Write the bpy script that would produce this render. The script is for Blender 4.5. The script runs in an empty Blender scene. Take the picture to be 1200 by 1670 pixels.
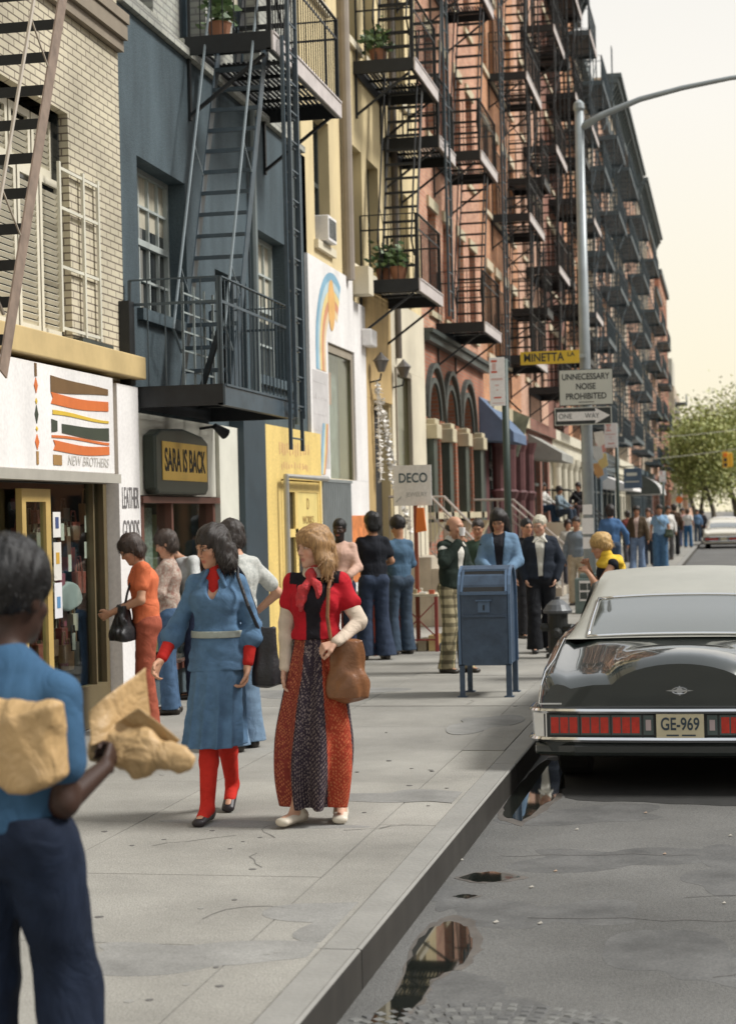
import bpy, math, random
import numpy as np
from mathutils import Vector, Matrix
rnd = random.Random(7)
S = bpy.context.scene
COL = S.collection
# ---------------------------------------------------------------- camera
FPX, CXP, CYP, CAMH = 2900.0, 600.0, 835.0, 1.72
YAW, PITCH, ROLL = math.radians(11.442), math.radians(0.171), math.radians(1.35)
_f = np.array([-math.sin(YAW)*math.cos(PITCH), math.cos(YAW)*math.cos(PITCH), math.sin(PITCH)])
_r0 = np.array([math.cos(YAW), math.sin(YAW), 0.0]); _u0 = np.cross(_r0, _f)
_r = _r0*math.cos(ROLL) - _u0*math.sin(ROLL); _u = _u0*math.cos(ROLL) + _r0*math.sin(ROLL)
CAMP = np.array([0, 0, CAMH])
cam_d = bpy.data.cameras.new('camera'); cam = bpy.data.objects.new('camera', cam_d); COL.objects.link(cam)
cam.matrix_world = Matrix(((_r[0], _u[0], -_f[0], 0), (_r[1], _u[1], -_f[1], 0), (_r[2], _u[2], -_f[2], CAMH), (0, 0, 0, 1)))
cam_d.sensor_fit = 'VERTICAL'; cam_d.sensor_height = 36; cam_d.sensor_width = 25.87; cam_d.lens = 36*FPX/1670.0
cam_d.clip_start = 0.1; cam_d.clip_end = 2000
cam_d.dof.use_dof = True; cam_d.dof.focus_distance = 11.2; cam_d.dof.aperture_fstop = 3.4
S.camera = cam
# ---------------------------------------------------------------- world, sun, exposure
SUN_EL, SUN_AZ = math.radians(48), math.radians(82)      # azimuth clockwise from +Y (down the street)
w = bpy.data.worlds.new('World'); S.world = w; w.use_nodes = True
nt = w.node_tree; nt.nodes.clear()
wo = nt.nodes.new('ShaderNodeOutputWorld'); bg = nt.nodes.new('ShaderNodeBackground')
sky = nt.nodes.new('ShaderNodeTexSky'); sky.sky_type = 'NISHITA'; sky.sun_disc = False
sky.sun_elevation = SUN_EL; sky.sun_rotation = SUN_AZ; sky.air_density = 1.0; sky.dust_density = 6.0; sky.ozone_density = 1.0
# thin cream overcast veil mixed over the blue sky
tc = nt.nodes.new('ShaderNodeTexCoord'); sx = nt.nodes.new('ShaderNodeSeparateXYZ'); ramp = nt.nodes.new('ShaderNodeValToRGB')
nt.links.new(tc.outputs['Generated'], sx.inputs[0]); nt.links.new(sx.outputs['Z'], ramp.inputs[0])
ramp.color_ramp.elements[0].position = 0.0; ramp.color_ramp.elements[0].color = (10.0, 9.1, 6.5, 1)
ramp.color_ramp.elements[1].position = 0.22; ramp.color_ramp.elements[1].color = (9.7, 9.3, 8.5, 1)
e3 = ramp.color_ramp.elements.new(0.5); e3.color = (7.7, 7.9, 8.1, 1)
mx = nt.nodes.new('ShaderNodeMixRGB'); mx.inputs[0].default_value = 0.9
nt.links.new(sky.outputs[0], mx.inputs[1]); nt.links.new(ramp.outputs[0], mx.inputs[2])
nt.links.new(mx.outputs[0], bg.inputs[0]); bg.inputs[1].default_value = 0.078; nt.links.new(bg.outputs[0], wo.inputs[0])
sl = bpy.data.lights.new('sun', 'SUN'); sl.energy = 2.9; sl.angle = math.radians(15); sl.color = (1.0, 0.975, 0.93)
sun = bpy.data.objects.new('sun', sl); COL.objects.link(sun)
_sd = Vector((math.sin(SUN_AZ)*math.cos(SUN_EL), math.cos(SUN_AZ)*math.cos(SUN_EL), math.sin(SUN_EL)))
sun.rotation_euler = _sd.to_track_quat('Z', 'Y').to_euler()
S.view_settings.view_transform = 'Standard'; S.view_settings.look = 'None'; S.view_settings.gamma = 1
S.view_settings.exposure = 0.5
S.render.engine = 'CYCLES'

# ---------------------------------------------------------------- measuring helpers (photo pixel -> world point)
def _ray(x, y): return _f + _r*(x-CXP)/FPX - _u*(y-CYP)/FPX
def onz(x, y, z=0.0): d = _ray(x, y); return CAMP + d*(z-CAMH)/d[2]
def onx(x, y, X): d = _ray(x, y); return CAMP + d*X/d[0]
def ony(x, y, Y): d = _ray(x, y); return CAMP + d*Y/d[1]

# ---------------------------------------------------------------- materials
MATS = {}
def mat(name, col, rough=0.8, metal=0.0, spec=0.5, var=0.12, vscale=3.0, bump=0.0, bscale=40.0, col2=None, coat=0.0, attr=None, streak=0.0, speck=0.0, sscale=90.0, wr=0.0, wrs=5.5):
    if name in MATS: return MATS[name]
    m = bpy.data.materials.new(name); m.use_nodes = True; n = m.node_tree; b = n.nodes['Principled BSDF']; L = n.links
    b.inputs['Roughness'].default_value = rough; b.inputs['Metallic'].default_value = metal
    b.inputs['Specular IOR Level'].default_value = spec; b.inputs['Coat Weight'].default_value = coat
    b.inputs['Base Color'].default_value = (*col, 1)
    tc = n.nodes.new('ShaderNodeTexCoord'); src = None
    if attr:
        at = n.nodes.new('ShaderNodeAttribute'); at.attribute_name = attr; src = at.outputs['Color']
    if var > 0 or col2:
        nz = n.nodes.new('ShaderNodeTexNoise'); nz.inputs['Scale'].default_value = vscale; nz.inputs['Detail'].default_value = 7; nz.inputs['Roughness'].default_value = 0.62
        if streak:
            mp = n.nodes.new('ShaderNodeMapping'); mp.inputs['Scale'].default_value = (1, 1, streak); L.new(tc.outputs['Object'], mp.inputs[0]); L.new(mp.outputs[0], nz.inputs['Vector'])
        else: L.new(tc.outputs['Object'], nz.inputs['Vector'])
        mr = n.nodes.new('ShaderNodeMapRange'); mr.inputs[1].default_value = 0.3; mr.inputs[2].default_value = 0.7; L.new(nz.outputs[0], mr.inputs[0])
        if col2:
            mix = n.nodes.new('ShaderNodeMixRGB'); L.new(mr.outputs[0], mix.inputs[0]); mix.inputs[1].default_value = (*col, 1); mix.inputs[2].default_value = (*col2, 1)
            L.new(mix.outputs[0], b.inputs['Base Color'])
        else:
            mr.inputs[3].default_value = 1-var; mr.inputs[4].default_value = 1+var
            mix = n.nodes.new('ShaderNodeMixRGB'); mix.blend_type = 'MULTIPLY'; mix.inputs[0].default_value = 1
            if src: L.new(src, mix.inputs[1])
            else: mix.inputs[1].default_value = (*col, 1)
            L.new(mr.outputs[0], mix.inputs[2]); L.new(mix.outputs[0], b.inputs['Base Color'])
    elif src: L.new(src, b.inputs['Base Color'])
    if speck > 0:
        lk = b.inputs['Base Color'].links[0].from_socket if b.inputs['Base Color'].links else None
        n3 = n.nodes.new('ShaderNodeTexNoise'); n3.inputs['Scale'].default_value = sscale; n3.inputs['Detail'].default_value = 3; L.new(tc.outputs['Object'], n3.inputs['Vector'])
        r3 = n.nodes.new('ShaderNodeMapRange'); r3.inputs[1].default_value = .35; r3.inputs[2].default_value = .65; r3.inputs[3].default_value = 1-speck; r3.inputs[4].default_value = 1+speck; L.new(n3.outputs[0], r3.inputs[0])
        x3 = n.nodes.new('ShaderNodeMixRGB'); x3.blend_type = 'MULTIPLY'; x3.inputs[0].default_value = 1; L.new(lk, x3.inputs[1]); L.new(r3.outputs[0], x3.inputs[2]); L.new(x3.outputs[0], b.inputs['Base Color'])
    if bump > 0:
        n2 = n.nodes.new('ShaderNodeTexNoise'); n2.inputs['Scale'].default_value = bscale; n2.inputs['Detail'].default_value = 4; L.new(tc.outputs['Object'], n2.inputs['Vector'])
        bp = n.nodes.new('ShaderNodeBump'); bp.inputs['Strength'].default_value = bump; bp.inputs['Distance'].default_value = 0.02
        L.new(n2.outputs[0], bp.inputs['Height']); L.new(bp.outputs[0], b.inputs['Normal'])
        if wr > 0:
            mp2 = n.nodes.new('ShaderNodeMapping'); mp2.inputs['Scale'].default_value = (1, 1, .8); mp2.inputs['Rotation'].default_value = (.4, .5, 0); L.new(tc.outputs['Object'], mp2.inputs[0])
            n4 = n.nodes.new('ShaderNodeTexNoise'); n4.inputs['Scale'].default_value = wrs; n4.inputs['Detail'].default_value = 3; n4.inputs['Distortion'].default_value = 1.2; L.new(mp2.outputs[0], n4.inputs['Vector'])
            ab = n.nodes.new('ShaderNodeMath'); ab.operation = 'SUBTRACT'; ab.inputs[1].default_value = .5; L.new(n4.outputs[0], ab.inputs[0]); a2 = n.nodes.new('ShaderNodeMath'); a2.operation = 'ABSOLUTE'; L.new(ab.outputs[0], a2.inputs[0])
            b2 = n.nodes.new('ShaderNodeBump'); b2.inputs['Strength'].default_value = wr; b2.inputs['Distance'].default_value = .06; L.new(a2.outputs[0], b2.inputs['Height']); L.new(bp.outputs[0], b2.inputs['Normal']); L.new(b2.outputs[0], b.inputs['Normal'])
    MATS[name] = m; return m
def brick(name, c1, c2, mortar, bw=0.21, bh=0.072, ms=0.012, rough=0.85, bump=0.5, var=0.2):
    if name in MATS: return MATS[name]
    m = bpy.data.materials.new(name); m.use_nodes = True; n = m.node_tree; b = n.nodes['Principled BSDF']; L = n.links
    b.inputs['Roughness'].default_value = rough; b.inputs['Specular IOR Level'].default_value = 0.3
    g = n.nodes.new('ShaderNodeNewGeometry'); s = n.nodes.new('ShaderNodeSeparateXYZ'); L.new(g.outputs['Position'], s.inputs[0])
    ad = n.nodes.new('ShaderNodeMath'); ad.operation = 'ADD'; L.new(s.outputs['X'], ad.inputs[0]); L.new(s.outputs['Y'], ad.inputs[1])
    c = n.nodes.new('ShaderNodeCombineXYZ'); L.new(ad.outputs[0], c.inputs['X']); L.new(s.outputs['Z'], c.inputs['Y'])
    t = n.nodes.new('ShaderNodeTexBrick'); t.inputs['Scale'].default_value = 1; t.inputs['Brick Width'].default_value = bw; t.inputs['Row Height'].default_value = bh
    t.inputs['Mortar Size'].default_value = ms; t.inputs['Mortar Smooth'].default_value = 0.3; t.inputs['Color1'].default_value = (*c1, 1); t.inputs['Color2'].default_value = (*c2, 1); t.inputs['Mortar'].default_value = (*mortar, 1)
    L.new(c.outputs[0], t.inputs['Vector'])
    nz = n.nodes.new('ShaderNodeTexNoise'); nz.inputs['Scale'].default_value = 1.3; nz.inputs['Detail'].default_value = 8; L.new(g.outputs['Position'], nz.inputs['Vector'])
    mr = n.nodes.new('ShaderNodeMapRange'); mr.inputs[1].default_value = .3; mr.inputs[2].default_value = .7; mr.inputs[3].default_value = 1-var; mr.inputs[4].default_value = 1+var; L.new(nz.outputs[0], mr.inputs[0])
    mix = n.nodes.new('ShaderNodeMixRGB'); mix.blend_type = 'MULTIPLY'; mix.inputs[0].default_value = 1; L.new(t.outputs['Color'], mix.inputs[1]); L.new(mr.outputs[0], mix.inputs[2]); L.new(mix.outputs[0], b.inputs['Base Color'])
    bp = n.nodes.new('ShaderNodeBump'); bp.inputs['Strength'].default_value = bump; bp.inputs['Distance'].default_value = 0.012; bp.invert = True
    L.new(t.outputs['Fac'], bp.inputs['Height']); L.new(bp.outputs[0], b.inputs['Normal'])
    MATS[name] = m; return m
def glass(name, tint=(0.9, 0.95, 0.95), alpha=0.25):
    if name in MATS: return MATS[name]
    m = bpy.data.materials.new(name); m.use_nodes = True; n = m.node_tree; n.nodes.clear(); L = n.links
    o = n.nodes.new('ShaderNodeOutputMaterial'); tr = n.nodes.new('ShaderNodeBsdfTransparent'); tr.inputs[0].default_value = (*tint, 1)
    gl = n.nodes.new('ShaderNodeBsdfGlossy'); gl.inputs['Roughness'].default_value = 0.03; fr = n.nodes.new('ShaderNodeLayerWeight'); pw = n.nodes.new('ShaderNodeMath'); pw.operation = 'POWER'; pw.inputs[1].default_value = 4.5; L.new(fr.outputs['Facing'], pw.inputs[0])
    ad = n.nodes.new('ShaderNodeMath'); ad.operation = 'MULTIPLY_ADD'; ad.inputs[1].default_value = .6; ad.inputs[2].default_value = .03; L.new(pw.outputs[0], ad.inputs[0])
    mx = n.nodes.new('ShaderNodeMixShader'); L.new(ad.outputs[0], mx.inputs[0]); L.new(tr.outputs[0], mx.inputs[1]); L.new(gl.outputs[0], mx.inputs[2]); L.new(mx.outputs[0], o.inputs[0])
    MATS[name] = m; return m

# ---------------------------------------------------------------- object helpers
BASE = {}
def thing(name, label, cat, loc=(0, 0, 0), rz=0.0, group=None, scale=1.0):
    o = bpy.data.objects.new(name, None); COL.objects.link(o); o.empty_display_size = 0.2
    o.location = loc; o.rotation_euler = (0, 0, rz); o.scale = (scale,)*3
    o['label'] = label; o['category'] = cat
    if group: o['group'] = group
    BASE[o.name] = np.array(loc, float) if (rz == 0 and scale == 1.0) else None
    return o
def mk(name, me, parent=None, mats=None):
    o = bpy.data.objects.new(name, me); COL.objects.link(o)
    if mats is not None:
        for m in (mats if isinstance(mats, (list, tuple)) else [mats]): me.materials.append(m)
    if parent is not None: o.parent = parent; BASE[o.name] = np.zeros(3)
    return o
def tag(o, label=None, cat=None, group=None, kind=None):
    if label: o['label'] = label
    if cat: o['category'] = cat
    if group: o['group'] = group
    if kind: o['kind'] = kind
    return o
def root_off(parent):
    off = np.zeros(3); p = parent
    while p is not None:
        b = BASE.get(p.name)
        if b is None: return None
        off = off + b; p = p.parent
    return off
class MB:
    def __init__(s): s.v = []; s.f = []; s.m = []
    def add(s, vs, fs, m=0):
        n = len(s.v); s.v.extend([tuple(map(float, v)) for v in vs]); s.f.extend([tuple(i+n for i in f) for f in fs]); s.m.extend([m]*len(fs)); return s
    def box(s, x0, x1, y0, y1, z0, z1, m=0):
        if x0 > x1: x0, x1 = x1, x0
        if y0 > y1: y0, y1 = y1, y0
        if z0 > z1: z0, z1 = z1, z0
        return s.add([(x0, y0, z0), (x1, y0, z0), (x1, y1, z0), (x0, y1, z0), (x0, y0, z1), (x1, y0, z1), (x1, y1, z1), (x0, y1, z1)],
                     [(0, 3, 2, 1), (4, 5, 6, 7), (0, 1, 5, 4), (1, 2, 6, 5), (2, 3, 7, 6), (3, 0, 4, 7)], m)
    def bar(s, a, b, w, h=None, m=0, up=(0, 0, 1)):
        a = Vector(a); b = Vector(b); h = w if h is None else h; d = (b-a)
        if d.length < 1e-6: return s
        d.normalize(); u = Vector(up)
        if abs(d.dot(u)) > 0.98: u = Vector((1, 0, 0))
        r = d.cross(u).normalized(); u = r.cross(d)
        vs = []
        for p in (a, b):
            for i, j in ((-1, -1), (1, -1), (1, 1), (-1, 1)): vs.append(p + r*i*w/2 + u*j*h/2)
        return s.add(vs, [(0, 1, 2, 3), (7, 6, 5, 4), (0, 4, 5, 1), (1, 5, 6, 2), (2, 6, 7, 3), (3, 7, 4, 0)], m)
    def tube(s, pts, r, n=8, m=0, cap=True):
        pts = [Vector(p) for p in pts]; k = len(pts); rs = r if isinstance(r, (list, tuple)) else [r]*k
        up = Vector((0, 0, 1)); vs = []; ref = None
        for i, p in enumerate(pts):
            d = (pts[min(i+1, k-1)]-pts[max(i-1, 0)]).normalized()
            if ref is None:
                ref = Vector((1, 0, 0)) if abs(d.x) < 0.9 else Vector((0, 1, 0))
            a = (ref - d*ref.dot(d)).normalized(); ref = a; b = d.cross(a)
            for j in range(n):
                t = 2*math.pi*j/n; vs.append(p + (a*math.cos(t)+b*math.sin(t))*rs[i])
        fs = [(i*n+j, i*n+(j+1) % n, (i+1)*n+(j+1) % n, (i+1)*n+j) for i in range(k-1) for j in range(n)]
        if cap: fs.append(tuple(range(n-1, -1, -1))); fs.append(tuple(range((k-1)*n, k*n)))
        return s.add(vs, fs, m)
    def lathe(s, prof, c, n=24, m=0):
        vs = []; k = len(prof)
        for r, z in prof:
            for j in range(n):
                t = 2*math.pi*j/n; vs.append((c[0]+r*math.cos(t), c[1]+r*math.sin(t), c[2]+z))
        fs = [(i*n+j, i*n+(j+1) % n, (i+1)*n+(j+1) % n, (i+1)*n+j) for i in range(k-1) for j in range(n)]
        fs.append(tuple(range(n-1, -1, -1))); fs.append(tuple(range((k-1)*n, k*n)))
        return s.add(vs, fs, m)
    def prism(s, poly, axis, a, b, m=0):
        # poly: 2-d points; axis 'x': (y,z) extruded a..b in x ; 'y': (x,z) ; 'z': (x,y)
        def P(p, t): return (t, p[0], p[1]) if axis == 'x' else ((p[0], t, p[1]) if axis == 'y' else (p[0], p[1], t))
        n = len(poly); vs = [P(p, a) for p in poly]+[P(p, b) for p in poly]
        fs = [tuple(range(n))[::-1], tuple(range(n, 2*n))]+[(i, (i+1) % n, n+(i+1) % n, n+i) for i in range(n)]
        return s.add(vs, fs, m)
    def build(s, name, mats, parent=None, smooth=False, bevel=0.0, loc=None, fixn=True):
        off = np.zeros(3)
        if parent is not None:
            o_ = root_off(parent); off = o_ if o_ is not None else off
        elif loc is not None: off = np.array(loc, float)
        me = bpy.data.meshes.new(name); v = np.array(s.v, float).reshape(-1, 3)-off
        me.from_pydata(v.tolist(), [], s.f); me.polygons.foreach_set('material_index', s.m)
        if smooth: me.polygons.foreach_set('use_smooth', [True]*len(me.polygons))
        if fixn:
            import bmesh
            bm = bmesh.new(); bm.from_mesh(me); bmesh.ops.recalc_face_normals(bm, faces=bm.faces); bm.to_mesh(me); bm.free()
        me.update()
        o = mk(name, me, parent, mats)
        if parent is None and loc is not None: o.location = loc
        if bevel > 0:
            bv = o.modifiers.new('bevel', 'BEVEL'); bv.width = bevel; bv.segments = 2; bv.limit_method = 'ANGLE'
        return o
def smooth_by_angle(o, ang=35):
    me = o.data
    me.polygons.foreach_set('use_smooth', [True]*len(me.polygons))
    try: me.set_sharp_from_angle(angle=math.radians(ang))
    except Exception: pass
FONT = bpy.data.fonts.load('<builtin>') if '<builtin>' in [f.filepath for f in bpy.data.fonts] else None
def text(name, s, size, loc, face, mtl, parent, sx=1.0, ext=0.0015, bold=0.0, align='CENTER', rot=0.0, shear=0.0, width=None):
    """lettering as a mesh; face 'cam' faces -Y, 'street' faces +X"""
    cu = bpy.data.curves.new('t', 'FONT'); cu.body = s; cu.size = size; cu.extrude = ext; cu.offset = bold; cu.align_x = align; cu.align_y = 'CENTER'; cu.shear = shear
    to = bpy.data.objects.new('t', cu); COL.objects.link(to)
    dg = bpy.context.evaluated_depsgraph_get(); me = bpy.data.meshes.new_from_object(to.evaluated_get(dg))
    bpy.data.objects.remove(to); bpy.data.curves.remove(cu)
    n = len(me.vertices); co = np.empty(n*3); me.vertices.foreach_get('co', co); co = co.reshape(-1, 3)
    if width and n: 
        w_ = co[:, 0].max()-co[:, 0].min(); sx = width/max(w_, 1e-6)
        if align == 'CENTER': co[:, 0] -= (co[:, 0].max()+co[:, 0].min())/2
    co[:, 0] *= sx
    if rot: c_, s_ = math.cos(rot), math.sin(rot); x = co[:, 0].copy(); co[:, 0] = x*c_-co[:, 1]*s_; co[:, 1] = x*s_+co[:, 1]*c_
    out = np.empty_like(co)
    if face == 'cam': out[:, 0] = co[:, 0]; out[:, 1] = -co[:, 2]; out[:, 2] = co[:, 1]
    elif face == 'street': out[:, 0] = co[:, 2]; out[:, 1] = co[:, 0]; out[:, 2] = co[:, 1]
    off = root_off(parent) if parent is not None else np.zeros(3)
    if off is None: off = np.zeros(3)
    out += np.array(loc, float)-off
    me.vertices.foreach_set('co', out.ravel()); me.update()
    me.materials.clear(); me.name = name
    return mk(name, me, parent, mtl)
def copy_tree(o, parent=None):
    c = o.copy(); COL.objects.link(c)
    if parent is not None: c.parent = parent
    for ch in list(o.children): copy_tree(ch, c)
    return c
# ================================================================ SETTING: ground, road, kerb, pavement
XF = -5.28; XO = -4.35; KX = -1.47
m_asph = mat('asphalt', (0.125, 0.124, 0.118), rough=0.75, spec=0.35, var=0.3, vscale=.7, bump=0.4, bscale=130, speck=.2, sscale=80)
m_flag = [mat('flag%d' % i, c, rough=0.85, spec=0.25, var=0.26, vscale=.8, bump=0.35, bscale=110, speck=.16, sscale=110) for i, c in enumerate([(0.272, 0.263, 0.238), (0.252, 0.244, 0.222), (0.29, 0.28, 0.252)])]
m_joint = mat('joint', (0.12, 0.115, 0.105), rough=0.95)
m_kerb = mat('kerb_top', (0.245, 0.24, 0.222), rough=0.75, var=0.12, bump=0.2)
m_steel = mat('kerb_steel', (0.034, 0.031, 0.026), rough=0.55, metal=0.1, spec=0.6, var=0.3, vscale=5, streak=0.2)
b = MB(); b.box(-700, 700, -60, 1400, -1.2, -0.19); tag(b.build('ground', mat('earth', (0.16, 0.15, 0.13))), kind='structure')
b = MB(); b.box(KX, 8.6, -30, 700, -0.3, -0.16); tag(b.build('road', m_asph), kind='structure')
b = MB()
b.box(-12, -1.63, -30, 420, -0.3, -0.012, 3)
ys = [6.93-1.47*k for k in range(22, 0, -1)]+[6.93, 8.3, 9.76, 11.3, 12.88]; 
while ys[-1] < 200: ys.append(ys[-1]+1.5)
xs = [-5.9, -4.85, -3.35, -1.95, -1.633]
g = 0.0035
for i in range(len(ys)-1):
    for j in range(len(xs)-1):
        dz = rnd.uniform(-0.0025, 0.0025)
        b.box(xs[j]+g, xs[j+1]-g, ys[i]+g*rnd.uniform(.6, 1.3), ys[i+1]-g*rnd.uniform(.6, 1.3), -0.011, dz, rnd.choice([0, 0, 1, 2]))
tag(b.build('pavement', m_flag+[m_joint]), kind='structure')
b = MB(); ky = [-30, -4, 1.63, 6.93, 12.2, 17.5]
while ky[-1] < 400: ky.append(ky[-1]+5.3)
for i in range(len(ky)-1):
    b.box(-1.63, KX-0.012, ky[i]+.004, ky[i+1]-.004, -0.3, 0.0, 0)
    b.box(KX-0.012, KX, ky[i]+.006, ky[i+1]-.006, -0.3, -0.004, 1)
    b.tube([(KX-0.016, ky[i]+.006, -0.011), (KX-0.016, ky[i+1]-.006, -0.011)], 0.0155, 8, 0)
tag(b.build('kerb', [m_kerb, m_steel]), kind='structure')
b = MB(); b.box(8.6, 13.5, -30, 700, -0.3, 0.0); tag(b.build('far_pavement', m_flag[1]), kind='structure')
def blob(cx, cy, rx, ry, n=40, seed=1, amp=.25):
    r_ = random.Random(seed); ph = [r_.uniform(0, 6.28) for _ in range(5)]; o = []
    for i in range(n):
        t = 2*math.pi*i/n; k = 1+sum(amp/(q+1)*math.sin((q+2)*t+ph[q]) for q in range(5))
        o.append((min(cx+rx*k*math.cos(t), 99), cy+ry*k*math.sin(t)))
    return o
def ragged_(pl, sd): r_ = random.Random(sd); return [(x+r_.uniform(-.003, .003), y+r_.uniform(-.005, .005)) for x, y in pl]
# cracks and dark stains worn into the slabs, plus painted shade at the women's feet
B = MB(); rc = random.Random(12)
for (px, py, n) in ((150, 1222, 5), (480, 1340, 6), (560, 1355, 5), (250, 1380, 5), (420, 1392, 4), (760, 1150, 4), (330, 1500, 5)):
    p = onz(px, py, 0); a = rc.uniform(0, 6.28); x, y = p[0], p[1]; w_ = .004
    for k in range(n):
        nx, ny = x+.10*math.cos(a), y+.10*math.sin(a); u = Vector((-math.sin(a), math.cos(a)))*w_*rc.uniform(.4, 1.2)
        B.add([(x-u.x, y-u.y, .0035), (nx-u.x, ny-u.y, .0035), (nx+u.x, ny+u.y, .0035), (x+u.x, y+u.y, .0035)], [(0, 1, 2, 3)]); x, y = nx, ny; a += rc.uniform(-.7, .7)
tag(B.build('pavement_cracks', m_joint, fixn=False), kind='structure')
m_stain_shade = mat('stain_shade', (0.22, 0.217, 0.205), rough=.85, var=.3, vscale=2, speck=.16, sscale=110)
m_gum = mat('gum', (0.11, 0.105, 0.10), rough=.8)
for k in range(60):
    B = MB(); px, py = rc.uniform(150, 850), rc.uniform(1120, 1650); p = onz(px, py, 0)
    if p[0] > -1.7: continue
    r_ = rc.uniform(.008, .02); B.prism([(p[0]+r_*math.cos(t)*rc.uniform(.8, 1.2), p[1]+r_*math.sin(t)*rc.uniform(.8, 1.2)) for t in [q*math.pi/5 for q in range(10)]], 'z', .001, .0042)
    tag(B.build('gum_spot', m_gum if k % 3 else m_kerb), kind='structure')
for k, (px, py, rx, ry) in enumerate(((420, 1345, .5, .12), (700, 1300, .5, .3), (300, 1560, .5, .25), (560, 1500, .35, .3), (790, 1180, .3, .5), (500, 1130, .7, .5))):  # first blob is a wet smudge and the women's painted shadow in one
    p = onz(px, py, 0); B = MB(); B.prism([(min(x, -1.66), y) for x, y in blob(p[0], p[1], rx, ry, 50, 50+k, .3)], 'z', -.001-.0003*k, .0027+.00015*k); tag(B.build('pavement_stain_shade', m_stain_shade), kind='structure')
m_rst = mat('road_stain', (0.095, 0.095, 0.092), rough=.7, var=.35, vscale=3, speck=.2, sscale=80)
for k, (px, py, rx, ry) in enumerate(((880, 1490, .35, .35), (1010, 1400, .5, .35), (1120, 1560, .3, .5), (960, 1330, .5, .3), (780, 1640, .22, .4), (1180, 1420, .2, .5), (730, 1460, .1, .35))):
    p = onz(px, py, -.16); B = MB(); B.prism([(max(x, KX+.003), y) for x, y in ragged_(blob(p[0], p[1], rx, ry, 60, 90+k, .35), k)], 'z', -.161-.0002*k, -.1597+.00013*k); tag(B.build('road_stain', m_rst), kind='structure')
for k in range(9):     # fine tar seams
    p = onz(random.Random(k).uniform(760, 1180), random.Random(k+50).uniform(1330, 1600), -.16)
    if k > 3: continue
    B = MB(); x, y = p[0], p[1]; rc2 = random.Random(k)
    for q in range(12):
        nx, ny = x+.09, y+rc2.uniform(-.03, .05); B.add([(x, y-.004, -.1575), (nx, ny-.004, -.1575), (nx, ny+.004, -.1575), (x, y+.004, -.1575)], [(0, 1, 2, 3)]); x, y = nx, ny
    tag(B.build('road_crack', m_gum, fixn=False), kind='structure')
# damp gutter stains, puddles, and painted shade under the parked car
m_damp = mat('damp', (0.11, 0.10, 0.09), rough=0.4, spec=0.5, var=0.3, vscale=8)
m_water = mat('puddle_water', (0.012, 0.014, 0.012), rough=0.02, spec=0.9, var=0)
def pxpoly(pts, z): return [tuple(onz(x, y, z)[:2]) for x, y in pts]
def ragged(poly, amp, seed, n=4):
    r_ = random.Random(seed); o = []; m = len(poly)
    for i in range(m):
        p, q = poly[i], poly[(i+1) % m]
        for k in range(n):
            t = k/n; o.append((p[0]+(q[0]-p[0])*t+r_.uniform(-amp, amp)*(k > 0), p[1]+(q[1]-p[1])*t+r_.uniform(-amp, amp)*2*(k > 0)))
    return [(max(x, KX+.004), y) for x, y in o]
puds = [([(700, 1515), (735, 1503), (762, 1512), (770, 1540), (755, 1572), (720, 1590), (700, 1600), (690, 1625), (665, 1650), (640, 1685), (600, 1700), (590, 1680), (640, 1630), (660, 1590), (672, 1550)], .012, 3),
        ([(748, 1432), (775, 1424), (800, 1422), (830, 1426), (848, 1431), (820, 1437), (780, 1439)], .008, 5),
        ([(738, 1462), (760, 1459), (778, 1461), (760, 1466)], .006, 6),
        ([(832, 1290), (862, 1262), (890, 1240), (918, 1242), (921, 1285), (905, 1300), (875, 1322), (850, 1340), (822, 1332), (820, 1318)], .014, 8),
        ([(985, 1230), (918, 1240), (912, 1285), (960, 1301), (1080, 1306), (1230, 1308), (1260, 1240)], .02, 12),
        ([(905, 1180), (925, 1165), (950, 1140), (960, 1150), (935, 1190), (915, 1210)], .014, 9)]
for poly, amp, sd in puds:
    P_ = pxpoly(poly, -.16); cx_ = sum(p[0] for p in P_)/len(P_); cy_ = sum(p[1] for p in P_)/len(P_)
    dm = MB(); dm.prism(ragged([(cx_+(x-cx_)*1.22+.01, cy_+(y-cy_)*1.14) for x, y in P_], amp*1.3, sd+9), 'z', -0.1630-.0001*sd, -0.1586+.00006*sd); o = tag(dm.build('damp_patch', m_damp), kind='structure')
    if sd == 12: o.data.materials[0] = mat('undercar_shade', (.022, .022, .021), rough=.75, var=.3, vscale=6); o.name = 'undercar_shade'; continue  # dark patch that paints the parked car's shade onto the road
    wm = MB(); wm.prism(ragged(P_, amp, sd), 'z', -0.1625+.00007*sd, -0.1572+.00006*sd); tag(wm.build('puddle', m_water), kind='structure')
# ================================================================ building tools
m_win = mat('window_dark', (0.02, 0.024, 0.026), rough=0.07, spec=0.8, var=0.3, vscale=.8)
m_cur = mat('curtain', (0.45, 0.42, 0.33), rough=0.9, var=.25, vscale=12, streak=.1)
m_glass = glass('clear_glass')
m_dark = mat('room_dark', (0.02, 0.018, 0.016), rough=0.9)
m_iron = mat('iron_black', (0.013, 0.015, 0.017), rough=0.5, spec=0.4, var=0.3, vscale=6)
m_ironb = mat('iron_bluegrey', (0.05, 0.075, 0.095), rough=0.42, spec=0.6, var=0.25, vscale=6)
m_fascl = mat('fascia_pale', (0.52, 0.47, 0.45), rough=0.5, spec=0.5, var=0.15, vscale=6)
m_frame_w = mat('paint_cream', (0.62, 0.58, 0.46), rough=0.5, var=.1)
m_frame_d = mat('paint_dark', (0.05, 0.06, 0.055), rough=0.5, var=.2)
m_stone = mat('stone_grey', (0.33, 0.31, 0.27), rough=0.85, var=.2, bump=.2)
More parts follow.
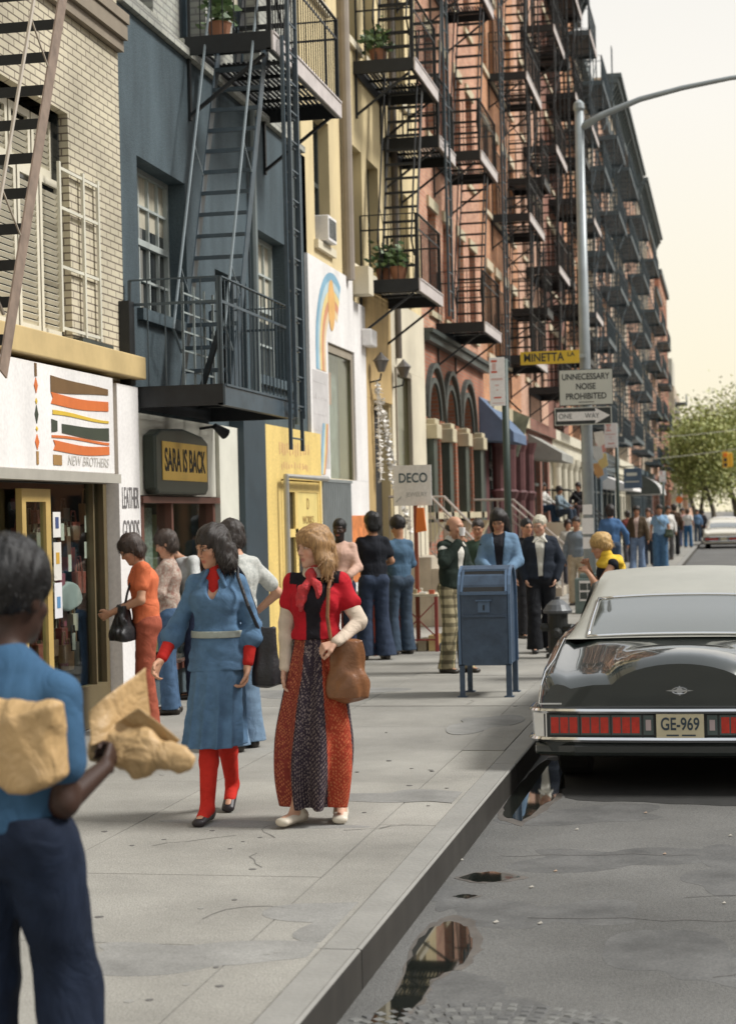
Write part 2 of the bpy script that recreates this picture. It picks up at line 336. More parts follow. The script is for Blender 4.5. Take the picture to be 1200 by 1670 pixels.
def wall(name, y0, y1, z0, z1, ops, mtl, parent, x=None, depth=0.24, thick=9.0, cols=None):
    """front face on X=x with real openings; ops: (ya,yb,za,zb[,'arch'])"""
    x = XF if x is None else x; B = MB()
    Y = sorted(set([y0, y1]+[v for o in ops for v in o[:2]])); Z = sorted(set([z0, z1]+[v for o in ops for v in o[2:4]]))
    for i in range(len(Y)-1):
        for j in range(len(Z)-1):
            yc, zc = (Y[i]+Y[i+1])/2, (Z[j]+Z[j+1])/2
            if any(o[0] < yc < o[1] and o[2] < zc < o[3] for o in ops): continue
            B.add([(x, Y[i], Z[j]), (x, Y[i+1], Z[j]), (x, Y[i+1], Z[j+1]), (x, Y[i], Z[j+1])], [(0, 1, 2, 3)])
    for o in ops:
        a, c, d, e = o[:4]; xb = x-depth
        if len(o) > 4 and o[4] == 'arch':
            r = (c-a)/2; zc = e-r; N = 12; arc = [(a+r-r*math.cos(math.pi*k/N), zc+r*math.sin(math.pi*k/N)) for k in range(N+1)]
            for k in range(N):
                p, q = arc[k], arc[k+1]
                B.add([(x, p[0], p[1]), (x, q[0], q[1]), (x, q[0], e), (x, p[0], e)], [(0, 1, 2, 3)])
                B.add([(x, p[0], p[1]), (x, q[0], q[1]), (xb, q[0], q[1]), (xb, p[0], p[1])], [(3, 2, 1, 0)])
            B.add([(x, a, d), (x, a, zc), (xb, a, zc), (xb, a, d)], [(0, 1, 2, 3)]); B.add([(x, c, d), (x, c, zc), (xb, c, zc), (xb, c, d)], [(3, 2, 1, 0)])
            B.add([(x, a, d), (x, c, d), (xb, c, d), (xb, a, d)], [(0, 1, 2, 3)])
        else:
            B.add([(x, a, d), (x, c, d), (x, c, e), (x, a, e), (xb, a, d), (xb, c, d), (xb, c, e), (xb, a, e)], [(0, 4, 5, 1), (1, 5, 6, 2), (2, 6, 7, 3), (3, 7, 4, 0)])
    B.add([(x, y0, z0), (x, y0, z1), (x-thick, y0, z1), (x-thick, y0, z0), (x, y1, z0), (x, y1, z1), (x-thick, y1, z1), (x-thick, y1, z0)], [(0, 1, 2, 3), (4, 7, 6, 5), (3, 2, 6, 7), (1, 5, 6, 2)])
    o = B.build(name, mtl, parent, fixn=False); return o
def window(parent, ya, yb, za, zb, x=None, inset=0.14, fr=None, cur=0.0, muntins=(1, 2), detail=True, sill=None, lintel=None, arch=False):
    x = (XF if x is None else x)-inset; fr = fr or m_frame_w; t = 0.05
    B = MB()
    B.box(x-.06, x, ya, ya+t, za, zb); B.box(x-.06, x, yb-t, yb, za, zb); B.box(x-.058, x-.002, ya+t, yb-t, za, za+t); B.box(x-.058, x-.002, ya+t, yb-t, zb-t, zb)
    zm = (za+zb)/2; B.box(x-.056, x+.004, ya+t, yb-t, zm-.03, zm+.03)
    if detail:
        for k in range(1, muntins[0]+1): yy = ya+(yb-ya)*k/(muntins[0]+1); B.box(x-.045, x-.012, yy-.012, yy+.012, za+t, zb-t)
        for k in range(1, muntins[1]+1): zz = za+(zb-za)*k/(muntins[1]+1); B.box(x-.046, x-.01, ya+t, yb-t, zz-.012, zz+.012)
    f = B.build('window', fr, parent)
    G = MB(); G.box(x-.052, x-.046, ya+.01, yb-.01, za+.01, zb-.01, 0)
    if cur > 0: G.box(x-.0445, x-.044, ya+t, yb-t, zb-t-(zb-za)*cur, zb-t, 1)
    G.build('pane', [m_win, m_cur], f)
    if sill is not None: MB().box(x-.02, x+inset+.06, ya-.08, yb+.08, za-.11, za-.002).build('sill', sill, parent)
    if lintel is not None: MB().box(x+inset-.02, x+inset+.05, ya-.08, yb+.08, zb+.002, zb+.2).build('lintel', lintel, parent)
    return f
def cornice(parent, y0, y1, z, mtl, out=0.6, h=0.9, brackets=True):
    B = MB(); B.box(XF+.003, XF+out*.35, y0, y1, z-h, z-h*.8); B.box(XF+.003, XF+out*.2, y0, y1, z-h*.8, z-h*.35)
    B.box(XF+.003, XF+out*.8, y0, y1, z-h*.35, z-h*.15); B.box(XF+.003, XF+out, y0-.02, y1+.02, z-h*.15, z)
    if brackets:
        n = max(2, int((y1-y0)/0.9))
        for k in range(n+1):
            yy = y0+.15+(y1-y0-.3)*k/n; B.prism([(XF+out*.2, z-h*.8), (XF+out*.3, z-h*.8), (XF+out*.7, z-h*.35), (XF+out*.2, z-h*.35)], 'y', yy-.08, yy+.08)
    return B.build('cornice', mtl, parent)
# ---------------------------------------------------------------- fire escapes
def landing(fe, y0, y1, z, near_m, fasc_m, ym, hole=None, slats=True, xo=None, rail=True, rail_m=None, step=0.12, railh=0.98, brk=True):
    xo = xo or XO
    B = MB()
    B.box(xo-.02, xo, y0, y1, z-.17, z+.02, 1); B.box(xo-.07, xo-.02, y0, y1, z-.17, z-.15, 0); B.box(xo-.018+.018, xo+.012, y0+.02, y1-.02, z+.0, z+.02, 1)
    B.box(XF+.003, xo-.021, y0, y0+.02, z-.168, z+.02, 0); B.box(XF+.003, xo-.021, y1-.02, y1, z-.168, z+.02, 0); B.box(XF+.003, XF+.03, y0+.021, y1-.021, z-.16, z+.018, 0)
    if slats:
        n = int((xo-XF-.1)/.055)
        for k in range(n):
            xx = XF+.05+k*.055
            if hole and hole[0] < xx < hole[1]:
                if hole[2] > y0+.1: B.box(xx, xx+.032, y0+.021, hole[2], z-.012, z, 0)
                if hole[3] < y1-.1: B.box(xx, xx+.032, hole[3], y1-.021, z-.012, z, 0)
            else: B.box(xx, xx+.032, y0+.021, y1-.021, z-.012, z, 0)
        yy = y0+.5
        while yy < y1-.2: B.box(XF+.03, xo-.03, yy, yy+.03, z-.05, z-.013, 0); yy += .55
    else: B.box(XF+.03, xo-.03, y0+.021, y1-.021, z-.03, z, 0)
    L = B.build('landing', [near_m, fasc_m], fe)
    if rail:
        R = MB(); h = railh; rm = rail_m or near_m
        def run(a, b):
            a = Vector(a); b = Vector(b); n = max(2, int((b-a).length/step)); up = Vector((0, 0, 1))
            R.bar(a+up*h, b+up*h, .035, .012); R.bar(a+up*(h-.22), b+up*(h-.22), .012, .025)
            for k in range(n+1):
                p = a.lerp(b, k/n); thick = .026 if k in (0, n) else .0105
                R.bar(p+up*.0, p+up*(h-.002), thick, thick)
        run((xo-.035, y0+.03, z), (xo-.035, y1-.03, z)); run((XF+.05, y0+.03, z), (xo-.055, y0+.03, z)); run((XF+.05, y1-.03, z), (xo-.055, y1-.03, z))
        R.build('railing', rm, fe)
    for yy in (y0+.12, y1-.12) if brk else ():
        K = MB(); K.bar((XF+.02, yy, z-.75), (xo-.12, yy, z-.18), .045, .03)
        K.box(XF+.003, XF+.03, yy-.03, yy+.03, z-.8, z-.17)
        K.build('bracket', near_m, fe)
def stair(fe, xa, xb, ya, za, yb, zb, m_st, m_tr, handrail=True, rise=0.225, m_hr=None, th=.028):
    B = MB(); n = max(3, int((zb-za)/rise)); 
    for xx in (xa, xb): B.bar((xx, ya, za), (xx, yb, zb), .012, .13, 0)
    for k in range(1, n):
        t = k/n; y = ya+(yb-ya)*t; z = za+(zb-za)*t
        B.box(xa+.007, xb-.007, y-.08, y+.08, z-.012, z, 1); B.box(xa+.007, xb-.007, y-.085, y-.073, z-.012-th, z-.0125, 1)
    o = B.build('stair', [m_st, m_tr], fe)
    if handrail:
        for xx in (xa-.0, xb+.0):
            H = MB(); off = Vector((0, -.34, .30))
            a = Vector((xx, ya, za)); c = Vector((xx, yb, zb)); p = a.lerp(c, .08)+off; q = a.lerp(c, 1.12)+off
            H.tube([p+Vector((0, .25, -.2)), p, q], .014, 6)
            for t in (.25, .6, .95): H.bar(a.lerp(c, t), a.lerp(c, t)+off, .01)
            H.build('handrail', m_hr or m_st, fe)
    return o
def ladder(fe, x, y, z0, z1, wdt, m, axis='y', rung=0.3):
    B = MB(); d = Vector((0, 1, 0)) if axis == 'y' else Vector((1, 0, 0)); a = Vector((x, y, z0)); 
    for s in (0, wdt): B.bar(a+d*s, a+d*s+Vector((0, 0, z1-z0)), .035, .035)
    z = z0+.12
    while z < z1: B.bar((a+d*.0)+Vector((0, 0, z-z0)), (a+d*wdt)+Vector((0, 0, z-z0)), .016); z += rung
    return B.build('ladder', m, fe)
def fire_escape(label, y0, y1, levels, near_m=None, fasc_m=None, up=True, slats=True, lad=None, step=.12, group='black iron fire escapes up the brick houses', stair_w=0.5, rev=False, x_st=-4.98, hand=True, rail_m=None, dy=0.0):
    near_m = near_m or m_iron; fasc_m = fasc_m or m_fascl
    fe = thing('fire_escape', label, 'fire escape', (XF, y0, levels[0]), group=group)
    for i, z in enumerate(levels):
        st_y = y0+.45+dy; run = min(1.25, (y1-y0)*.5)
        hole = (x_st-.05, x_st+stair_w+.05, st_y+run-.55, st_y+run+.25) if i > 0 else None
        landing(fe, y0, y1, z, near_m, fasc_m, None, hole, slats, step=step, rail_m=rail_m)
        if i+1 < len(levels): stair(fe, x_st, x_st+stair_w, st_y, z+.02, st_y+run, levels[i+1], near_m, near_m, handrail=hand)
    if lad: ladder(fe, XO+.04, lad[0], lad[1], lad[2], .36, near_m)
    return fe

# ================================================================ HOUSE 1: cream painted brick, far left
m_bcream = brick('brick_cream', (0.55, 0.50, 0.37), (0.50, 0.45, 0.34), (0.17, 0.14, 0.11), bw=.21, bh=.062, ms=.007)
h1 = thing('brick_house', 'cream painted brick house with louvred shutters above a leather shop, at the left edge', 'building', (XF, 9, 0))
wall('wall', 4, 15.24, 0, 12, [(12.1, 13.95, 3.22, 5.12), (12.35, 14.62, .02, 2.08), (8, 9.4, 3.3, 5.1)], m_bcream, h1, depth=.08)
MB().box(XF+.003, XF+.2, 4, 15.24, 3.0, 3.2).build('ledge', mat('tan_ledge', (0.56, 0.42, 0.2), rough=.6, var=.15, vscale=2), h1, bevel=.01)
MB().box(XF+.003, XF+.1, 4, 15.24, 6.05, 6.18).box(XF+.003, XF+.06, 4, 15.24, 5.95, 6.048).box(XF+.003, XF+.12, 4, 15.24, 6.19, 6.28).build('string_course', mat('brown_trim', (0.24, 0.2, 0.15), rough=.7), h1)
# louvred shutters closed in the opening and open cream casement frames
def shutter(parent, ya, yb, za, zb, x, m):
    B = MB(); B.box(x-.03, x, ya, ya+.05, za, zb); B.box(x-.03, x, yb-.05, yb, za, zb); B.box(x-.03, x, ya+.05, yb-.05, za, za+.06); B.box(x-.03, x, ya+.05, yb-.05, zb-.06, zb)
    z = za+.08
    while z < zb-.08: B.bar((x-.015, ya+.05, z), (x-.015, yb-.05, z), .012, .038, up=(0.6, 0, 1)); z += .052
    return B.build('shutter', m, parent)
m_shut = mat('shutter_cream', (0.66, 0.62, 0.5), rough=.6)
for k in range(4): shutter(h1, 12.12+k*.46, 12.12+k*.46+.43, 3.25, 4.55, XF-.08, m_shut)
for k in range(4): shutter(h1, 12.12+k*.46, 12.12+k*.46+.43, 4.58, 5.05, XF-.14, m_frame_w)
MB().box(XF-.25, XF-.2, 12.1, 13.95, 3.22, 5.12).box(XF-.2, XF-.08, 13.92, 13.949, 3.22, 5.12).build('window', m_win, h1)
B = MB()
for zz in (3.3, 3.8, 4.28, 4.6): B.box(XF+.03, XF+.045, 13.62, 14.5, zz, zz+.025)
for yy in (13.6, 14.14, 14.5): B.box(XF+.028, XF+.052, yy, yy+.035, 3.28, 4.66)
B.build('open_casement', mat('casement_cream', (.62, .6, .5), rough=.6), h1)
MB().box(XF+.003, XF+.09, 13.95, 14.7, 3.205, 3.26).build('sill', m_frame_d, h1)
# storefront of house 1
m_white = mat('paint_white', (0.78, 0.76, 0.74), rough=0.6, var=.12, vscale=2.2, streak=.3, speck=.05, sscale=30)
pil = MB().box(XF+.003, XF+.13, 14.64, 15.2, 0.02, 2.93).build('pilaster', m_white, h1); tag(pil, label='white pilaster lettered LEATHER GOODS')
m_letter = mat('letter_grey', (0.16, 0.15, 0.15), rough=.7)
for i, (s_, z_) in enumerate([('LEATHER', 1.93), ('GOODS', 1.64)]):
    text('lettering', s_, .27, (XF+.134, 14.93, z_), 'street', m_letter, pil, width=.44)
MB().box(XF+.004, XF+.06, 14.47, 14.635, 2.1, 2.99).build('trim', mat('brown_strip', (0.25, 0.17, 0.07), rough=.6), h1)
m_door_y = mat('paint_ochre', (0.50, 0.35, 0.12), rough=.45, var=.12)
d1 = thing('shop_door', 'ochre framed glass shop door standing open at the leather shop', 'door', (XF, 12.5, 0))
B = MB(); 
for (a, c, e, f_) in ((12.62, 12.7, .02, 2.0), (13.1, 13.2, .02, 2.0), (12.7, 13.1, 1.9, 2.0), (12.7, 13.1, .02, .3)): B.box(XF+.02, XF+.07, a, c, e, f_)
B.build('door_frame', m_door_y, d1); MB().box(XF+.04, XF+.046, 12.7, 13.1, .3, 1.9).build('pane', m_glass, d1)
for (z0_, z1_, c_) in ((1.62, 1.82, (.75, .74, .7)), (1.28, 1.58, (.7, .68, .62)), (.98, 1.26, (.72, .72, .74))):
    MB().box(XF+.075, XF+.079, 13.22, 13.38, z0_, z1_).build('sticker', mat('stick%.2f' % z0_, c_, rough=.5), d1)
for (z_, c_) in ((1.73, (.05, .08, .2)), (1.45, (.6, .35, .05)), (1.1, (.1, .25, .45))): MB().box(XF+.0795, XF+.082, 13.265, 13.335, z_-.04, z_+.05).build('sticker_print', mat('prn%.2f' % z_, c_, rough=.5), d1)
# shop interior (a dark room) with goods hanging behind the glass
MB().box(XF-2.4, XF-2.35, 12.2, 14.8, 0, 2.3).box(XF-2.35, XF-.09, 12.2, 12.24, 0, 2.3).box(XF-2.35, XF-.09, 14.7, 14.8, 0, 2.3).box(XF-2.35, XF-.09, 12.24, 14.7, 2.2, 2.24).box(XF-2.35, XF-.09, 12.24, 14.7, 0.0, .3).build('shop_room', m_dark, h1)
MB().box(XF-.03, XF-.024, 12.35, 14.62, .35, 2.08).build('shop_pane', m_glass, h1)
B = MB(); B.box(XF-.07, XF+.02, 14.54, 14.62, .02, 2.08); B.box(XF-.07, XF+.02, 12.35, 14.54, .02, .36); B.box(XF-.05, XF+.015, 14.3, 14.33, .36, 2.08); B.build('shop_frame', mat('frame_brown', (0.13, 0.10, 0.05), rough=.5), h1)
goods_cols = [(.25, .05, .03), (.3, .15, .06), (.05, .04, .03), (.42, .3, .16), (.35, .08, .05), (.12, .06, .03), (.5, .42, .3), (.30, .08, .1)]
for k in range(60):
    yy = rnd.uniform(13.3, 14.45); zz = rnd.uniform(.5, 1.95); wd = rnd.uniform(.08, .2); hh = rnd.uniform(.08, .2); xx = XF-.12-rnd.uniform(0, .22); c = goods_cols[k % 8]
    B = MB(); B.prism([(yy-wd/2, zz), (yy+wd/2, zz), (yy+wd*.42, zz-hh), (yy-wd*.42, zz-hh)], 'x', xx, xx+.06)
    B.tube([(xx+.03, yy-wd*.4, zz), (xx+.03, yy-wd*.2, zz+hh*.7), (xx+.03, yy+wd*.2, zz+hh*.7), (xx+.03, yy+wd*.4, zz)], .008, 5)
    o = B.build('handbag', mat('goods%d' % (k % 8), c, rough=.45), None, loc=(xx, yy, zz), bevel=.01)
    tag(o, 'small leather bag hanging in the dark window of the leather shop', 'bag', 'leather bags hanging in the shop window')
B = MB(); B.prism(blob(13.95, 1.12, .27, .13, 24, 3, .08), 'x', XF-.16, XF-.07); tag(B.build('pouch_bag', mat('pale_hide', (.4, .42, .38), rough=.4), None, loc=(XF, 13.9, 1.1), bevel=.03), 'large pale slouchy bag hanging in the leather shop window', 'bag')
for k, (yy, zz) in enumerate(((13.75, 1.66), (14.3, 1.72), (13.62, 1.45), (13.9, 1.4), (14.28, 1.5), (13.95, .75))):
    tag(MB().box(XF-.052, XF-.049, yy-.035, yy+.035, zz-.07, zz+.07).build('price_tag', m_shut, None, loc=(XF-.25, yy, zz)), 'small pale price ticket dangling in the leather shop window', 'ticket', 'price tickets in the leather shop window')
# shop fascia sign
sg = thing('shop_sign', 'white shop board with wavy brown, orange and yellow stripes and faint lettering', 'sign', (XF, 12.5, 2.16))
MB().box(XF+.004, XF+.16, 11.4, 14.46, 2.14, 2.96).build('board', m_white, sg, bevel=.008)
MB().box(XF+.02, XF+.2, 11.4, 14.5, 2.06, 2.137).build('bottom_rail', mat('rail_grey', (.4, .38, .33), rough=.5), sg)
def wavy(y0, y1, z, h0, h1, amp, c, nm, notch=True):
    N = 16; top = []; bot = []
    for k in range(N+1):
        t = k/N; y = y0+(y1-y0)*t; zc = z+amp*math.sin(t*4.2+h0*30); hh = h0+(h1-h0)*t
        top.append((y, zc+hh/2)); bot.append((y, zc-hh/2))
    pl = bot+top[::-1]
    if notch: pl = pl+[(y0+.04, (top[0][1]+bot[0][1])/2)]
    MB().prism(pl, 'x', XF+.161, XF+.166).build('stripe', mat(nm, c, rough=.6), sg)
cO = (.62, .16, .04); cB = (.16, .09, .035); cY = (.66, .45, .05); cG = (.05, .06, .04)
wavy(13.02, 14.32, 2.82, .13, .05, .008, cB, 's_br', False); wavy(13.02, 14.32, 2.70, .09, .08, .012, cO, 's_or'); wavy(13.05, 14.32, 2.585, .035, .02, .012, cY, 's_ye', False)
wavy(13.02, 13.14, 2.49, .1, .08, .0, cG, 's_gr', False); wavy(13.24, 14.32, 2.47, .07, .11, .008, cG, 's_gr', False); wavy(13.02, 14.32, 2.40, .02, .02, .01, cO, 's_or', False); wavy(13.05, 14.32, 2.33, .08, .07, .014, cO, 's_or'); wavy(13.04, 13.22, 2.225, .08, .08, 0, (.35, .2, .07), 's_tan', False)
for (z_, w_, h_, c_, n_) in ((2.9, .05, .1, cB, 's_br'), (2.78, .07, .12, cO, 's_or'), (2.66, .04, .05, cY, 's_ye'), (2.56, .07, .14, cG, 's_gr'), (2.45, .04, .04, cY, 's_ye'), (2.35, .08, .12, cO, 's_or'), (2.23, .06, .1, (.35, .2, .07), 's_tan')):
    dm = [(12.72, z_-h_/2), (12.72+w_/2, z_), (12.72, z_+h_/2), (12.72-w_/2, z_)] if c_ in (cO, cY, cG) else [(12.7, z_-h_/2), (12.74, z_-h_/2), (12.74, z_+h_/2), (12.7, z_+h_/2)]
    MB().prism(dm, 'x', XF+.161, XF+.166).build('motif', mat(n_, c_), sg)
text('lettering', 'NEW BROTHERS', .11, (XF+.163, 13.83, 2.225), 'street', mat('letter_faint', (.5, .48, .44)), sg, width=.95, shear=.2)
# stair of house 1
fe1 = thing('fire_escape', 'rusty brown fire escape stair with dark treads crossing the cream brick wall', 'fire escape', (XF, 9.5, 3.1))
m_rust = mat('rust_beam', (.23, .17, .13), rough=.6, var=.3, vscale=8)
stair(fe1, -5.12, -4.55, 10.75, 2.7, 12.35, 6.3, m_rust, m_iron, m_hr=mat('rail_tan', (.36, .31, .25), rough=.5), rise=.25, th=.06)
landing(fe1, 7.6, 9.7, 2.9, m_iron, m_rust, None)
# ================================================================ HOUSE 2: blue-grey stucco
m_stuc = mat('stucco_bluegrey', (0.068, 0.094, 0.108), rough=0.75, spec=.3, var=0.34, vscale=1.7, bump=0.4, bscale=60, streak=.3, speck=.12, sscale=40)
h2 = thing('stucco_house', 'blue-grey stucco house with a pale brick upper storey over a yellow shopfront', 'building', (XF, 15.25, 0))
ops2 = [(15.7, 17.2, 3.7, 5.12), (18.2, 19.45, 2.96, 4.4), (19.85, 21.3, 3.4, 5.1), (15.42, 17.8, .3, 1.93), (20.45, 22.5, .0, 2.2)]
wall('wall', 15.243, 22.3, 0, 6.42, ops2, m_stuc, h2, depth=.2)
m_bpale = brick('brick_pale', (0.40, 0.40, 0.35), (0.36, 0.37, 0.33), (0.27, 0.27, 0.25), bump=.6)
ops2b = [(15.55, 16.45, 6.6, 8.4), (17.3, 18.25, 6.6, 8.4), (19.3, 20.5, 6.6, 8.4), (15.75, 16.7, 9.6, 11.2), (18, 19, 9.6, 11.2)]
wall('upper_wall', 15.243, 22.3, 6.422, 13, ops2b, m_bpale, h2, x=XF-.05, depth=.3)
MB().box(XF-.048, XF+.06, 15.25, 22.28, 6.425, 6.5).build('string_course', m_bpale, h2)
for o_ in ops2b: window(h2, *o_[:4], x=XF-.05, inset=.2, fr=m_ironb, muntins=(0, 0), cur=.3, sill=m_bpale)
window(h2, 15.7, 17.2, 3.7, 5.12, inset=.18, fr=mat('frame_bluewhite', (.42, .46, .44), rough=.5), muntins=(4, 3), cur=.35, sill=m_stuc)
window(h2, 19.85, 21.3, 3.4, 5.1, inset=.16, fr=mat('frame_bluewhite', (.42, .46, .44)), muntins=(3, 3), cur=.55, sill=m_stuc)
B = MB(); B.box(XF-.2, XF-.15, 18.2, 19.45, 2.96, 4.4); B.build('balcony_door', m_frame_d, h2)
MB().box(XF-.1, XF-.01, 18.9, 19.2, 2.96, 4.39).build('shutter', m_ironb, h2)
m_pipe = mat('pipe_paint', (.17, .2, .2), rough=.5)
for yy in (19.62, 21.55): MB().tube([(XF+.06, yy, 2.9), (XF+.06, yy, 6.4)], .045, 8).build('drainpipe', m_pipe, h2)
# ground floor
MB().box(XF+.003, XF+.09, 17.9, 18.62, 0.02, 2.72).box(XF+.003, XF+.05, 15.26, 17.88, 1.97, 2.72).build('white_front', mat('paint_white2', (.7, .69, .6), rough=.6, var=.08), h2)
MB().box(XF+.003, XF+.16, 18.625, 19.55, 0.02, 2.95).build('blue_pier', mat('paint_navy', (.03, .05, .065), rough=.5, var=.2), h2)
m_yel = mat('paint_yellow', (0.74, 0.55, 0.19), rough=.6, var=.2, vscale=2, streak=.3, speck=.08, sscale=30)
ys_ = wall('yellow_front', 19.553, 22.6, 0.02, 2.82, [(20.45, 22.5, .02, 2.2)], m_yel, h2, x=XF+.1, depth=.3, thick=.08)
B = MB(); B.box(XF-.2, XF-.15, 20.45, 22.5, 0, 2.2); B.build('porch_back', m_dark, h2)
sd = thing('shop_door', 'yellow framed glass door under a lettered yellow panel, in the yellow shopfront', 'door', (XF, 20.5, 0))
B = MB()
for (a, c, e, f_) in ((20.5, 20.62, .02, 2.18), (21.16, 21.3, .02, 2.05), (22.4, 22.5, .02, 2.18), (20.62, 22.4, 2.05, 2.18), (20.62, 22.4, 1.5, 1.6), (20.62, 22.4, .02, .16)): B.box(XF+.06, XF+.092, a, c, e, f_)
B.build('door_frame', m_yel, sd); pn = MB().box(XF+.065, XF+.085, 21.3, 22.4, 1.6, 2.05).build('transom_panel', mat('yellow_pale', (.75, .6, .22), rough=.5), sd)
text('lettering', 'D', .2, (XF+.088, 21.85, 1.9), 'street', mat('letter_brown', (.3, .18, .06)), pn, width=.12); text('lettering', 'WORKS', .14, (XF+.088, 21.85, 1.7), 'street', mat('letter_brown', (.3, .18, .06)), pn, width=.6)
MB().box(XF+.05, XF+.056, 20.55, 22.45, .1, 2.1).build('pane', m_win, sd)
m_pink = mat('letter_pink', (.66, .40, .2), rough=.6)
B = MB(); r2_ = random.Random(3)
for row, (za_, zb_) in enumerate(((2.48, 2.66), (2.30, 2.42))):
    y_ = 20.4+row*.1
    while y_ < 21.9: B.box(XF+.101, XF+.103, y_, y_+.04, za_+r2_.uniform(0, .05), zb_-r2_.uniform(0, .04)); y_ += r2_.uniform(.07, .16)
B.build('faded_lettering', m_pink, h2)
B = MB(); 
for p_ in ([(XF+.2, 20.3, 0), (XF+.2, 20.3, 2.23), (XF+.2, 22.5, 2.23)],): B.tube(p_, .035, 8)
tag(B.build('gate_frame', mat('galv', (.42, .42, .4), rough=.45, metal=.4), None, loc=(XF+.2, 20.3, 0)), 'grey galvanised pipe frame standing before the yellow shopfront', 'frame')
# jewellery shop front with sign
MB().box(XF-1.9, XF-1.85, 15.3, 17.9, 0, 2.0).box(XF-1.85, XF-.21, 15.3, 15.34, 0, 2).box(XF-1.85, XF-.21, 17.86, 17.9, 0, 2).box(XF-1.85, XF-.21, 15.34, 17.86, 1.96, 2.0).build('shop_room', mat('room_green', (.1, .11, .07), rough=.9), h2)
B = MB(); B.box(XF-.1, XF+.1, 15.38, 17.86, 1.9, 1.96); B.box(XF-.1, XF+.06, 15.42, 15.5, .02, 1.9); B.box(XF-.1, XF+.06, 17.72, 17.8, .02, 1.9); B.box(XF-.1, XF+.05, 16.35, 16.41, .02, 1.9); B.box(XF-.1, XF+.06, 15.5, 17.72, .3, .36)
B.build('shop_frame', mat('frame_redbrown', (.16, .07, .05), rough=.5), h2)
sp = MB().box(XF-.02, XF-.014, 15.5, 17.72, .36, 1.9).build('shop_pane', m_glass, h2)
text('lettering', 'JEWELRY', .17, (XF-.008, 16.75, 1.22), 'street', mat('letter_black', (.02, .02, .02)), sp, width=1.1)
MB().box(XF-.16, XF-.13, 15.5, 16.3, 1.2, 1.86).build('curtain', mat('lace', (.3, .32, .25), rough=.9, var=.5, vscale=30), h2)
MB().box(XF-.5, XF-.45, 16.9, 17.6, .4, 1.8).build('display_back', mat('olive', (.22, .23, .1), rough=.8), h2)
sg = thing('shop_sign', 'dark rounded box sign reading SARA IS BACK in black on yellow', 'sign', (XF, 16.3, 2.0))
pl = [(15.52, 2.02), (15.6, 1.98), (17.1, 1.98), (17.18, 2.03), (17.2, 2.5), (17.0, 2.56), (16.4, 2.61), (15.7, 2.58), (15.52, 2.52)]
MB().prism(pl, 'x', XF+.055, XF+.18).build('box', mat('sign_green', (.035, .045, .035), rough=.4), sg, bevel=.02)
pn = MB().box(XF+.181, XF+.186, 15.70, 17.12, 2.11, 2.47).build('panel', mat('sign_yellow', (.62, .40, .08), rough=.5), sg)
text('lettering', 'SARA IS BACK', .3, (XF+.188, 16.41, 2.29), 'street', mat('letter_black', (.02, .02, .02)), pn, width=1.3, bold=.006)
lamp = thing('wall_lamp', 'small black flood lamp above the SARA IS BACK sign', 'lamp', (XF, 17.35, 2.62))
MB().tube([(XF+.05, 17.35, 2.66), (XF+.25, 17.35, 2.68)], .015, 6).build('arm', m_iron, lamp); MB().tube([(XF+.22, 17.3, 2.68), (XF+.3, 17.42, 2.6)], [.03, .06], 10).build('lamp_head', m_iron, lamp)
# its fire escape
fe2 = thing('fire_escape', 'blue-grey iron fire escape with a wide landing on the stucco house', 'fire escape', (XF, 15.27, 2.75))
landing(fe2, 15.24, 17.85, 2.92, m_iron, m_ironb, None, slats=True, rail_m=m_ironb, step=.14, brk=False)
landing(fe2, 17.27, 20.5, 6.6, m_iron, m_fascl, None, hole=(-5.2, -4.5, 17.3, 18.3), rail_m=m_iron, step=.11)
stair(fe2, -5.06, -4.56, 16.22, 2.94, 17.78, 6.6, m_ironb, m_ironb, m_hr=mat('rail_steelblue', (.2, .24, .26), rough=.4))
stair(fe2, -5.06, -4.56, 18.5, 6.62, 19.9, 10, m_iron, m_iron)
MB().bar((-4.4, 15.3, 3.45), (-4.9, 16.3, 2.93), .02, .12).build('brace', m_iron, fe2)
ladder(fe2, XO+.05, 17.42, 2.42, 6.6, .5, m_ironb); ladder(fe2, XO+.09, 17.5, 2.75, 7.6, .34, m_ironb)
MB().box(XF+.003, XF+.1, 15.1, 15.24, 2.95, 3.7).build('side_plate', m_iron, fe2)
B = MB()
for k in range(6): z_ = 2.95+k*.18; B.box(XF+.33, XF+.345, 15.9, 16.9, z_, z_+.016)
for yy in (15.9, 16.25, 16.6, 16.9): B.box(XF+.335, XF+.355, yy, yy+.02, 2.94, 3.95)
B.build('window_guard', mat('guard_grey', (.3, .34, .33), rough=.5), fe2)
# ================================================================ HOUSE 3: cream and white front
m_crm = mat('stucco_cream', (0.66, 0.54, 0.31), rough=.8, var=.2, vscale=1.5, bump=.25, bscale=70, streak=.3)
m_crm2 = mat('stucco_lightcream', (0.66, 0.6, 0.46), rough=.8, var=.1, vscale=1.5, bump=.2)
m_tan = mat('stucco_tan', (0.46, 0.32, 0.14), rough=.8, var=.2, vscale=2, streak=.3, bump=.3)
h3 = thing('stucco_house', 'cream stucco house with a white shopfront painted with a rainbow', 'building', (XF, 22.3, 0))
ops3 = [(23.0, 23.95, 5.42, 7.15), (25.35, 26.2, 5.42, 7.2), (26.6, 27.5, 5.42, 7.2), (29.3, 30.2, 5.42, 7.2), (23.0, 23.95, 8.75, 10.5), (25.35, 26.2, 8.75, 10.5), (26.6, 27.5, 8.75, 10.5), (29.2, 30.2, 8.75, 10.5), (23.4, 25.1, 2.26, 4.08), (26.55, 28.0, .9, 3.5), (28.35, 29.8, 2.2, 4.13)]
wall('wall', 22.303, 31.3, 0, 13.5, ops3, m_crm, h3, depth=.2)
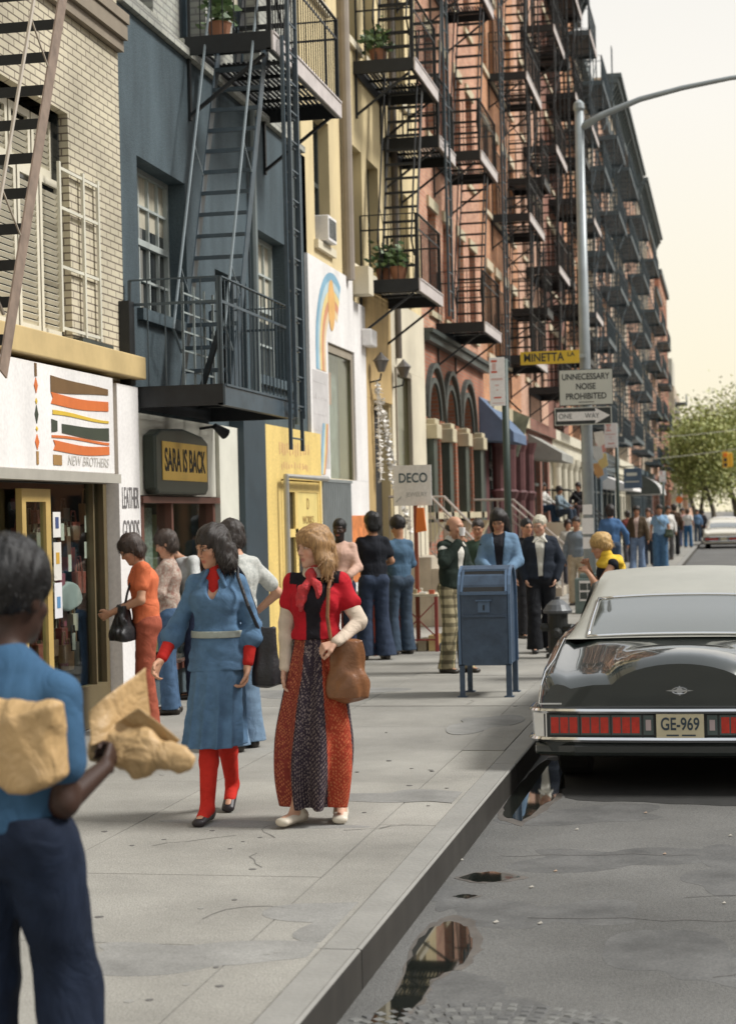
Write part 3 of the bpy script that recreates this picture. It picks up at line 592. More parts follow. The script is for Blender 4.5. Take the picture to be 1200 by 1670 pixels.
for i, o_ in enumerate(ops3[:8]): window(h3, *o_[:4], inset=.15, fr=m_frame_d, muntins=(0, 0), sill=m_crm2, cur=(.0, .3, 0, .5, .2, 0, .4, 0)[i])
MB().box(XF+.003, XF+.05, 22.31, 25.95, 0.02, 2.25).box(XF+.003, XF+.05, 22.31, 23.38, 2.252, 5.15).box(XF+.003, XF+.05, 23.382, 25.11, 4.1, 5.15).box(XF+.003, XF+.05, 25.112, 25.95, 2.252, 4.85).build('white_front', m_white, h3)
MB().box(XF+.003, XF+.045, 25.96, 28.05, 3.52, 5.25).box(XF+.003, XF+.045, 25.96, 26.5, 0.02, 3.518).build('tan_front', m_tan, h3)
MB().box(XF+.003, XF+.04, 28.06, 31.28, 4.15, 5.25).box(XF+.003, XF+.04, 29.82, 31.28, .02, 4.148).box(XF+.003, XF+.038, 28.06, 28.33, .02, 4.148).box(XF+.003, XF+.038, 28.33, 29.82, .02, 2.18).build('cream_front', m_crm2, h3)
MB().tube([(XF+.09, 24.75, 5.1), (XF+.09, 24.75, 13)], .075, 10).build('drainpipe', mat('pipe_taupe', (.28, .24, .2), rough=.6), h3)
MB().tube([(XF+.08, 28.5, 4.3), (XF+.08, 28.5, 13)], .06, 10).build('drainpipe', mat('pipe_dark', (.12, .1, .08), rough=.6), h3)
MB().box(XF+.003, XF+.28, 25.15, 25.5, 4.95, 5.35).build('pipe_head', m_crm2, h3)
MB().box(XF+.05, XF+.2, 25.65, 26.1, 4.25, 4.5).build('white_box', m_white, h3, bevel=.02)
# rainbow: concentric arcs painted on the white front, with an orange disc
def arcband(cy, cz, r0, r1, a0, a1, name, m, x=XF+.051, ky=1.0):
    N = 18; pl = []
    for k in range(N+1): t = math.radians(a0+(a1-a0)*k/N); pl.append((cy+r1*math.cos(t)*ky, cz+r1*math.sin(t)))
    for k in range(N, -1, -1): t = math.radians(a0+(a1-a0)*k/N); pl.append((cy+r0*math.cos(t)*ky, cz+r0*math.sin(t)))
    B = MB()
    n = N+1
    vs = [(x, p[0], p[1]) for p in pl]+[(x+.003, p[0], p[1]) for p in pl]
    fs = [(k, 2*n-1-k, 2*n-2-k, k+1) for k in range(N)]+[(2*n+k, 2*n+k+1, 4*n-2-k, 4*n-1-k) for k in range(N)]
    B.add(vs, fs); return B.build(name, m, h3)
for i, (r0, c) in enumerate(((1.12, (.22, .40, .52)), (1.0, (.45, .58, .62)), (.88, (.74, .58, .25)), (.76, (.60, .28, .16)), (.64, (.70, .55, .35)))):
    arcband(23.75, 3.95, r0-.115, r0, 62, 180, 'rainbow_band', mat('rain%d' % i, c, rough=.7), ky=.98)
    MB().box(XF+.051, XF+.0545, 23.75-.98*r0, 23.75-.98*(r0-.115), 3.68, 3.948).build('rainbow_band', mat('rain%d' % i, c), h3)
    MB().prism([(22.75+.07*i, 2.3), (22.82+.07*i, 2.3), (22.92+.09*i, 2.62), (23.04+.075*i, 2.98), (22.95+.075*i, 2.98), (22.83+.09*i, 2.62)], 'x', XF+.0545, XF+.057).build('rainbow_band', mat('rain%d' % i, c), h3) if i < 4 else None
MB().prism(blob(23.65, 4.62, .2, .36, 24, 4, .03), 'x', XF+.0548, XF+.058).build('painted_sun', mat('sun_orange', (.68, .4, .14), rough=.7), h3)
B = MB(); r2_ = random.Random(9); B.box(XF+.0505, XF+.0512, 22.42, 23.34, 2.38, 3.66)
for k in range(6):
    y_ = 22.5
    while y_ < 23.25: w_ = r2_.uniform(.04, .12); B.box(XF+.051, XF+.0535, y_, y_+w_, 3.5-.21*k, 3.5-.21*k+r2_.uniform(.015, .08)); y_ += w_+r2_.uniform(.03, .1)
B.build('faint_lettering', mat('letter_pale', (.52, .5, .49)), h3)
MB().box(XF+.0, XF+.02, 23.4, 23.5, 2.26, 4.08).box(XF+.0, XF+.02, 25.0, 25.1, 2.26, 4.08).box(XF+0, XF+.02, 23.5, 25.0, 3.98, 4.08).build('shop_frame', mat('frame_taupe', (.3, .26, .2)), h3)
MB().box(XF-.02, XF-.01, 23.4, 25.1, 2.26, 4.08).build('shop_pane', m_glass, h3)
MB().box(XF-.2, XF-.19, 23.4, 25.1, 2.2, 4.1).build('window_back', mat('display_grey', (.22, .23, .2), rough=.8, var=.5, vscale=4), h3)
MB().box(XF-.12, XF-.1, 23.7, 24.2, 3.3, 3.75).build('poster', mat('poster_red', (.5, .2, .12)), h3)
B = MB()
for k in range(16): B.tube([(XF+.09, 22.75+k*.11, 1.2), (XF+.09, 22.75+k*.11, 2.2)], .02, 5)
B.box(XF+.07, XF+.11, 22.7, 24.5, 2.2, 2.24); B.box(XF+.07, XF+.11, 22.7, 24.5, 1.16, 1.2); B.build('window_guard', mat('guard_steel', (.2, .22, .22), rough=.5), h3)
MB().box(XF+.051, XF+.06, 24.6, 25.9, .8, 1.75).build('painted_board', mat('board_orange', (.6, .2, .06), rough=.6, var=.4, vscale=8), h3)
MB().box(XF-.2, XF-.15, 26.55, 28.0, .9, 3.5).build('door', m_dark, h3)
MB().box(XF-.2, XF-.19, 28.35, 29.8, 2.2, 4.13).build('window_back', mat('display_brown', (.16, .14, .1), rough=.8, var=.5, vscale=5), h3)
MB().box(XF-.02, XF-.01, 28.35, 29.8, 2.2, 4.13).build('shop_pane', m_glass, h3)
MB().box(XF-.0, XF+.06, 28.35, 28.43, 2.2, 4.13).box(XF, XF+.06, 29.72, 29.8, 2.2, 4.13).box(XF, XF+.06, 28.43, 29.72, 4.05, 4.13).build('shop_frame', mat('frame_taupe', (.3, .26, .2)), h3)
MB().prism([(28.5, 2.4), (28.9, 2.3), (28.95, 3.0), (28.75, 3.6), (28.55, 3.0)], 'x', XF-.1, XF-.05).build('scarf_display', mat('scarf_o', (.6, .22, .08), rough=.8, var=.5, vscale=9), h3)
for yy, zz in ((26.25, 3.9), (28.15, 3.95)):
    L_ = thing('wall_lantern', 'black wall lantern with a pale cap on the tan shopfront, %s the doorway' % ('left of' if yy < 27 else 'right of'), 'lantern', (XF, yy, zz), group='lanterns beside the shop doorway')
    MB().tube([(XF+.04, yy, zz-.15), (XF+.2, yy, zz-.12), (XF+.22, yy, zz-.02)], .015, 6).build('arm', m_iron, L_)
    MB().lathe([(.05, -.0), (.11, .16), (.13, .17), (.04, .26), (.01, .3)], (XF+.22, yy, zz), 10).build('lamp_glass', mat('lantern', (.12, .11, .1), rough=.3), L_)
gl_ = MB()
r_ = random.Random(5)
def garl(a, c, n, sag=0.0):
    for k in range(n):
        t = k/(n-1); p = Vector(a).lerp(Vector(c), t); p.z -= sag*math.sin(math.pi*t)
        for q in range(5):
            d = Vector((r_.uniform(-1, 1), r_.uniform(-1, 1), r_.uniform(-1, 1))).normalized()*.09; e = d.cross(Vector((0, 0, 1))).normalized()*.04
            gl_.add([p, p+d*.5+e, p+d, p+d*.5-e], [(0, 1, 2, 3)])
gl_.tube([(XF+.14, 26.45, 2.3), (XF+.14, 26.3, 3.75), (XF+.14, 26.9, 3.0), (XF+.2, 26.9, 2.9), (XF+.22, 27.6, 2.1), (XF+.25, 28.3, 1.5)], .012, 5); garl((XF+.14, 26.3, 3.75), (XF+.2, 26.9, 2.9), 14); garl((XF+.2, 26.9, 2.9), (XF+.25, 28.3, 1.5), 24, .1); garl((XF+.14, 26.3, 3.75), (XF+.14, 26.45, 2.3), 18); garl((XF+.14, 26.9, 3.0), (XF+.2, 27.1, 2.2), 12)
tag(gl_.build('garland', mat('feather', (.8, .78, .74), rough=.9), None, loc=(XF+.15, 26.3, 1.5)), 'white feathery garland draped from the lantern over the dark doorway', 'garland')
# ================================================================ HOUSE 4: red brick with three arches
m_bred = brick('brick_red', (0.42, 0.16, 0.09), (0.34, 0.13, 0.08), (0.30, 0.21, 0.16), bump=.4)
m_bsal = brick('brick_salmon', (0.60, 0.32, 0.20), (0.44, 0.19, 0.12), (0.46, 0.34, 0.26), bump=.3)
h4 = thing('brick_house', 'red brick house with three dark arched windows and salmon upper floors', 'building', (XF, 31.3, 0))
arches = [(31.75, 33.05), (33.75, 35.05), (35.95, 37.35)]
ops4 = [(a, c, 1.8, 4.15, 'arch') for a, c in arches]
wall('wall', 31.303, 39.4, 0, 5.0, ops4, m_bred, h4, depth=.16)
B = MB(); B.box(XF-.16, XF-.15, 31.4, 39.3, 1.7, 4.3); B.build('window_back', m_win, h4)
m_cap = mat('stone_cap', (.5, .44, .3), rough=.7, var=.15); m_grn = mat('paint_green_black', (.035, .05, .04), rough=.45, var=.2)
for a, c in arches:
    r0 = (c-a)/2; cy = (a+c)/2; zc = 4.15-r0
    for rr, wd_, mm, xo_ in ((r0+.02, .10, m_frame_d, .05), (r0+.30, .09, m_frame_d, .09)):
        B = MB(); N = 16
        for k in range(N):
            t0, t1 = math.pi*k/N, math.pi*(k+1)/N
            P_ = [(cy-rr*math.cos(t), zc+rr*math.sin(t)) for t in (t0, t1)]; Q_ = [(cy-(rr+wd_)*math.cos(t), zc+(rr+wd_)*math.sin(t)) for t in (t0, t1)]
            B.prism([P_[0], P_[1], Q_[1], Q_[0]], 'x', XF+.002, XF+xo_)
        B.build('arch_moulding', mm, h4)
    f_ = MB(); f_.box(XF-.12, XF-.06, a+.01, a+.09, 1.8, zc); f_.box(XF-.12, XF-.06, c-.09, c-.01, 1.8, zc); f_.box(XF-.12, XF-.06, a+.09, c-.09, 1.8, 1.9); f_.box(XF-.12, XF-.06, a+.09, c-.09, 2.9, 3.0); f_.box(XF-.12, XF-.07, cy-.03, cy+.03, 1.9, 4.1)
    f_.build('window', m_grn, h4)
for yy in (31.55, 33.4, 35.5, 37.7):
    MB().box(XF+.003, XF+.16, yy-.2, yy+.2, 1.6, 3.1).build('pier', m_grn, h4, bevel=.01); MB().box(XF+.003, XF+.24, yy-.26, yy+.26, 3.1, 3.36).box(XF+.003, XF+.2, yy-.22, yy+.22, 3.362, 3.46).build('capital', m_cap, h4, bevel=.015)
    MB().prism([(XF+.003, 1.25), (XF+.1, 1.25), (XF+.3, 1.6), (XF+.003, 1.6)], 'y', yy-.2, yy+.2).build('corbel', m_cap, h4)
MB().box(XF+.003, XF+.16, 31.31, 38.3, 1.66, 1.78).build('sill', m_cap, h4)
MB().box(XF+.003, XF+.14, 31.31, 39.38, 4.86, 5.0).box(XF+.003, XF+.2, 31.31, 39.38, 5.003, 5.08).build('string_course', m_frame_d, h4)
MB().box(XF+.003, XF+.02, 38.4, 39.3, .02, 3.3).build('door', m_frame_d, h4)
cyc = [m_frame_w, m_frame_d, mat('frame_rust', (.3, .12, .08))]
def rows(h, y0, y1, zs, n, wd, hh, fr, sill, lintel, wallm, z0, z1, x=None, detail=False, name='upper_wall', depth=.2, marg=.5):
    ops = []; 
    for z in zs:
        for k in range(n):
            yc = y0+marg+(y1-y0-2*marg)*(k+.5)/n; ops.append((yc-wd/2, yc+wd/2, z, z+hh))
    wall(name, y0+.003, y1, z0, z1, ops, wallm, h, depth=depth)
    for i, o in enumerate(ops): window(h, *o, inset=.13, fr=fr, muntins=(0, 0), detail=detail, sill=sill, lintel=lintel, cur=rnd.choice([0, 0, .3, .5]))
rows(h4, 31.3, 39.4, (5.5, 8.8, 12.1), 4, .95, 1.9, cyc[2], m_cap, m_cap, m_bsal, 5.002, 15)
# ================================================================ generic row beyond
m_borg = brick('brick_orange', (0.56, 0.26, 0.13), (0.42, 0.17, 0.09), (0.42, 0.3, 0.2), bump=.3)
m_bpink = brick('brick_pink', (0.62, 0.37, 0.25), (0.50, 0.27, 0.18), (0.46, 0.34, 0.27), bump=.3)
m_bbrn = brick('brick_brown', (0.28, 0.11, 0.075), (0.23, 0.095, 0.07), (0.2, 0.15, 0.12), bump=.3)
m_bwht = brick('brick_white', (0.54, 0.47, 0.36), (0.42, 0.33, 0.25), (0.34, 0.29, 0.23), bump=.3)
m_cor = mat('cornice_slate', (.06, .08, .085), rough=.55, var=.25)
m_lintp = mat('lintel_cream', (.58, .5, .36), rough=.7)
m_maroon = mat('paint_maroon', (.12, .05, .05), rough=.5, var=.2)
m_slate = mat('paint_slate', (.05, .075, .092), rough=.5, var=.2)
spec = [ # y0,y1,roof,wall,lintel,label,cornice?,ground material, window cols
 (39.4, 46.8, 21.5, m_borg, m_lintp, 'orange brick tenement with cream lintels and maroon shop pillars', 0, m_maroon, 4),
 (46.8, 54.0, 21.5, m_bpink, m_lintp, 'pink brick tenement with fire escapes behind the street name sign', 0, m_bbrn, 3),
 (54.0, 61.0, 21.3, m_bbrn, m_lintp, 'dark red brick tenement just left of the lamp post', 0, m_frame_w, 4),
 (61.0, 67.6, 21.2, m_borg, m_lintp, 'tall orange brick tenement rising behind the lamp post top', 1, m_frame_w, 3),
 (67.6, 76.5, 19.4, m_bwht, m_slate, 'white brick tenement with slate-blue trim right of the lamp post', 0, m_slate, 4),
 (76.5, 86.0, 19.8, m_bpink, m_slate, 'pale pink tenement half hidden by slate-blue fire escapes', 0, m_slate, 4),
 (86.0, 99.0, 22.6, m_bwht, m_slate, 'pale tenement under the nearer big dark cornice', 1, m_frame_w, 5),
 (99.0, 112.0, 22.6, m_bpink, m_slate, 'pinkish tenement under the far end of the big dark cornice', 1, m_slate, 5),
 (115.0, 128.0, 22.9, m_bwht, m_slate, 'pale tenement under the second dark cornice', 1, m_slate, 5),
 (128.0, 141.0, 22.9, m_bpink, m_slate, 'pinkish tenement at the far end of the second dark cornice', 1, m_bbrn, 5),
 (141.0, 152.0, 19.2, m_bpink, m_slate, 'lower pink tenement beyond the second cornice', 0, m_slate, 4),
 (152.0, 171.0, 22.0, m_bred, m_lintp, 'red brick corner house at the far end of the row', 0, m_bred, 6)]
H = []
for i, (a, c, zr, wm, lt, lb, co, gm, n) in enumerate(spec):
    h = thing('tenement_house', lb, 'building', (XF, a, 0)); H.append(h)
    zs = [5.4+3.3*k for k in range(5) if 5.4+3.3*k+2.2 < zr]
    rows(h, a, c, zs, n, 1.0, 1.95, cyc[i % 3] if i < 4 else m_slate, lt, lt, wm, 4.3, zr, detail=False)
    # ground floor: piers, dark shop openings, fascia
    k_ = max(2, int((c-a)/2.4)); opn = []
    for q in range(k_): u0 = a+.35+(c-a-.7)*q/k_; opn.append((u0+.25, u0+(c-a-.7)/k_-.25, .3 if q % 2 else .02, 3.4))
    wall('ground_wall', a+.003, c, 0, 4.297, opn, gm, h, depth=.15)
    MB().box(XF-.15, XF-.14, a+.1, c-.1, 0, 3.5).build('shop_pane', m_win, h)
    MB().box(XF+.003, XF+.22, a+.02, c-.02, 3.95, 4.25).box(XF+.003, XF+.1, a+.02, c-.02, 3.55, 3.948).build('fascia', gm if i != 0 else m_cap, h)
    for u in opn: MB().box(XF-.12, XF-.05, (u[0]+u[1])/2-.04, (u[0]+u[1])/2+.04, .3, 3.4).box(XF-.12, XF-.05, u[0], (u[0]+u[1])/2-.04, 2.5, 2.58).box(XF-.12, XF-.05, (u[0]+u[1])/2+.04, u[1], 2.5, 2.58).build('window', m_frame_w if i in (2, 3, 6) else m_frame_d, h)
    if co: cornice(h, a, c, zr+.15, m_cor, out=.75, h=1.3)
    else: MB().box(XF+.003, XF+.25, a, c, zr-.35, zr+.1).build('cornice', m_cor, h)
# white pillared entrance of the dark red house
for q in range(7): MB().lathe([(.2, 0), (.17, .1), (.14, .3), (.13, 2.9), (.2, 3.1), (.22, 3.3)], (XF+.18, 54.4+q*2.1, .2), 12).build('pillar', m_frame_w, H[2 if 54.4+q*2.1 < 61 else 3])
for q in range(4): MB().lathe([(.24, 0), (.18, .15), (.15, .4), (.14, 2.0), (.22, 2.2), (.15, 2.25), (.16, 3.2), (.25, 3.5)], (XF+.2, 40.2+q*2.0, .05), 10).build('pillar', m_maroon, H[0])
# party wall ends seen over the lower roofs
# ---------------------------------------------------------------- fire escapes of the row
lv = lambda z0, n: [z0+3.3*k for k in range(n)]
fire_escape('black fire escape with a planted landing on the cream house', 25.75, 27.9, [5.2, 8.45, 11.7], step=.13, x_st=-4.95, rail_m=m_iron, dy=-.3)
fe3b = fire_escape('black fire escape landings set inboard on the cream house', 27.95, 29.6, [7.75, 11.0], step=.12, up=False, x_st=-4.95, hand=False)
fe3 = thing('iron_ladder', 'tall vertical iron ladder in front of the cream house', 'ladder', (XO, 28.2, 5)); ladder(fe3, XO+.06, 28.1, 4.9, 12, .42, m_ironb)
fire_escape('black fire escape above the three brick arches', 32.9, 35.3, [5.3, 8.5, 11.75], step=.13, x_st=-4.95, rail_m=m_iron)
fe4 = thing('iron_ladder', 'long iron ladder hanging right of the brick arches', 'ladder', (XO, 35.6, 5)); ladder(fe4, XO+.06, 35.55, 4.7, 14, .45, m_ironb)
labs = ['fire escape on the orange brick tenement with maroon pillars', 'fire escape behind the street name sign', 'fire escape just left of the lamp post on dark red brick', 'top fire escape left of the lamp arm',
        'slate-blue fire escape directly right of the lamp post', 'slate-blue fire escape on the pale pink tenement', 'fire escape under the nearer dark cornice', 'fire escape under the far end of the first cornice', 'fire escape under the second dark cornice', 'fire escape at the end of the second cornice', 'fire escape on the low pink tenement']
for i, (a, c) in enumerate([(41.3, 44.6), (48.6, 51.8), (55.6, 58.9), (62.6, 66), (69, 74), (78, 84.5), (88, 97), (101, 110), (117, 126), (130, 139), (142.5, 150)]):
    far = i > 3; mm = m_iron if i < 3 else m_slate
    fire_escape(labs[i], a, c, lv(5.3-(i % 3)*.25+.1, 5 if i < 9 else 4), near_m=mm, fasc_m=m_fascl if i < 4 else mm, slats=(i < 2), step=.14 if i < 3 else .17, hand=(i < 4), x_st=-4.95, stair_w=.5)
    if i in (1, 4, 6): ld = thing('iron_ladder', ['', 'roof ladder beside the fire escape behind the street name sign', '', '', 'slate-blue roof ladder right of the lamp post', '', 'roof ladder under the nearer dark cornice'][i], 'ladder', (XO, c+.3, 5)); ladder(ld, XO+.05, c+.2, 5, 20 if i != 4 else 21, .4, mm)
for i, (a, c, z) in enumerate([(44.9, 46.4, 6.9), (44.9, 46.4, 10.2), (52.2, 53.8, 8.6), (59.2, 60.8, 6.8), (59.2, 60.8, 13.5), (52.2, 53.8, 15.2)]):
    fx = thing('iron_balcony', ['small iron balcony on the orange tenement, lower one', 'small iron balcony on the orange tenement, upper one', 'small iron balcony at the edge of the pink tenement, lower one', 'small iron balcony at the edge of the dark red tenement, lower one', 'small iron balcony at the edge of the dark red tenement, upper one', 'small iron balcony at the edge of the pink tenement, upper one'][i], 'balcony', (XF, a, z), group='small iron balconies'); landing(fx, a, c, z, m_iron, m_iron, None, slats=False, step=.16)
# ================================================================ beyond the row
m_bei = mat('far_beige', (.42, .40, .34), rough=.9, var=.1)
fb = thing('apartment_block', 'pale beige apartment block rising far behind the trees', 'building', (-10, 330, 0))
B = MB(); B.box(-21, -9.5, 330, 345, 0, 29.5); B.build('wall', m_bei, fb)
for r in range(8):
    for q in range(5): MB().box(-20.4+q*2.2, -19.2+q*2.2, 329.9, 329.98, 3+r*3.2, 4.7+r*3.2).build('window', m_slate, fb)
fw = thing('brick_house', 'whitewashed corner house beyond the crossing', 'building', (-6, 200, 0))
B = MB(); B.box(-16, -5.6, 200, 225, 0, 15.5); B.build('wall', m_bwht, fw)
for r in range(4):
    for q in range(4): MB().box(-5.62, -5.55, 202+q*5.5, 204+q*5.5, 2+r*3.4, 4+r*3.4).build('window', m_slate, fw)
    MB().box(-5.55, -4.4, 205, 211, 3.6+r*3.4, 3.75+r*3.4).box(-4.45, -4.4, 205, 211, 3.75+r*3.4, 4.7+r*3.4).build('balcony', m_slate, fw)
fw2 = thing('brick_house', 'pinkish low house beyond the whitewashed corner house', 'building', (-6, 226, 0))
B = MB(); B.box(-16, -5.0, 226, 260, 0, 12); B.build('wall', m_bpink, fw2)
for r in range(3):
    for q in range(5): MB().box(-5.02, -4.95, 228+q*6, 231+q*6, 2+r*3.4, 4+r*3.4).build('window', m_slate, fw2)
# trees
m_bark = mat('bark', (.10, .085, .06), rough=.9, var=.3, bump=.5)
m_leaf = [mat('leaf_a', (.27, .29, .075), rough=.6, var=.3, vscale=.5), mat('leaf_b', (.17, .20, .05), rough=.6, var=.3, vscale=.5), mat('leaf_c', (.38, .38, .14), rough=.6, var=.2)]
for m_ in m_leaf:
    m_.node_tree.nodes['Principled BSDF'].inputs['Transmission Weight'].default_value = 0.0
def tree(x, y, h, r, label, seed, nleaf=2600, ls=.32):
    R = random.Random(seed); t = thing('street_tree', label, 'tree', (x, y, 0), group='leafy spring trees along the far street')
    B = MB(); tips = []
    def limb(p, d, L, rad, dep):
        pts = [p]; n = 4
        for k in range(n):
            d = (d+Vector((R.uniform(-.25, .25), R.uniform(-.25, .25), R.uniform(-.02, .18)))).normalized(); pts.append(pts[-1]+d*L/n)
        B.tube(pts, [rad*(1-.45*k/n) for k in range(n+1)], 6)
        tips.extend(pts[2:]) if dep > 0 else None
        if dep < 3:
            for q in range(3 if dep else 5):
                a = R.uniform(0, 6.28); e = Vector((math.cos(a), math.sin(a), R.uniform(.35, 1.0))).normalized(); limb(pts[R.choice([2, 3, 4])] if dep else pts[-1-(q % 2)], (d*.5+e).normalized(), L*R.uniform(.55, .75), rad*.5, dep+1)
    limb(Vector((x, y, 0)), Vector((0, 0, 1)), h*.38, h*.022, 0)
    B.build('trunk', m_bark, t, smooth=True)
    Lf = MB(); c = Vector((x, y, h*.62))
    for k in range(nleaf):
        p = R.choice(tips)+Vector((R.gauss(0, 1), R.gauss(0, 1), R.gauss(0, 1.1)))*r*.24
        if ((p-c).length > r*1.12*R.uniform(.85, 1.05)): continue
        nrm = Vector((R.uniform(-1, 1), R.uniform(-1, 1), R.uniform(0, 1))).normalized(); u = nrm.cross(Vector((R.random(), R.random(), 1))).normalized(); v = nrm.cross(u); s = ls*R.uniform(.6, 1.3)
        Lf.add([p-u*s*.5, p+v*s*.3, p+u*s*.5, p-v*s*.3], [(0, 1, 2, 3)], 0 if R.random() < .5 else (1 if R.random() < .6 else 2))
    Lf.build('crown', m_leaf, t, fixn=False)
for i, (x, y, h, r, lb, nl) in enumerate([(-.9, 122, 9.2, 4.0, 'leafy tree with the dark forked trunk behind the traffic light', 5600), (-2.4, 160, 10.2, 4.4, 'pale green tree at the left end of the trees, beside the red corner house', 3600), (1.6, 150, 12.0, 6.0, 'tall leafy tree cut by the right edge of the picture', 6500), (-3.2, 192, 12.5, 6, 'light green tree farther off behind the forked one', 3600), (.9, 136, 10.5, 5.0, 'broad tree above the distant parked cars', 5200), (1, 215, 15, 7, 'farthest tree at the right edge', 3600)]):
    tree(x, y, h, r, lb, 40+i, int(nl*1.5), .25 if y < 155 else .36)
# the other side of the street, seen only in glass, chrome and puddles
for i, (a, c, zr, wm) in enumerate(((-14, 4, 8.5, m_bbrn), (4, 17, 10, m_bred), (17, 31, 9, m_bwht), (31, 50, 10, m_bbrn), (50, 80, 9.5, m_borg))):
    hh = thing('brick_house', ['brown', 'red', 'white', 'dark brown', 'orange'][i]+' brick house across the street, outside the picture', 'building', (13.5, a, 0)); B = MB(); B.box(13.5, 22, a, c, 0, zr); B.build('wall', wm, hh)
    n_ = int((c-a)/3)
    for q in range(n_):
        for r in range(3): MB().box(13.44, 13.52, a+.8+q*3, a+2.2+q*3, .8+r*3, 2.8+r*3).build('window', m_win, hh)

for i, (a, c) in enumerate([(41.3, 44.6), (48.6, 51.8), (55.6, 58.9), (62.6, 66), (69, 74), (78, 84.5), (88, 97), (101, 110)]):
    B = MB(); rr_ = random.Random(80+i); m_ = m_iron if i < 3 else m_slate
    for k in range(3 if i < 4 else 4):
        yy = a+.1+(c-a-.2)*k/(2 if i < 4 else 3); B.bar((XO-.03, yy, 5.2), (XO-.03, yy, 18.6), .035)
    for lvl in range(4):
        z0 = 5.4+3.3*lvl; B.bar((XO-.035, a+.2, z0+1.15), (XO-.035, c-.2, z0+2.9), .02); B.bar((XF+.12, a+.3, z0+2.7), (XO-.04, a+.3, z0+1.6), .02)
        for q in range(5): B.bar((XF+.1, a+.4+q*.22, z0), (XF+.1, a+.4+q*.22, z0+1.6), .016)
        B.bar((XF+.1, a+.4, z0+1.6), (XF+.1, a+1.3, z0+1.6), .02); B.bar((XF+.1, a+.4, z0+.8), (XF+.1, a+1.3, z0+.8), .02)
    for o_ in list(bpy.data.objects):
        if o_.name.startswith('fire_escape') and o_.get('label') == labs[i]: B.build('upright', m_, o_); break
# ================================================================ STREET FURNITURE
m_mail = mat('mail_blue', (0.045, 0.075, 0.12), rough=.45, spec=.5, var=.25, vscale=9, bump=.1, bscale=30)
m_mailedge = mat('mail_edge', (0.09, 0.15, 0.24), rough=.4)
mx0, mx1, my = -2.52, -2.03, 16.62
mb_ = thing('mailbox', 'blue steel street mailbox with rounded top standing on four legs', 'mailbox', ((mx0+mx1)/2, my+.28, 0))
prof = [(0, .30), (0, .97), (.025, 1.06), (.07, 1.14), (.14, 1.2), (.22, 1.23), (.30, 1.235), (.38, 1.22), (.46, 1.16), (.52, 1.07), (.555, .95), (.56, .30)]
MB().prism([(my+a, z) for a, z in prof], 'x', mx0+.02, mx1-.02).build('body', m_mail, mb_)
for x0 in (mx0, mx1-.02):
    B = MB(); inner = [(a*.9+.028, .3+(z-.3)*.965+.01) for a, z in prof]
    P = [(my+a, z) for a, z in prof]; Q = [(my+a, z) for a, z in inner]
    for k in range(len(P)-1): B.prism([P[k], P[k+1], Q[k+1], Q[k]], 'x', x0-.006, x0+.026)
    B.build('side_rim', m_mailedge, mb_)
B = MB(); B.add([(mx0+.05, my-.006+.0, .995), (mx1-.05, my-.006, .995), (mx1-.055, my+.105, 1.185), (mx0+.055, my+.105, 1.185), (mx0+.05, my+.03, .995), (mx1-.05, my+.03, .995), (mx1-.055, my+.14, 1.185), (mx0+.055, my+.14, 1.185)], [(0, 1, 2, 3), (7, 6, 5, 4), (0, 3, 7, 4), (1, 5, 6, 2), (3, 2, 6, 7), (0, 4, 5, 1)])
B.build('door_recess', mat('recess_black', (.008, .009, .009), rough=.6), mb_)
B = MB(); B.bar((mx0+.03, my-.012, .98), (mx1-.03, my-.012, .98), .025, .03); B.bar((mx0+.035, my-.0, .99), (mx0+.045, my+.115, 1.19), .02, .03); B.bar((mx1-.035, my-.0, .99), (mx1-.045, my+.115, 1.19), .02, .03); B.bar((mx0+.04, my+.12, 1.195), (mx1-.04, my+.12, 1.195), .03, .02)
B.build('door_frame', m_mailedge, mb_)
B = MB(); B.box(mx0+.19, mx1-.19, my-.012, my-.001, .80, .90); B.box(mx0+.17, mx1-.17, my-.03, my-.001, .905, .918); B.build('lock_plate', m_mailedge, mb_)
MB().box(mx0+.04, mx1-.04, my-.018, my-.001, .755, .775).build('seam', m_mail, mb_)
MB().box(mx0+.238, mx0+.252, my-.02, my-.0125, .82, .87).build('keyhole', m_iron, mb_)
for lx in (mx0+.0, mx1-.05):
    for ly in (my+.0, my+.5):
        B = MB(); B.box(lx, lx+.05, ly, ly+.012, .012, .31); B.box(lx if lx < -2.3 else lx+.038, lx+.012 if lx < -2.3 else lx+.05, ly+.0125, ly+.055, .012, .31); B.box(lx-.02, lx+.07, ly-.02, ly+.07, 0, .0118); B.build('leg', m_mail, mb_)
# lamp post
m_galv = mat('pole_grey', (.30, .33, .34), rough=.45, metal=.3, var=.15, vscale=3)
lp = thing('street_lamp', 'tall pale grey street lamp post with a curved arm over the road', 'street lamp', (-2.33, 30.4, 0))
MB().tube([(-2.33, 30.4, .5), (-2.33, 30.4, 4), (-2.33, 30.4, 8.55)], [.105, .095, .075], 12).build('pole', m_galv, lp, smooth=True)
MB().lathe([(.075, 0), (.1, .05), (.09, .14), (.03, .2)], (-2.33, 30.4, 8.54), 12).build('pole_cap', m_galv, lp)
MB().box(-2.58, -2.12, 30.2, 30.62, .0, .6).box(-2.5, -2.18, 30.26, 30.56, .602, .68).build('base', mat('base_green', (.12, .16, .15), rough=.5, var=.2), lp, bevel=.015)
B = MB(); pts = [(-2.33, 30.4, 8.25), (-1.95, 30.4, 8.45), (-1.3, 30.4, 8.68), (-.6, 30.4, 8.82), (.2, 30.4, 8.93), (1.0, 30.4, 8.98)]
B.tube(pts, [.07, .06, .05, .045, .04, .04], 8); B.build('arm', m_galv, lp, smooth=True)
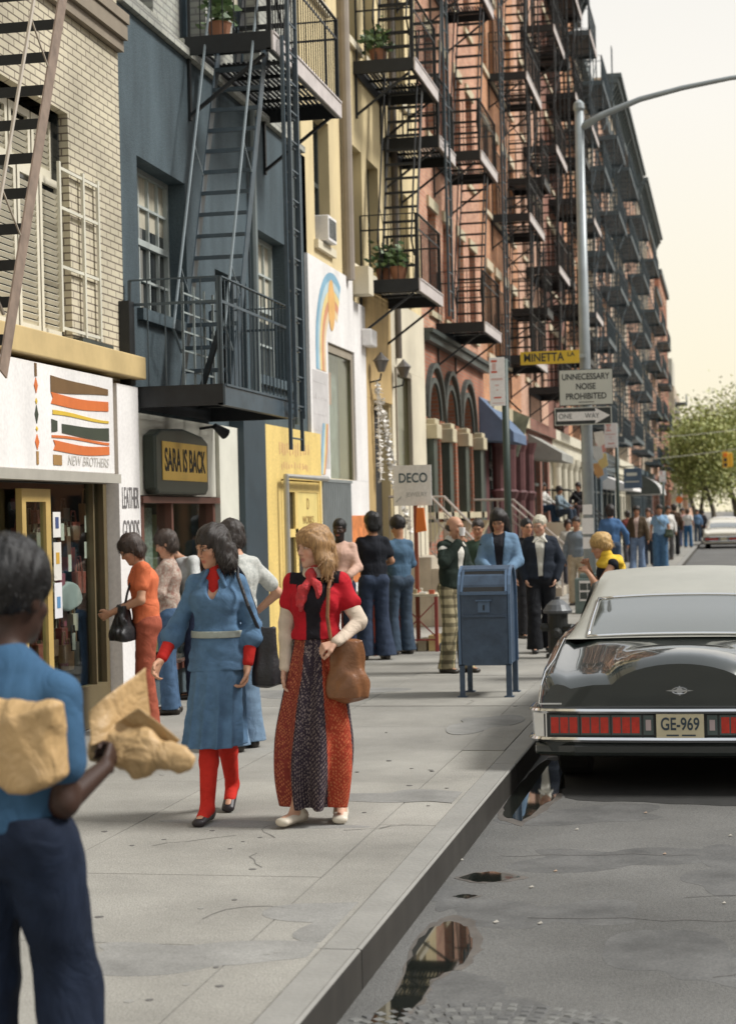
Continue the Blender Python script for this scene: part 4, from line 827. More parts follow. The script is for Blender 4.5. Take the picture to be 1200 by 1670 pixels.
MB().prism([(.95, 9.05), (1.15, 9.1), (1.75, 9.02), (1.8, 8.95), (1.2, 8.86), (.95, 8.92)], 'y', 30.28, 30.52).build('lamp_head', m_galv, lp, bevel=.02)
for k, (z0, z1, x0, x1) in enumerate(((1.35, 1.62, -2.44, -2.24), (1.68, 1.85, -2.42, -2.26), (1.1, 1.3, -2.43, -2.3))):
    tag(MB().box(x0, x1, 30.29-.005*k, 30.294-.005*k, z0, z1).build('flyer', m_white, None, loc=(-2.33, 30.29, z0)), ['large white flyer pasted on the lamp post at head height', 'small white flyer at the top of the pasted notices on the lamp post', 'lowest white flyer on the lamp post'][k], 'flyer')
nb = thing('notice', 'white notice with four black panels fixed to the foot of the lamp post', 'notice', (-2.3, 30.19, .25))
MB().box(-2.5, -2.22, 30.185, 30.197, .22, .56).build('sheet', m_white, nb)
for (x0, z0) in ((-2.49, .4), (-2.36, .4), (-2.49, .25), (-2.36, .25)): MB().box(x0, x0+.12, 30.181, 30.1845, z0, z0+.12).build('black_panel', m_frame_d, nb)
m_pale = mat('sign_pale', (.55, .56, .50), rough=.5, var=.04); m_blk = mat('letter_blackish', (.03, .035, .035), rough=.6)
# MINETTA LA
st = thing('street_sign', 'yellow street name sign reading MINETTA LA on the lamp post', 'sign', (-2.9, 30.25, 4.3))
a = ony(848, 572, 30.2); b_ = ony(942, 570, 30.2); zc = (ony(895, 582, 30.2)[2])
sy = mat('street_yellow', (.66, .44, .03), rough=.45)
pl_ = MB().box(a[0], b_[0]+.02, 30.2, 30.215, zc-.12, zc+.1).build('plate', sy, st)
text('lettering', 'MINETTA', .2, (a[0]+.40, 30.198, zc-.01), 'cam', m_blk, pl_, width=.68, bold=.004)
text('lettering', 'LA', .1, (a[0]+.86, 30.198, zc+.03), 'cam', m_blk, pl_, width=.12, bold=.002)
MB().box(b_[0]-.02, -2.3, 30.217, 30.26, zc-.03, zc+.03).build('bracket', m_galv, st)
# UNNECESSARY NOISE PROHIBITED
st = thing('noise_sign', 'pale rectangular sign reading UNNECESSARY NOISE PROHIBITED on the lamp post', 'sign', (-2.3, 30.2, 3.5))
x0, x1 = ony(911, 630, 30.2)[0], ony(999, 630, 30.2)[0]; z1, z0 = ony(955, 602, 30.2)[2], ony(955, 661, 30.2)[2]
MB().box(x0, x1, 30.2, 30.21, z0, z1).build('border', m_blk, st, bevel=.004)
pl_ = MB().box(x0+.012, x1-.012, 30.194, 30.1995, z0+.012, z1-.012).build('plate', m_pale, st)
for k, (t_, w_) in enumerate((('UNNECESSARY', .80), ('NOISE', .33), ('PROHIBITED', .68))): text('lettering', t_, .145, ((x0+x1)/2, 30.192, z1-.13-.165*k), 'cam', m_blk, pl_, width=w_, bold=.003)
MB().box((x0+x1)/2-.13, (x0+x1)/2+.13, 30.19, 30.1935, z0+.05, z0+.062).build('small_print', m_blk, pl_)
# ONE WAY
st = thing('one_way_sign', 'black sign with a white arrow reading ONE WAY on the lamp post', 'sign', (-2.35, 30.2, 3.3))
x0, x1 = ony(905, 680, 30.2)[0], ony(996, 680, 30.2)[0]; z1, z0 = ony(950, 665, 30.2)[2], ony(950, 692, 30.2)[2]; zc = (z0+z1)/2
MB().box(x0-.01, x1+.01, 30.205, 30.215, z0-.01, z1+.01).build('border', m_pale, st)
pl_ = MB().box(x0+.006, x1-.006, 30.198, 30.2045, z0+.006, z1-.006).build('plate', m_blk, st)
MB().prism([(x0+.03, zc-.075), (x1-.26, zc-.075), (x1-.27, zc-.135), (x1-.02, zc), (x1-.27, zc+.135), (x1-.26, zc+.075), (x0+.03, zc+.075)], 'y', 30.192, 30.1975).build('arrow', m_white, pl_)
text('lettering', 'ONE', .12, (x0+.17, 30.19, zc), 'cam', m_blk, pl_, width=.22); text('lettering', 'WAY', .12, (x0+.62, 30.19, zc), 'cam', m_blk, pl_, width=.24)
# parking signs on green posts
m_post = mat('post_green', (.03, .05, .04), rough=.5, var=.15); m_redp = mat('print_red', (.55, .1, .05), rough=.6); m_pinkp = mat('print_pink', (.62, .42, .38), rough=.6)
def psign(px, ytop, ybot, xl, xr, Y, postfoot, label, plabel, thick):
    c = ony(px, ytop, Y); x0, x1 = ony(xl, ytop, Y)[0], ony(xr, ytop, Y)[0]; z1, z0 = c[2], ony(px, ybot, Y)[2]; X = c[0]
    p_ = thing('sign_post', plabel, 'post', (X, Y, 0)); MB().tube([(X, Y, 0), (X, Y, z1-.02)], thick, 8).build('pole', m_post, p_, smooth=True); MB().lathe([(thick*1.6, 0), (thick*1.6, .05), (thick, .07)], (X, Y, 0), 10).build('foot', m_post, p_)
    s_ = thing('parking_sign', label, 'sign', (X, Y-.06, z0)); w_ = x1-x0; h_ = z1-z0
    pl_ = MB().box(x0, x1, Y-thick-.016, Y-thick-.006, z0, z1).build('plate', m_white, s_, bevel=.003); yy = Y-thick-.0195
    for (a0, a1, t0, t1, m_) in ((.12, .5, .9, .945, m_redp), (.12, .5, .68, .72, m_redp), (.18, .42, .74, .88, m_pinkp), (.1, .85, .53, .57, m_pinkp), (.35, .6, .41, .44, m_pinkp), (.45, .55, .31, .34, m_pinkp), (.25, .75, .155, .185, m_redp), (.15, .9, .05, .065, m_pinkp)):
        MB().box(x0+w_*a0, x0+w_*a1, yy, yy+.003, z0+h_*t0, z0+h_*t1).build('printing', m_, pl_)
    return X
psign(822, 583, 662, 798, 823, 27.0, None, 'white parking sign with red print on the near green post', 'dark green sign post rising behind the mailbox', .055)
psign(1004, 690, 730, 985, 1006, 44.0, None, 'small white parking sign on the thin far post, right of the lamp post', 'thin dark post just right of the lamp post', .045)
psign(1080, 768, 786, 1074, 1085, 84.0, None, 'tiny pale parking sign near the striped awning', 'distant dark post near the striped awning', .05)
# hydrant
hx, hy = -2.02, 21.2
hd = thing('fire_hydrant', 'black fire hydrant with a pale grey cap at the kerb behind the car', 'hydrant', (hx, hy, 0))
MB().lathe([(.15, 0), (.15, .04), (.115, .05), (.12, .1), (.12, .5), (.13, .53)], (hx, hy, 0), 16).build('barrel', mat('hydrant_black', (.02, .022, .02), rough=.5), hd, smooth=False)
MB().lathe([(.17, .0), (.175, .03), (.16, .05), (.13, .1), (.07, .15), (.03, .16), (.03, .19)], (hx, hy, .53), 16).build('cap', mat('hydrant_silver', (.10, .105, .11), rough=.45, metal=.2), hd)
for (dx, dy, r_, z_) in ((.1, -.05, .075, .33), (-.1, .0, .05, .36), (0, -.1, .06, .3)): MB().tube([(hx+dx*.6, hy+dy*.6, z_), (hx+dx*1.9, hy+dy*1.9, z_), (hx+dx*2.1, hy+dy*2.1, z_)], [r_, r_, r_*.5], 10).build('outlet', MATS['hydrant_black'], hd)
# litter basket
wb = thing('litter_bin', 'pale wire litter bin behind the mailbox', 'bin', (-2.75, 24.5, 0)); B = MB()
q = ony(856, 975, 25.5); B.lathe([(.16, 0), (.2, .1), (.22, .45), (.2, .5)], (q[0], 25.5, q[2]-.35), 14); B.build('basket', mat('bin_tan', (.5, .42, .26), rough=.7, var=.3, vscale=20), wb)
MB().tube([(q[0], 25.5, 0), (q[0], 25.5, q[2]-.34)], .04, 8).build('stand', m_iron, wb)
# DECO sign on its post, vendor tables
a, c = ony(641, 757, 22.6), ony(704, 820, 22.6)
dc = thing('placard', 'white hand-lettered placard reading DECO on an orange-brown post', 'placard', ((a[0]+c[0])/2, 22.6, 0))
pl_ = MB().box(a[0], c[0], 22.59, 22.61, c[2]-.03, a[2]-.02).build('board', m_white, dc); xm = (a[0]+c[0])/2
m_nav = mat('letter_navy', (.05, .09, .11), rough=.7)
text('lettering', 'DECO', .17, (xm+.01, 22.588, a[2]-.19), 'cam', m_nav, pl_, width=.37, bold=.003)
text('lettering', 'JEWELRY', .08, (xm+.05, 22.588, a[2]-.4), 'cam', mat('letter_thin', (.4, .4, .38)), pl_, width=.28)
MB().bar((a[0]+.03, 22.587, c[2]+.02), (a[0]+.1, 22.587, c[2]+.09), .012, .003).build('painted_stroke', m_nav, pl_)
MB().box(xm+.0, xm+.05, 22.61, 22.66, 0, c[2]).build('post', mat('post_rust', (.25, .07, .04), rough=.6), dc)
q = ony(686, 828, 22.55); B = MB(); B.prism([(q[0]-.05, q[2]), (q[0]+.04, q[2]), (q[0]+.07, q[2]-.3), (q[0]-.07, q[2]-.32)], 'y', 22.52, 22.56)
tag(B.build('orange_cloth', mat('cloth_orange', (.75, .2, .04), rough=.8), None, loc=(q[0], 22.5, q[2]-.3), bevel=.005), 'small bright orange cloth hanging under the DECO placard', 'cloth')
m_redm = mat('red_metal', (.30, .05, .04), rough=.5, var=.2)
def vtable(x0, x1, y0, y1, label, topm):
    t = thing('vendor_table', label, 'table', ((x0+x1)/2, (y0+y1)/2, 0), group='street vendor tables')
    MB().box(x0, x1, y0, y1, .70, .73).build('tabletop', topm, t)
    for (x, y) in ((x0+.03, y0+.03), (x1-.03, y0+.03), (x0+.03, y1-.03), (x1-.03, y1-.03)): MB().box(x-.02, x+.02, y-.02, y+.02, 0, .699).build('leg', m_redm, t)
    B = MB(); B.bar((x0+.05, y0+.03, .2), (x1-.05, y0+.03, .62), .015); B.bar((x0+.05, y0+.03, .62), (x1-.05, y0+.03, .2), .015); B.bar((x0+.05, y0+.035, .15), (x1-.05, y0+.035, .15), .02); B.build('brace', m_redm, t)
vtable(-4.15, -3.62, 22.2, 22.9, 'red metal vendor table under the DECO placard', mat('board_pale', (.6, .52, .36), rough=.7)); vtable(-3.55, -3.2, 22.4, 23.0, 'small red metal stand right of the DECO placard', m_frame_d); vtable(-4.9, -4.3, 21.6, 22.3, 'vendor table behind the man in the black T-shirt', m_frame_w)
tcol = [(.7, .66, .55), (.5, .12, .06), (.75, .72, .66), (.35, .3, .2), (.72, .55, .25), (.15, .2, .25)]
for k in range(14):
    x = rnd.uniform(-4.1, -3.7) if k < 8 else (rnd.uniform(-3.52, -3.25) if k < 11 else rnd.uniform(-4.8, -4.4)); y = rnd.uniform(22.25, 22.8) if k < 11 else rnd.uniform(21.65, 22.2); w_ = rnd.uniform(.05, .13); h_ = rnd.uniform(.015, .06)
    tag(MB().box(x-w_/2, x+w_/2, y-w_*.4, y+w_*.4, .7305, .731+h_).build('trinket_box', mat('trk%d' % (k % 6), tcol[k % 6], rough=.6), None, loc=(x, y, .73), bevel=.003), 'small trinket box laid out on a vendor table', 'box', 'trinket boxes on the vendor tables')
for k in range(7):
    x = -4.05+k*.14; tag(MB().box(x, x+.11, 22.3, 22.7, 0, .1+.05*(k % 3)).build('storage_box', mat('trk%d' % ((k+2) % 6), tcol[(k+2) % 6]), None, loc=(x, 22.4, 0), bevel=.004), 'low box kept on the pavement under the vendor tables', 'box', 'boxes under the vendor tables')
# stoops with iron rails
m_brn = mat('brownstone', (.42, .37, .29), rough=.85, var=.2, bump=.2); m_railp = mat('rail_pale', (.38, .33, .29), rough=.45, var=.15)
def stoop(y0, y1, n, out, label, m=m_brn, top=.75, rm=m_railp):
    t = thing('stoop', label, 'stoop', (XF, y0, 0)); H_ = .18*n; B = MB()
    B.box(XF+.003, XF+top, y0, y1, 0, H_)
    for k in range(n-1): xa = XF+top+(out-top)*k/(n-1); B.box(xa, XF+top+(out-top)*(k+1)/(n-1), y0+.003, y1-.003, 0, H_-.18*(k+1)+.0)
    B.build('steps', m, t, bevel=.01)
    for yy in (y0+.06, y1-.06):
        R_ = MB(); p0 = Vector((XF+.1, yy, H_+.95)); p1 = Vector((XF+top, yy, H_+.95)); p2 = Vector((XF+out, yy, .98))
        R_.tube([p0, p1, p2, p2+Vector((0, 0, -.95))], .024, 6); R_.bar(p1+Vector((0, 0, -.3)), p2+Vector((0, 0, -.3)), .02); R_.bar(p1+Vector((0, 0, -.86)), p2+Vector((0, 0, -.86)), .02)
        for k in range(9): q = p1.lerp(p2, k/8); R_.bar(q, q+Vector((0, 0, -.86)), .014)
        for k in range(4): q = p0.lerp(p1, k/4); R_.bar(q, q+Vector((0, 0, -.94)), .014)
        R_.build('railing', rm, t)
    return t
stoop(27.2, 28.7, 6, 1.75, 'stone stoop with pale rails behind the DECO placard')
stoop(36.6, 38.2, 6, 1.9, 'brownstone stoop with rails beyond the three arches')
stoop(51.8, 53.8, 8, 2.2, 'tall stoop with black rails where people sit', m=m_crm2, rm=m_iron)
MB().box(XF+.003, XF+.5, 49.3, 51.2, 0, 1.05).build('stone_block', m_crm2, H[1])
# signs and awnings along the row
aw = thing('awning', 'plain blue canvas awning right of the arched windows', 'awning', (XF, 38.6, 3.4))
MB().prism([(XF+.01, 4.3), (XF+.75, 3.5), (XF+.75, 3.3), (XF+.01, 3.35)], 'y', 38.5, 41.0).build('canvas', mat('canvas_blue', (.10, .15, .24), rough=.8, var=.15), aw)
ts = thing('projecting_sign', 'tilted grey-green painted board hanging out over the pavement', 'sign', (XF+.5, 44, 3.2))
P4 = [ony(835, 668, 43.0), ony(863, 680, 43.0), ony(843, 745, 43.0), ony(824, 735, 43.0)]; B = MB(); B.prism([(p[0], p[2]) for p in P4], 'y', 43.0, 43.08); B.build('board', mat('board_greygreen', (.22, .24, .18), rough=.6, var=.4, vscale=4), ts)
P4 = [ony(840, 705, 42.99), ony(846, 707, 42.99), ony(840, 734, 42.99), ony(834, 732, 42.99)]; MB().prism([(p[0], p[2]) for p in P4], 'y', 42.98, 42.998).build('painted_figure', m_redp, ts)
P4 = [ony(842, 698, 42.99), ony(848, 700, 42.99), ony(846, 707, 42.99), ony(840, 705, 42.99)]; MB().prism([(p[0], p[2]) for p in P4], 'y', 42.98, 42.998).build('painted_figure', m_white, ts)
MB().bar((XF, 43.04, 4.6), tuple(ony(850, 672, 43.04)), .04).build('bracket', m_iron, ts)
for k, (px, py, Y) in enumerate(((804, 758, 40.5), (847, 746, 46.0))):
    q = ony(px, py, Y); g_ = thing('globe_lamp', ['white globe lamp beside the blue awning', 'white globe lamp under the tilted board'][k], 'lamp', tuple(q), group='white globe lamps')
    MB().lathe([(.02, -.1), (.09, -.07), (.12, 0), (.09, .07), (.03, .1)], tuple(q), 12).build('globe', m_white, g_, smooth=True); MB().tube([(XF, Y, q[2]+.12), (q[0], Y, q[2]+.12), (q[0], Y, q[2]+.08)], .02, 6).build('arm', m_iron, g_)
def hang(px0, py0, px1, py1, Y, name, label, cat, c, nm, mats2=None, arm=True, th=.05):
    a, c_ = ony(px0, py0, Y), ony(px1, py1, Y); t = thing(name, label, cat, (a[0], Y, c_[2]))
    MB().box(a[0], c_[0], Y, Y+th, c_[2], a[2]).build('board', mat(nm, c, rough=.6, var=.15), t, bevel=.01)
    if arm: MB().bar((XF, Y+th/2, a[2]+.06), (c_[0], Y+th/2, a[2]+.06), .03).build('arm', m_iron, t)
    if mats2:
        for (u0, v0, u1, v1, m_) in mats2: MB().box(a[0]+(c_[0]-a[0])*u0, a[0]+(c_[0]-a[0])*u1, Y-.008, Y-.0005, c_[2]+(a[2]-c_[2])*v0, c_[2]+(a[2]-c_[2])*v1).build('printing', m_, t)
    return t
hang(1016, 764, 1046, 796, 62, 'hanging_sign', 'blue-grey hanging sign board with two faint white lines', 'sign', (.07, .11, .17), 'board_blue', [(.15, .62, .75, .78, m_pale), (.1, .3, .85, .36, m_pale)])
q = ony(1107, 815, 100); sgn = thing('round_sign', 'small round orange sign over the crowd', 'sign', tuple(q))
B = MB(); N = 8; B.prism([(q[0]+.2*math.cos(math.pi*2*k/N), q[2]+.2*math.sin(math.pi*2*k/N)) for k in range(N)], 'y', 100, 100.03); B.build('disc', mat('disc_orange', (.75, .17, .03), rough=.5), sgn); MB().tube([(q[0], 100.06, 0), (q[0], 100.06, q[2]+.2)], .03, 6).build('pole', m_post, sgn)
aw = thing('awning', 'white canvas awning at the foot of the slate-blue fire escapes', 'awning', (XF, 78, 2.5))
MB().prism([(XF+.01, 3.3), (XF+1.3, 2.75), (XF+1.3, 2.6), (XF+.01, 2.7)], 'y', 76.9, 84).build('canvas', m_white, aw)
aw = thing('awning', 'black and white striped curved awning beyond the white one', 'awning', (XF, 95, 2.5))
for k in range(12):
    B = MB(); N = 6; y0 = 95+k*.7
    pr = [(XF+.01+1.8*math.sin(math.pi/2*j/N), 2.6+1.1*math.cos(math.pi/2*j/N)) for j in range(N+1)]+[(XF+.01, 2.6)]
    B.prism(pr, 'y', y0, y0+.69); B.build('canvas_stripe', m_white if k % 2 else m_frame_d, aw)
aw = thing('awning', 'grey shop awning beside the white pillared front', 'awning', (XF, 48, 3)); MB().prism([(XF+.01, 3.9), (XF+1.0, 3.3), (XF+1.0, 3.1), (XF+.01, 3.2)], 'y', 47.2, 50.6).build('canvas', mat('canvas_grey', (.3, .3, .27), rough=.8), aw)
for k, (px, py, c) in enumerate([(976, 712, (.7, .68, .6)), (973, 735, (.6, .62, .6)), (981, 748, (.65, .5, .2)), (974, 763, (.6, .35, .15)), (981, 768, (.35, .45, .55)), (978, 725, (.65, .3, .25))]):
    q = ony(px, py, 50+k*.6); B = MB(); B.prism([(q[0]-.14, q[2]+.12), (q[0]+.12, q[2]+.16), (q[0]+.17, q[2]-.2), (q[0], q[2]-.3), (q[0]-.1, q[2]-.16)], 'y', q[1], q[1]+.03)
    tag(B.build('hanging_pennant', mat('penn%d' % k, c, rough=.8), None, loc=tuple(q)), ['white pennant, highest in the string right of the lamp post', 'grey-white pennant in the string right of the lamp post', 'ochre pennant in the string right of the lamp post', 'orange pennant, lowest left in the string right of the lamp post', 'blue pennant, lowest right in the string right of the lamp post', 'pink pennant in the string right of the lamp post'][k], 'pennant', 'pennants hanging right of the lamp post')
# traffic signal over the far crossing
q = ony(1182, 750, 104); tl = thing('traffic_light', 'yellow traffic light hanging over the far crossing', 'traffic light', tuple(q))
m_ty = mat('signal_yellow', (.75, .42, .03), rough=.45)
MB().box(q[0]-.17, q[0]+.17, 103.9, 104.2, q[2]-.45, q[2]+.45).build('housing', m_ty, tl, bevel=.03); MB().box(q[0]+.18, q[0]+.42, 103.95, 104.25, q[2]-.42, q[2]+.4).build('housing', m_ty, tl, bevel=.03)
for k in range(3): MB().tube([(q[0], 103.9, q[2]+.28-.28*k), (q[0], 103.78, q[2]+.28-.28*k)], .1, 10).build('lens', [mat('lens_orange', (.8, .18, .02), rough=.3), m_blk, m_blk][k], tl)
MB().bar((q[0]+.1, 104.05, q[2]+.45), (q[0]+.1, 104.05, q[2]+.95), .04).build('hanger', m_iron, tl)
wr = thing('span_wire', 'pale wires slung across the street carrying the traffic light', 'wire', (-5.2, 104, 5))
for k, (za, zb) in enumerate(((4.2, 6.6), (5.9, 7.9))):
    B = MB(); B.tube([(-5.2+14*t/10, 104.05, za+(zb-za)*t/10-.5*math.sin(math.pi*t/10)+(.45 if k == 0 else 0)) for t in range(11)], .022, 5); B.build('wire', mat('wire_pale', (.5, .5, .4), rough=.6), wr)
# manhole with cobble ring
mh = thing('manhole', 'round iron manhole cover ringed by small cobbles in the road', 'manhole', (-.75, 6.08, -.16))
mcx, mcy = -.88, 6.10
MB().lathe([(.33, 0), (.33, .006)], (mcx, mcy, -.159), 32).build('cover', m_iron, mh)
B = MB()
for ring in range(6):
    rr = .38+ring*.058; n = int(2*math.pi*rr/.058)
    for k in range(n):
        t = 2*math.pi*(k+ring*.5)/n; cx_, cy_ = mcx+rr*math.cos(t), mcy+rr*math.sin(t)*1.0
        if cx_ < KX+.04: continue
        u = Vector((math.cos(t), math.sin(t), 0)); v = Vector((-math.sin(t), math.cos(t), 0)); c0 = Vector((cx_, cy_, -.16)); s1, s2 = rnd.uniform(.018, .028), rnd.uniform(.014, .024); h_ = rnd.uniform(.003, .007)
        vs = [c0+u*a_*s1+v*b__*s2 for a_, b__ in ((-1, -1), (1, -1), (1, 1), (-1, 1))]+[c0+u*a_*s1*.75+v*b__*s2*.75+Vector((0, 0, h_)) for a_, b__ in ((-1, -1), (1, -1), (1, 1), (-1, 1))]
        B.add(vs, [(0, 3, 2, 1), (4, 5, 6, 7), (0, 1, 5, 4), (1, 2, 6, 5), (2, 3, 7, 6), (3, 0, 4, 7)], rnd.choice([0, 1]))
B.build('cobble_ring', [mat('cobble_a', (.15, .15, .142), rough=.8), mat('cobble_b', (.10, .10, .098), rough=.8)], mh)
# scraps of litter
for k, (px, py) in enumerate(((752, 1402), (545, 1622), (880, 1505), (808, 1503), (1083, 1392), (1190, 1362), (940, 1352), (1052, 1325), (866, 1446), (1180, 1472), (905, 1420))):
    q = onz(px, py, -.155); s_ = rnd.uniform(.008, .018); B = MB(); zz = -.158
    B.add([(q[0]-s_, q[1], zz), (q[0], q[1]-s_*1.6, zz+.004), (q[0]+s_, q[1]+s_*.4, zz), (q[0]+s_*.2, q[1]+s_*2, zz+.006)], [(0, 1, 2, 3)])
    tag(B.build('litter', mat('scrap%d' % (k % 3), [(.36, .34, .3), (.3, .22, .16), (.32, .3, .26)][k % 3]), None, loc=(q[0], q[1], -.158), fixn=False), 'tiny pale scrap of litter lying on the road by the kerb', 'litter', 'scraps of litter on the road')
# pot plants on the landings
def plant(x, y, z, r, h, n, label, seed):
    R = random.Random(seed); t = thing('pot_plant', label, 'plant', (x, y, z)); MB().lathe([(.09, 0), (.13, .2), (.14, .22)], (x, y, z), 10).build('pot', mat('terracotta', (.35, .16, .09), rough=.8), t)
    B = MB(); S_ = MB()
    for k in range(n//12): e = Vector((x+R.gauss(0, r*.4), y+R.gauss(0, r*.5), z+.2+h*R.uniform(.5, 1))); S_.tube([(x, y, z+.2), (x+(e.x-x)*.3, y+(e.y-y)*.3, z+.2+h*.4), e], .008, 4)
    for k in range(n):
        p = Vector((x+R.gauss(0, r*.45), y+R.gauss(0, r*.6), z+.2+abs(R.gauss(.35, .3))*h)); nr = Vector((R.uniform(-1, 1), R.uniform(-1, 1), R.uniform(-.3, 1))).normalized(); u = nr.cross(Vector((.3, .1, 1))).normalized(); v = nr.cross(u); s = R.uniform(.04, .08)
        B.add([p-u*s, p+v*s*.5, p+u*s, p-v*s*.5], [(0, 1, 2, 3)], k % 2)
    S_.build('stem', mat('stem_green', (.1, .13, .05)), t); B.build('foliage', [mat('pleaf_a', (.09, .16, .06), rough=.5), mat('pleaf_b', (.16, .24, .1), rough=.5)], t, fixn=False)
plant(-4.95, 26.1, 5.2, .2, .42, 150, 'bushy pot plant on the lower landing of the cream house', 1); plant(-4.7, 25.95, 5.2, .16, .32, 110, 'smaller pot plant in front of the bushy one, lower landing of the cream house', 5)
plant(-4.95, 26.0, 8.45, .22, .42, 160, 'leafy pot plant on the upper landing of the cream house', 2); plant(-5.0, 17.6, 6.6, .17, .5, 150, 'leafy pot plant on the upper landing of the stucco house', 3)
ac = thing('air_conditioner', 'white window air conditioner jutting from the cream house', 'air conditioner', (XF, 23.4, 5.42)); MB().box(XF-.1, XF+.14, 23.2, 23.7, 5.44, 5.78).build('case', m_white, ac, bevel=.01)
B = MB()
for k in range(7): B.box(XF+.1402, XF+.146, 23.23+k*.065, 23.26+k*.065, 5.48, 5.74)
B.build('grille', m_frame_d, ac)

# ================================================================ CARS
m_chrome = mat('chrome', (.75, .76, .77), rough=.12, metal=1.0, var=0)
m_tyre = mat('tyre', (.02, .02, .02), rough=.8); m_cglass = mat('car_glass', (.16, .17, .15), rough=.03, spec=1.0, metal=.55, var=0, coat=1.0)
m_lens = mat('lens_red', (.55, .03, .015), rough=.25, spec=.6, var=.2, vscale=30); m_plate = mat('plate_cream', (.62, .56, .38), rough=.5)
def sedan(label, loc, paint, roofm, hump=0.0, plate='GE-969', group=None, detail=True):
    c = thing('parked_car', label, 'car', loc, group=group); L0 = np.array(loc, float)
    def T(p): return tuple(np.array(p, float)+L0)
    ST = [0, .05, .14, .3, .5, .75, 1.0, 1.3, 2.0, 3.0, 3.9, 4.6, 5.2, 5.5, 5.62]
    ZF = [.73, .775, .80, .825, .85, .88, .91, .94, .965, .97, .96, .93, .88, .82, .68]
    ZC = [.72, .765, .79, .815, .84, .87, .905, .945, .96, .965, .985, .96, .9, .82, .66]
    W = [.91, .945, .96, .97, .977, .98, .985, .985, .985, .985, .985, .98, .96, .92, .86]
    xs_in = [.0, .08, .16, .24, .32, .38, .43, .48, .54, .62]
    secs = []
    for y, zf, zc, w_ in zip(ST, ZF, ZC, W):
        half = [(w_*.80, .27), (w_*.93, .28), (w_*.99, .36), (w_, .5), (w_*.99, .64), (w_*.965, zf-.06), (w_*.935, zf-.012), (w_*.89, zf), (w_*.84, zf-.008), (w_*.79, zf-.03)]
        for x in xs_in[::-1]:
            hb = hump*max(0, 1-(x/.46)**2)**.6*max(0., 1-(y/.95)**2) if hump else 0
            half.append((x*(w_/.985), zc+.012*(1-(x/.7)**2)+hb))
        left = [(-x, z) for x, z in half[::-1][1:]]
        secs.append([(x, y, z) for x, z in half+left])
    n = len(secs[0]); vs = [T(p) for s_ in secs for p in s_]; fs = [(i*n+j, i*n+j+1, (i+1)*n+j+1, (i+1)*n+j) for i in range(len(secs)-1) for j in range(n-1)]
    fs += [(i*n+n-1, i*n, (i+1)*n, (i+1)*n+n-1) for i in range(len(secs)-1)]; fs += [tuple(range(n))[::-1], tuple(range((len(secs)-1)*n, len(secs)*n))]
    B = MB(); B.add(vs, fs); o = B.build('body', paint, c, smooth=True); smooth_by_angle(o, 38)
    # greenhouse
    GS = [(1.22, .945, .80, .955), (1.32, .965, .80, 1.0), (1.6, 1.06, .79, 1.09), (2.0, 1.17, .77, 1.20), (2.3, 1.27, .75, 1.29), (2.6, 1.34, .74, 1.36), (3.0, 1.375, .73, 1.405), (3.5, 1.37, .73, 1.405), (3.95, 1.33, .73, 1.37), (4.35, 1.15, .78, 1.18), (4.75, .98, .82, .99)]
    def gpt(i, u):  # u in -1..1 across
        y, zs, w_, zc = GS[i] if isinstance(i, int) else i; hb = .86; zb = .945
        a = abs(u)
        if a < .8: x = w_*a/.8*.93; z = zc-(zc-zs)*(a/.8)**2.2
        elif a < .88: t = (a-.8)/.08; x = w_*(.93+.07*t); z = zs-(zs-zb)*.22*t
        else: t = (a-.88)/.12; x = w_+(hb-w_)*t; z = (zs-(zs-zb)*.22)*(1-t)+zb*t
        return (math.copysign(x, u), y, z)
    us = [-1, -.94, -.88, -.84, -.8, -.7, -.55, -.35, -.15, 0, .15, .35, .55, .7, .8, .84, .88, .94, 1]
    B = MB(); vs = [T(gpt(i, u)) for i in range(len(GS)) for u in us]; n = len(us); B.add(vs, [(i*n+j, i*n+j+1, (i+1)*n+j+1, (i+1)*n+j) for i in range(len(GS)-1) for j in range(n-1)])
    o = B.build('roof', roofm, c, smooth=True); smooth_by_angle(o, 50)
    def lerpG(y):
        for i in range(len(GS)-1):
            if GS[i][0] <= y <= GS[i+1][0]: t = (y-GS[i][0])/(GS[i+1][0]-GS[i][0]); return tuple(GS[i][k]*(1-t)+GS[i+1][k]*t for k in range(4))
        return GS[-1]
    def patch(y0, y1, u0, u1, off, m, name, N=8, M=6):
        B = MB(); V_ = []
        for i in range(M+1):
            g = lerpG(y0+(y1-y0)*i/M)
            for j in range(N+1): p = gpt(g, u0+(u1-u0)*j/N); V_.append(T((p[0]*(1+off*.3), p[1]-off*.8, p[2]+off)))
        B.add(V_, [(i*(N+1)+j, i*(N+1)+j+1, (i+1)*(N+1)+j+1, (i+1)*(N+1)+j) for i in range(M) for j in range(N)]); return B.build(name, m, c, smooth=True)
    patch(1.27, 2.04, -.72, .72, .006, m_cglass, 'rear_window'); patch(4.0, 4.65, -.74, .74, .006, m_cglass, 'windscreen')
    for s_ in (-1, 1):
        B = MB(); B.add([T((s_*.865, 2.35, .965)), T((s_*.865, 4.1, .965)), T((s_*.765, 3.75, 1.29)), T((s_*.765, 2.75, 1.29))], [(0, 1, 2, 3)]); B.build('side_window', m_cglass, c)
    if detail:
        B = MB(); g0, g1 = lerpG(1.255), lerpG(2.06); tr = [gpt(g0, -.75+.1*k) for k in range(16)]; tp = [gpt(g1, -.74+.148*k) for k in range(11)]
        sd = [gpt(lerpG(1.26+.8*k/6), -.745) for k in range(7)]; sd2 = [gpt(lerpG(1.26+.8*k/6), .745) for k in range(7)]
        for ln in (tr, tp, sd, sd2): B.tube([T((p[0], p[1]-.006, p[2]+.008)) for p in ln], .012, 6)
        B.build('window_trim', m_chrome, c, smooth=True)
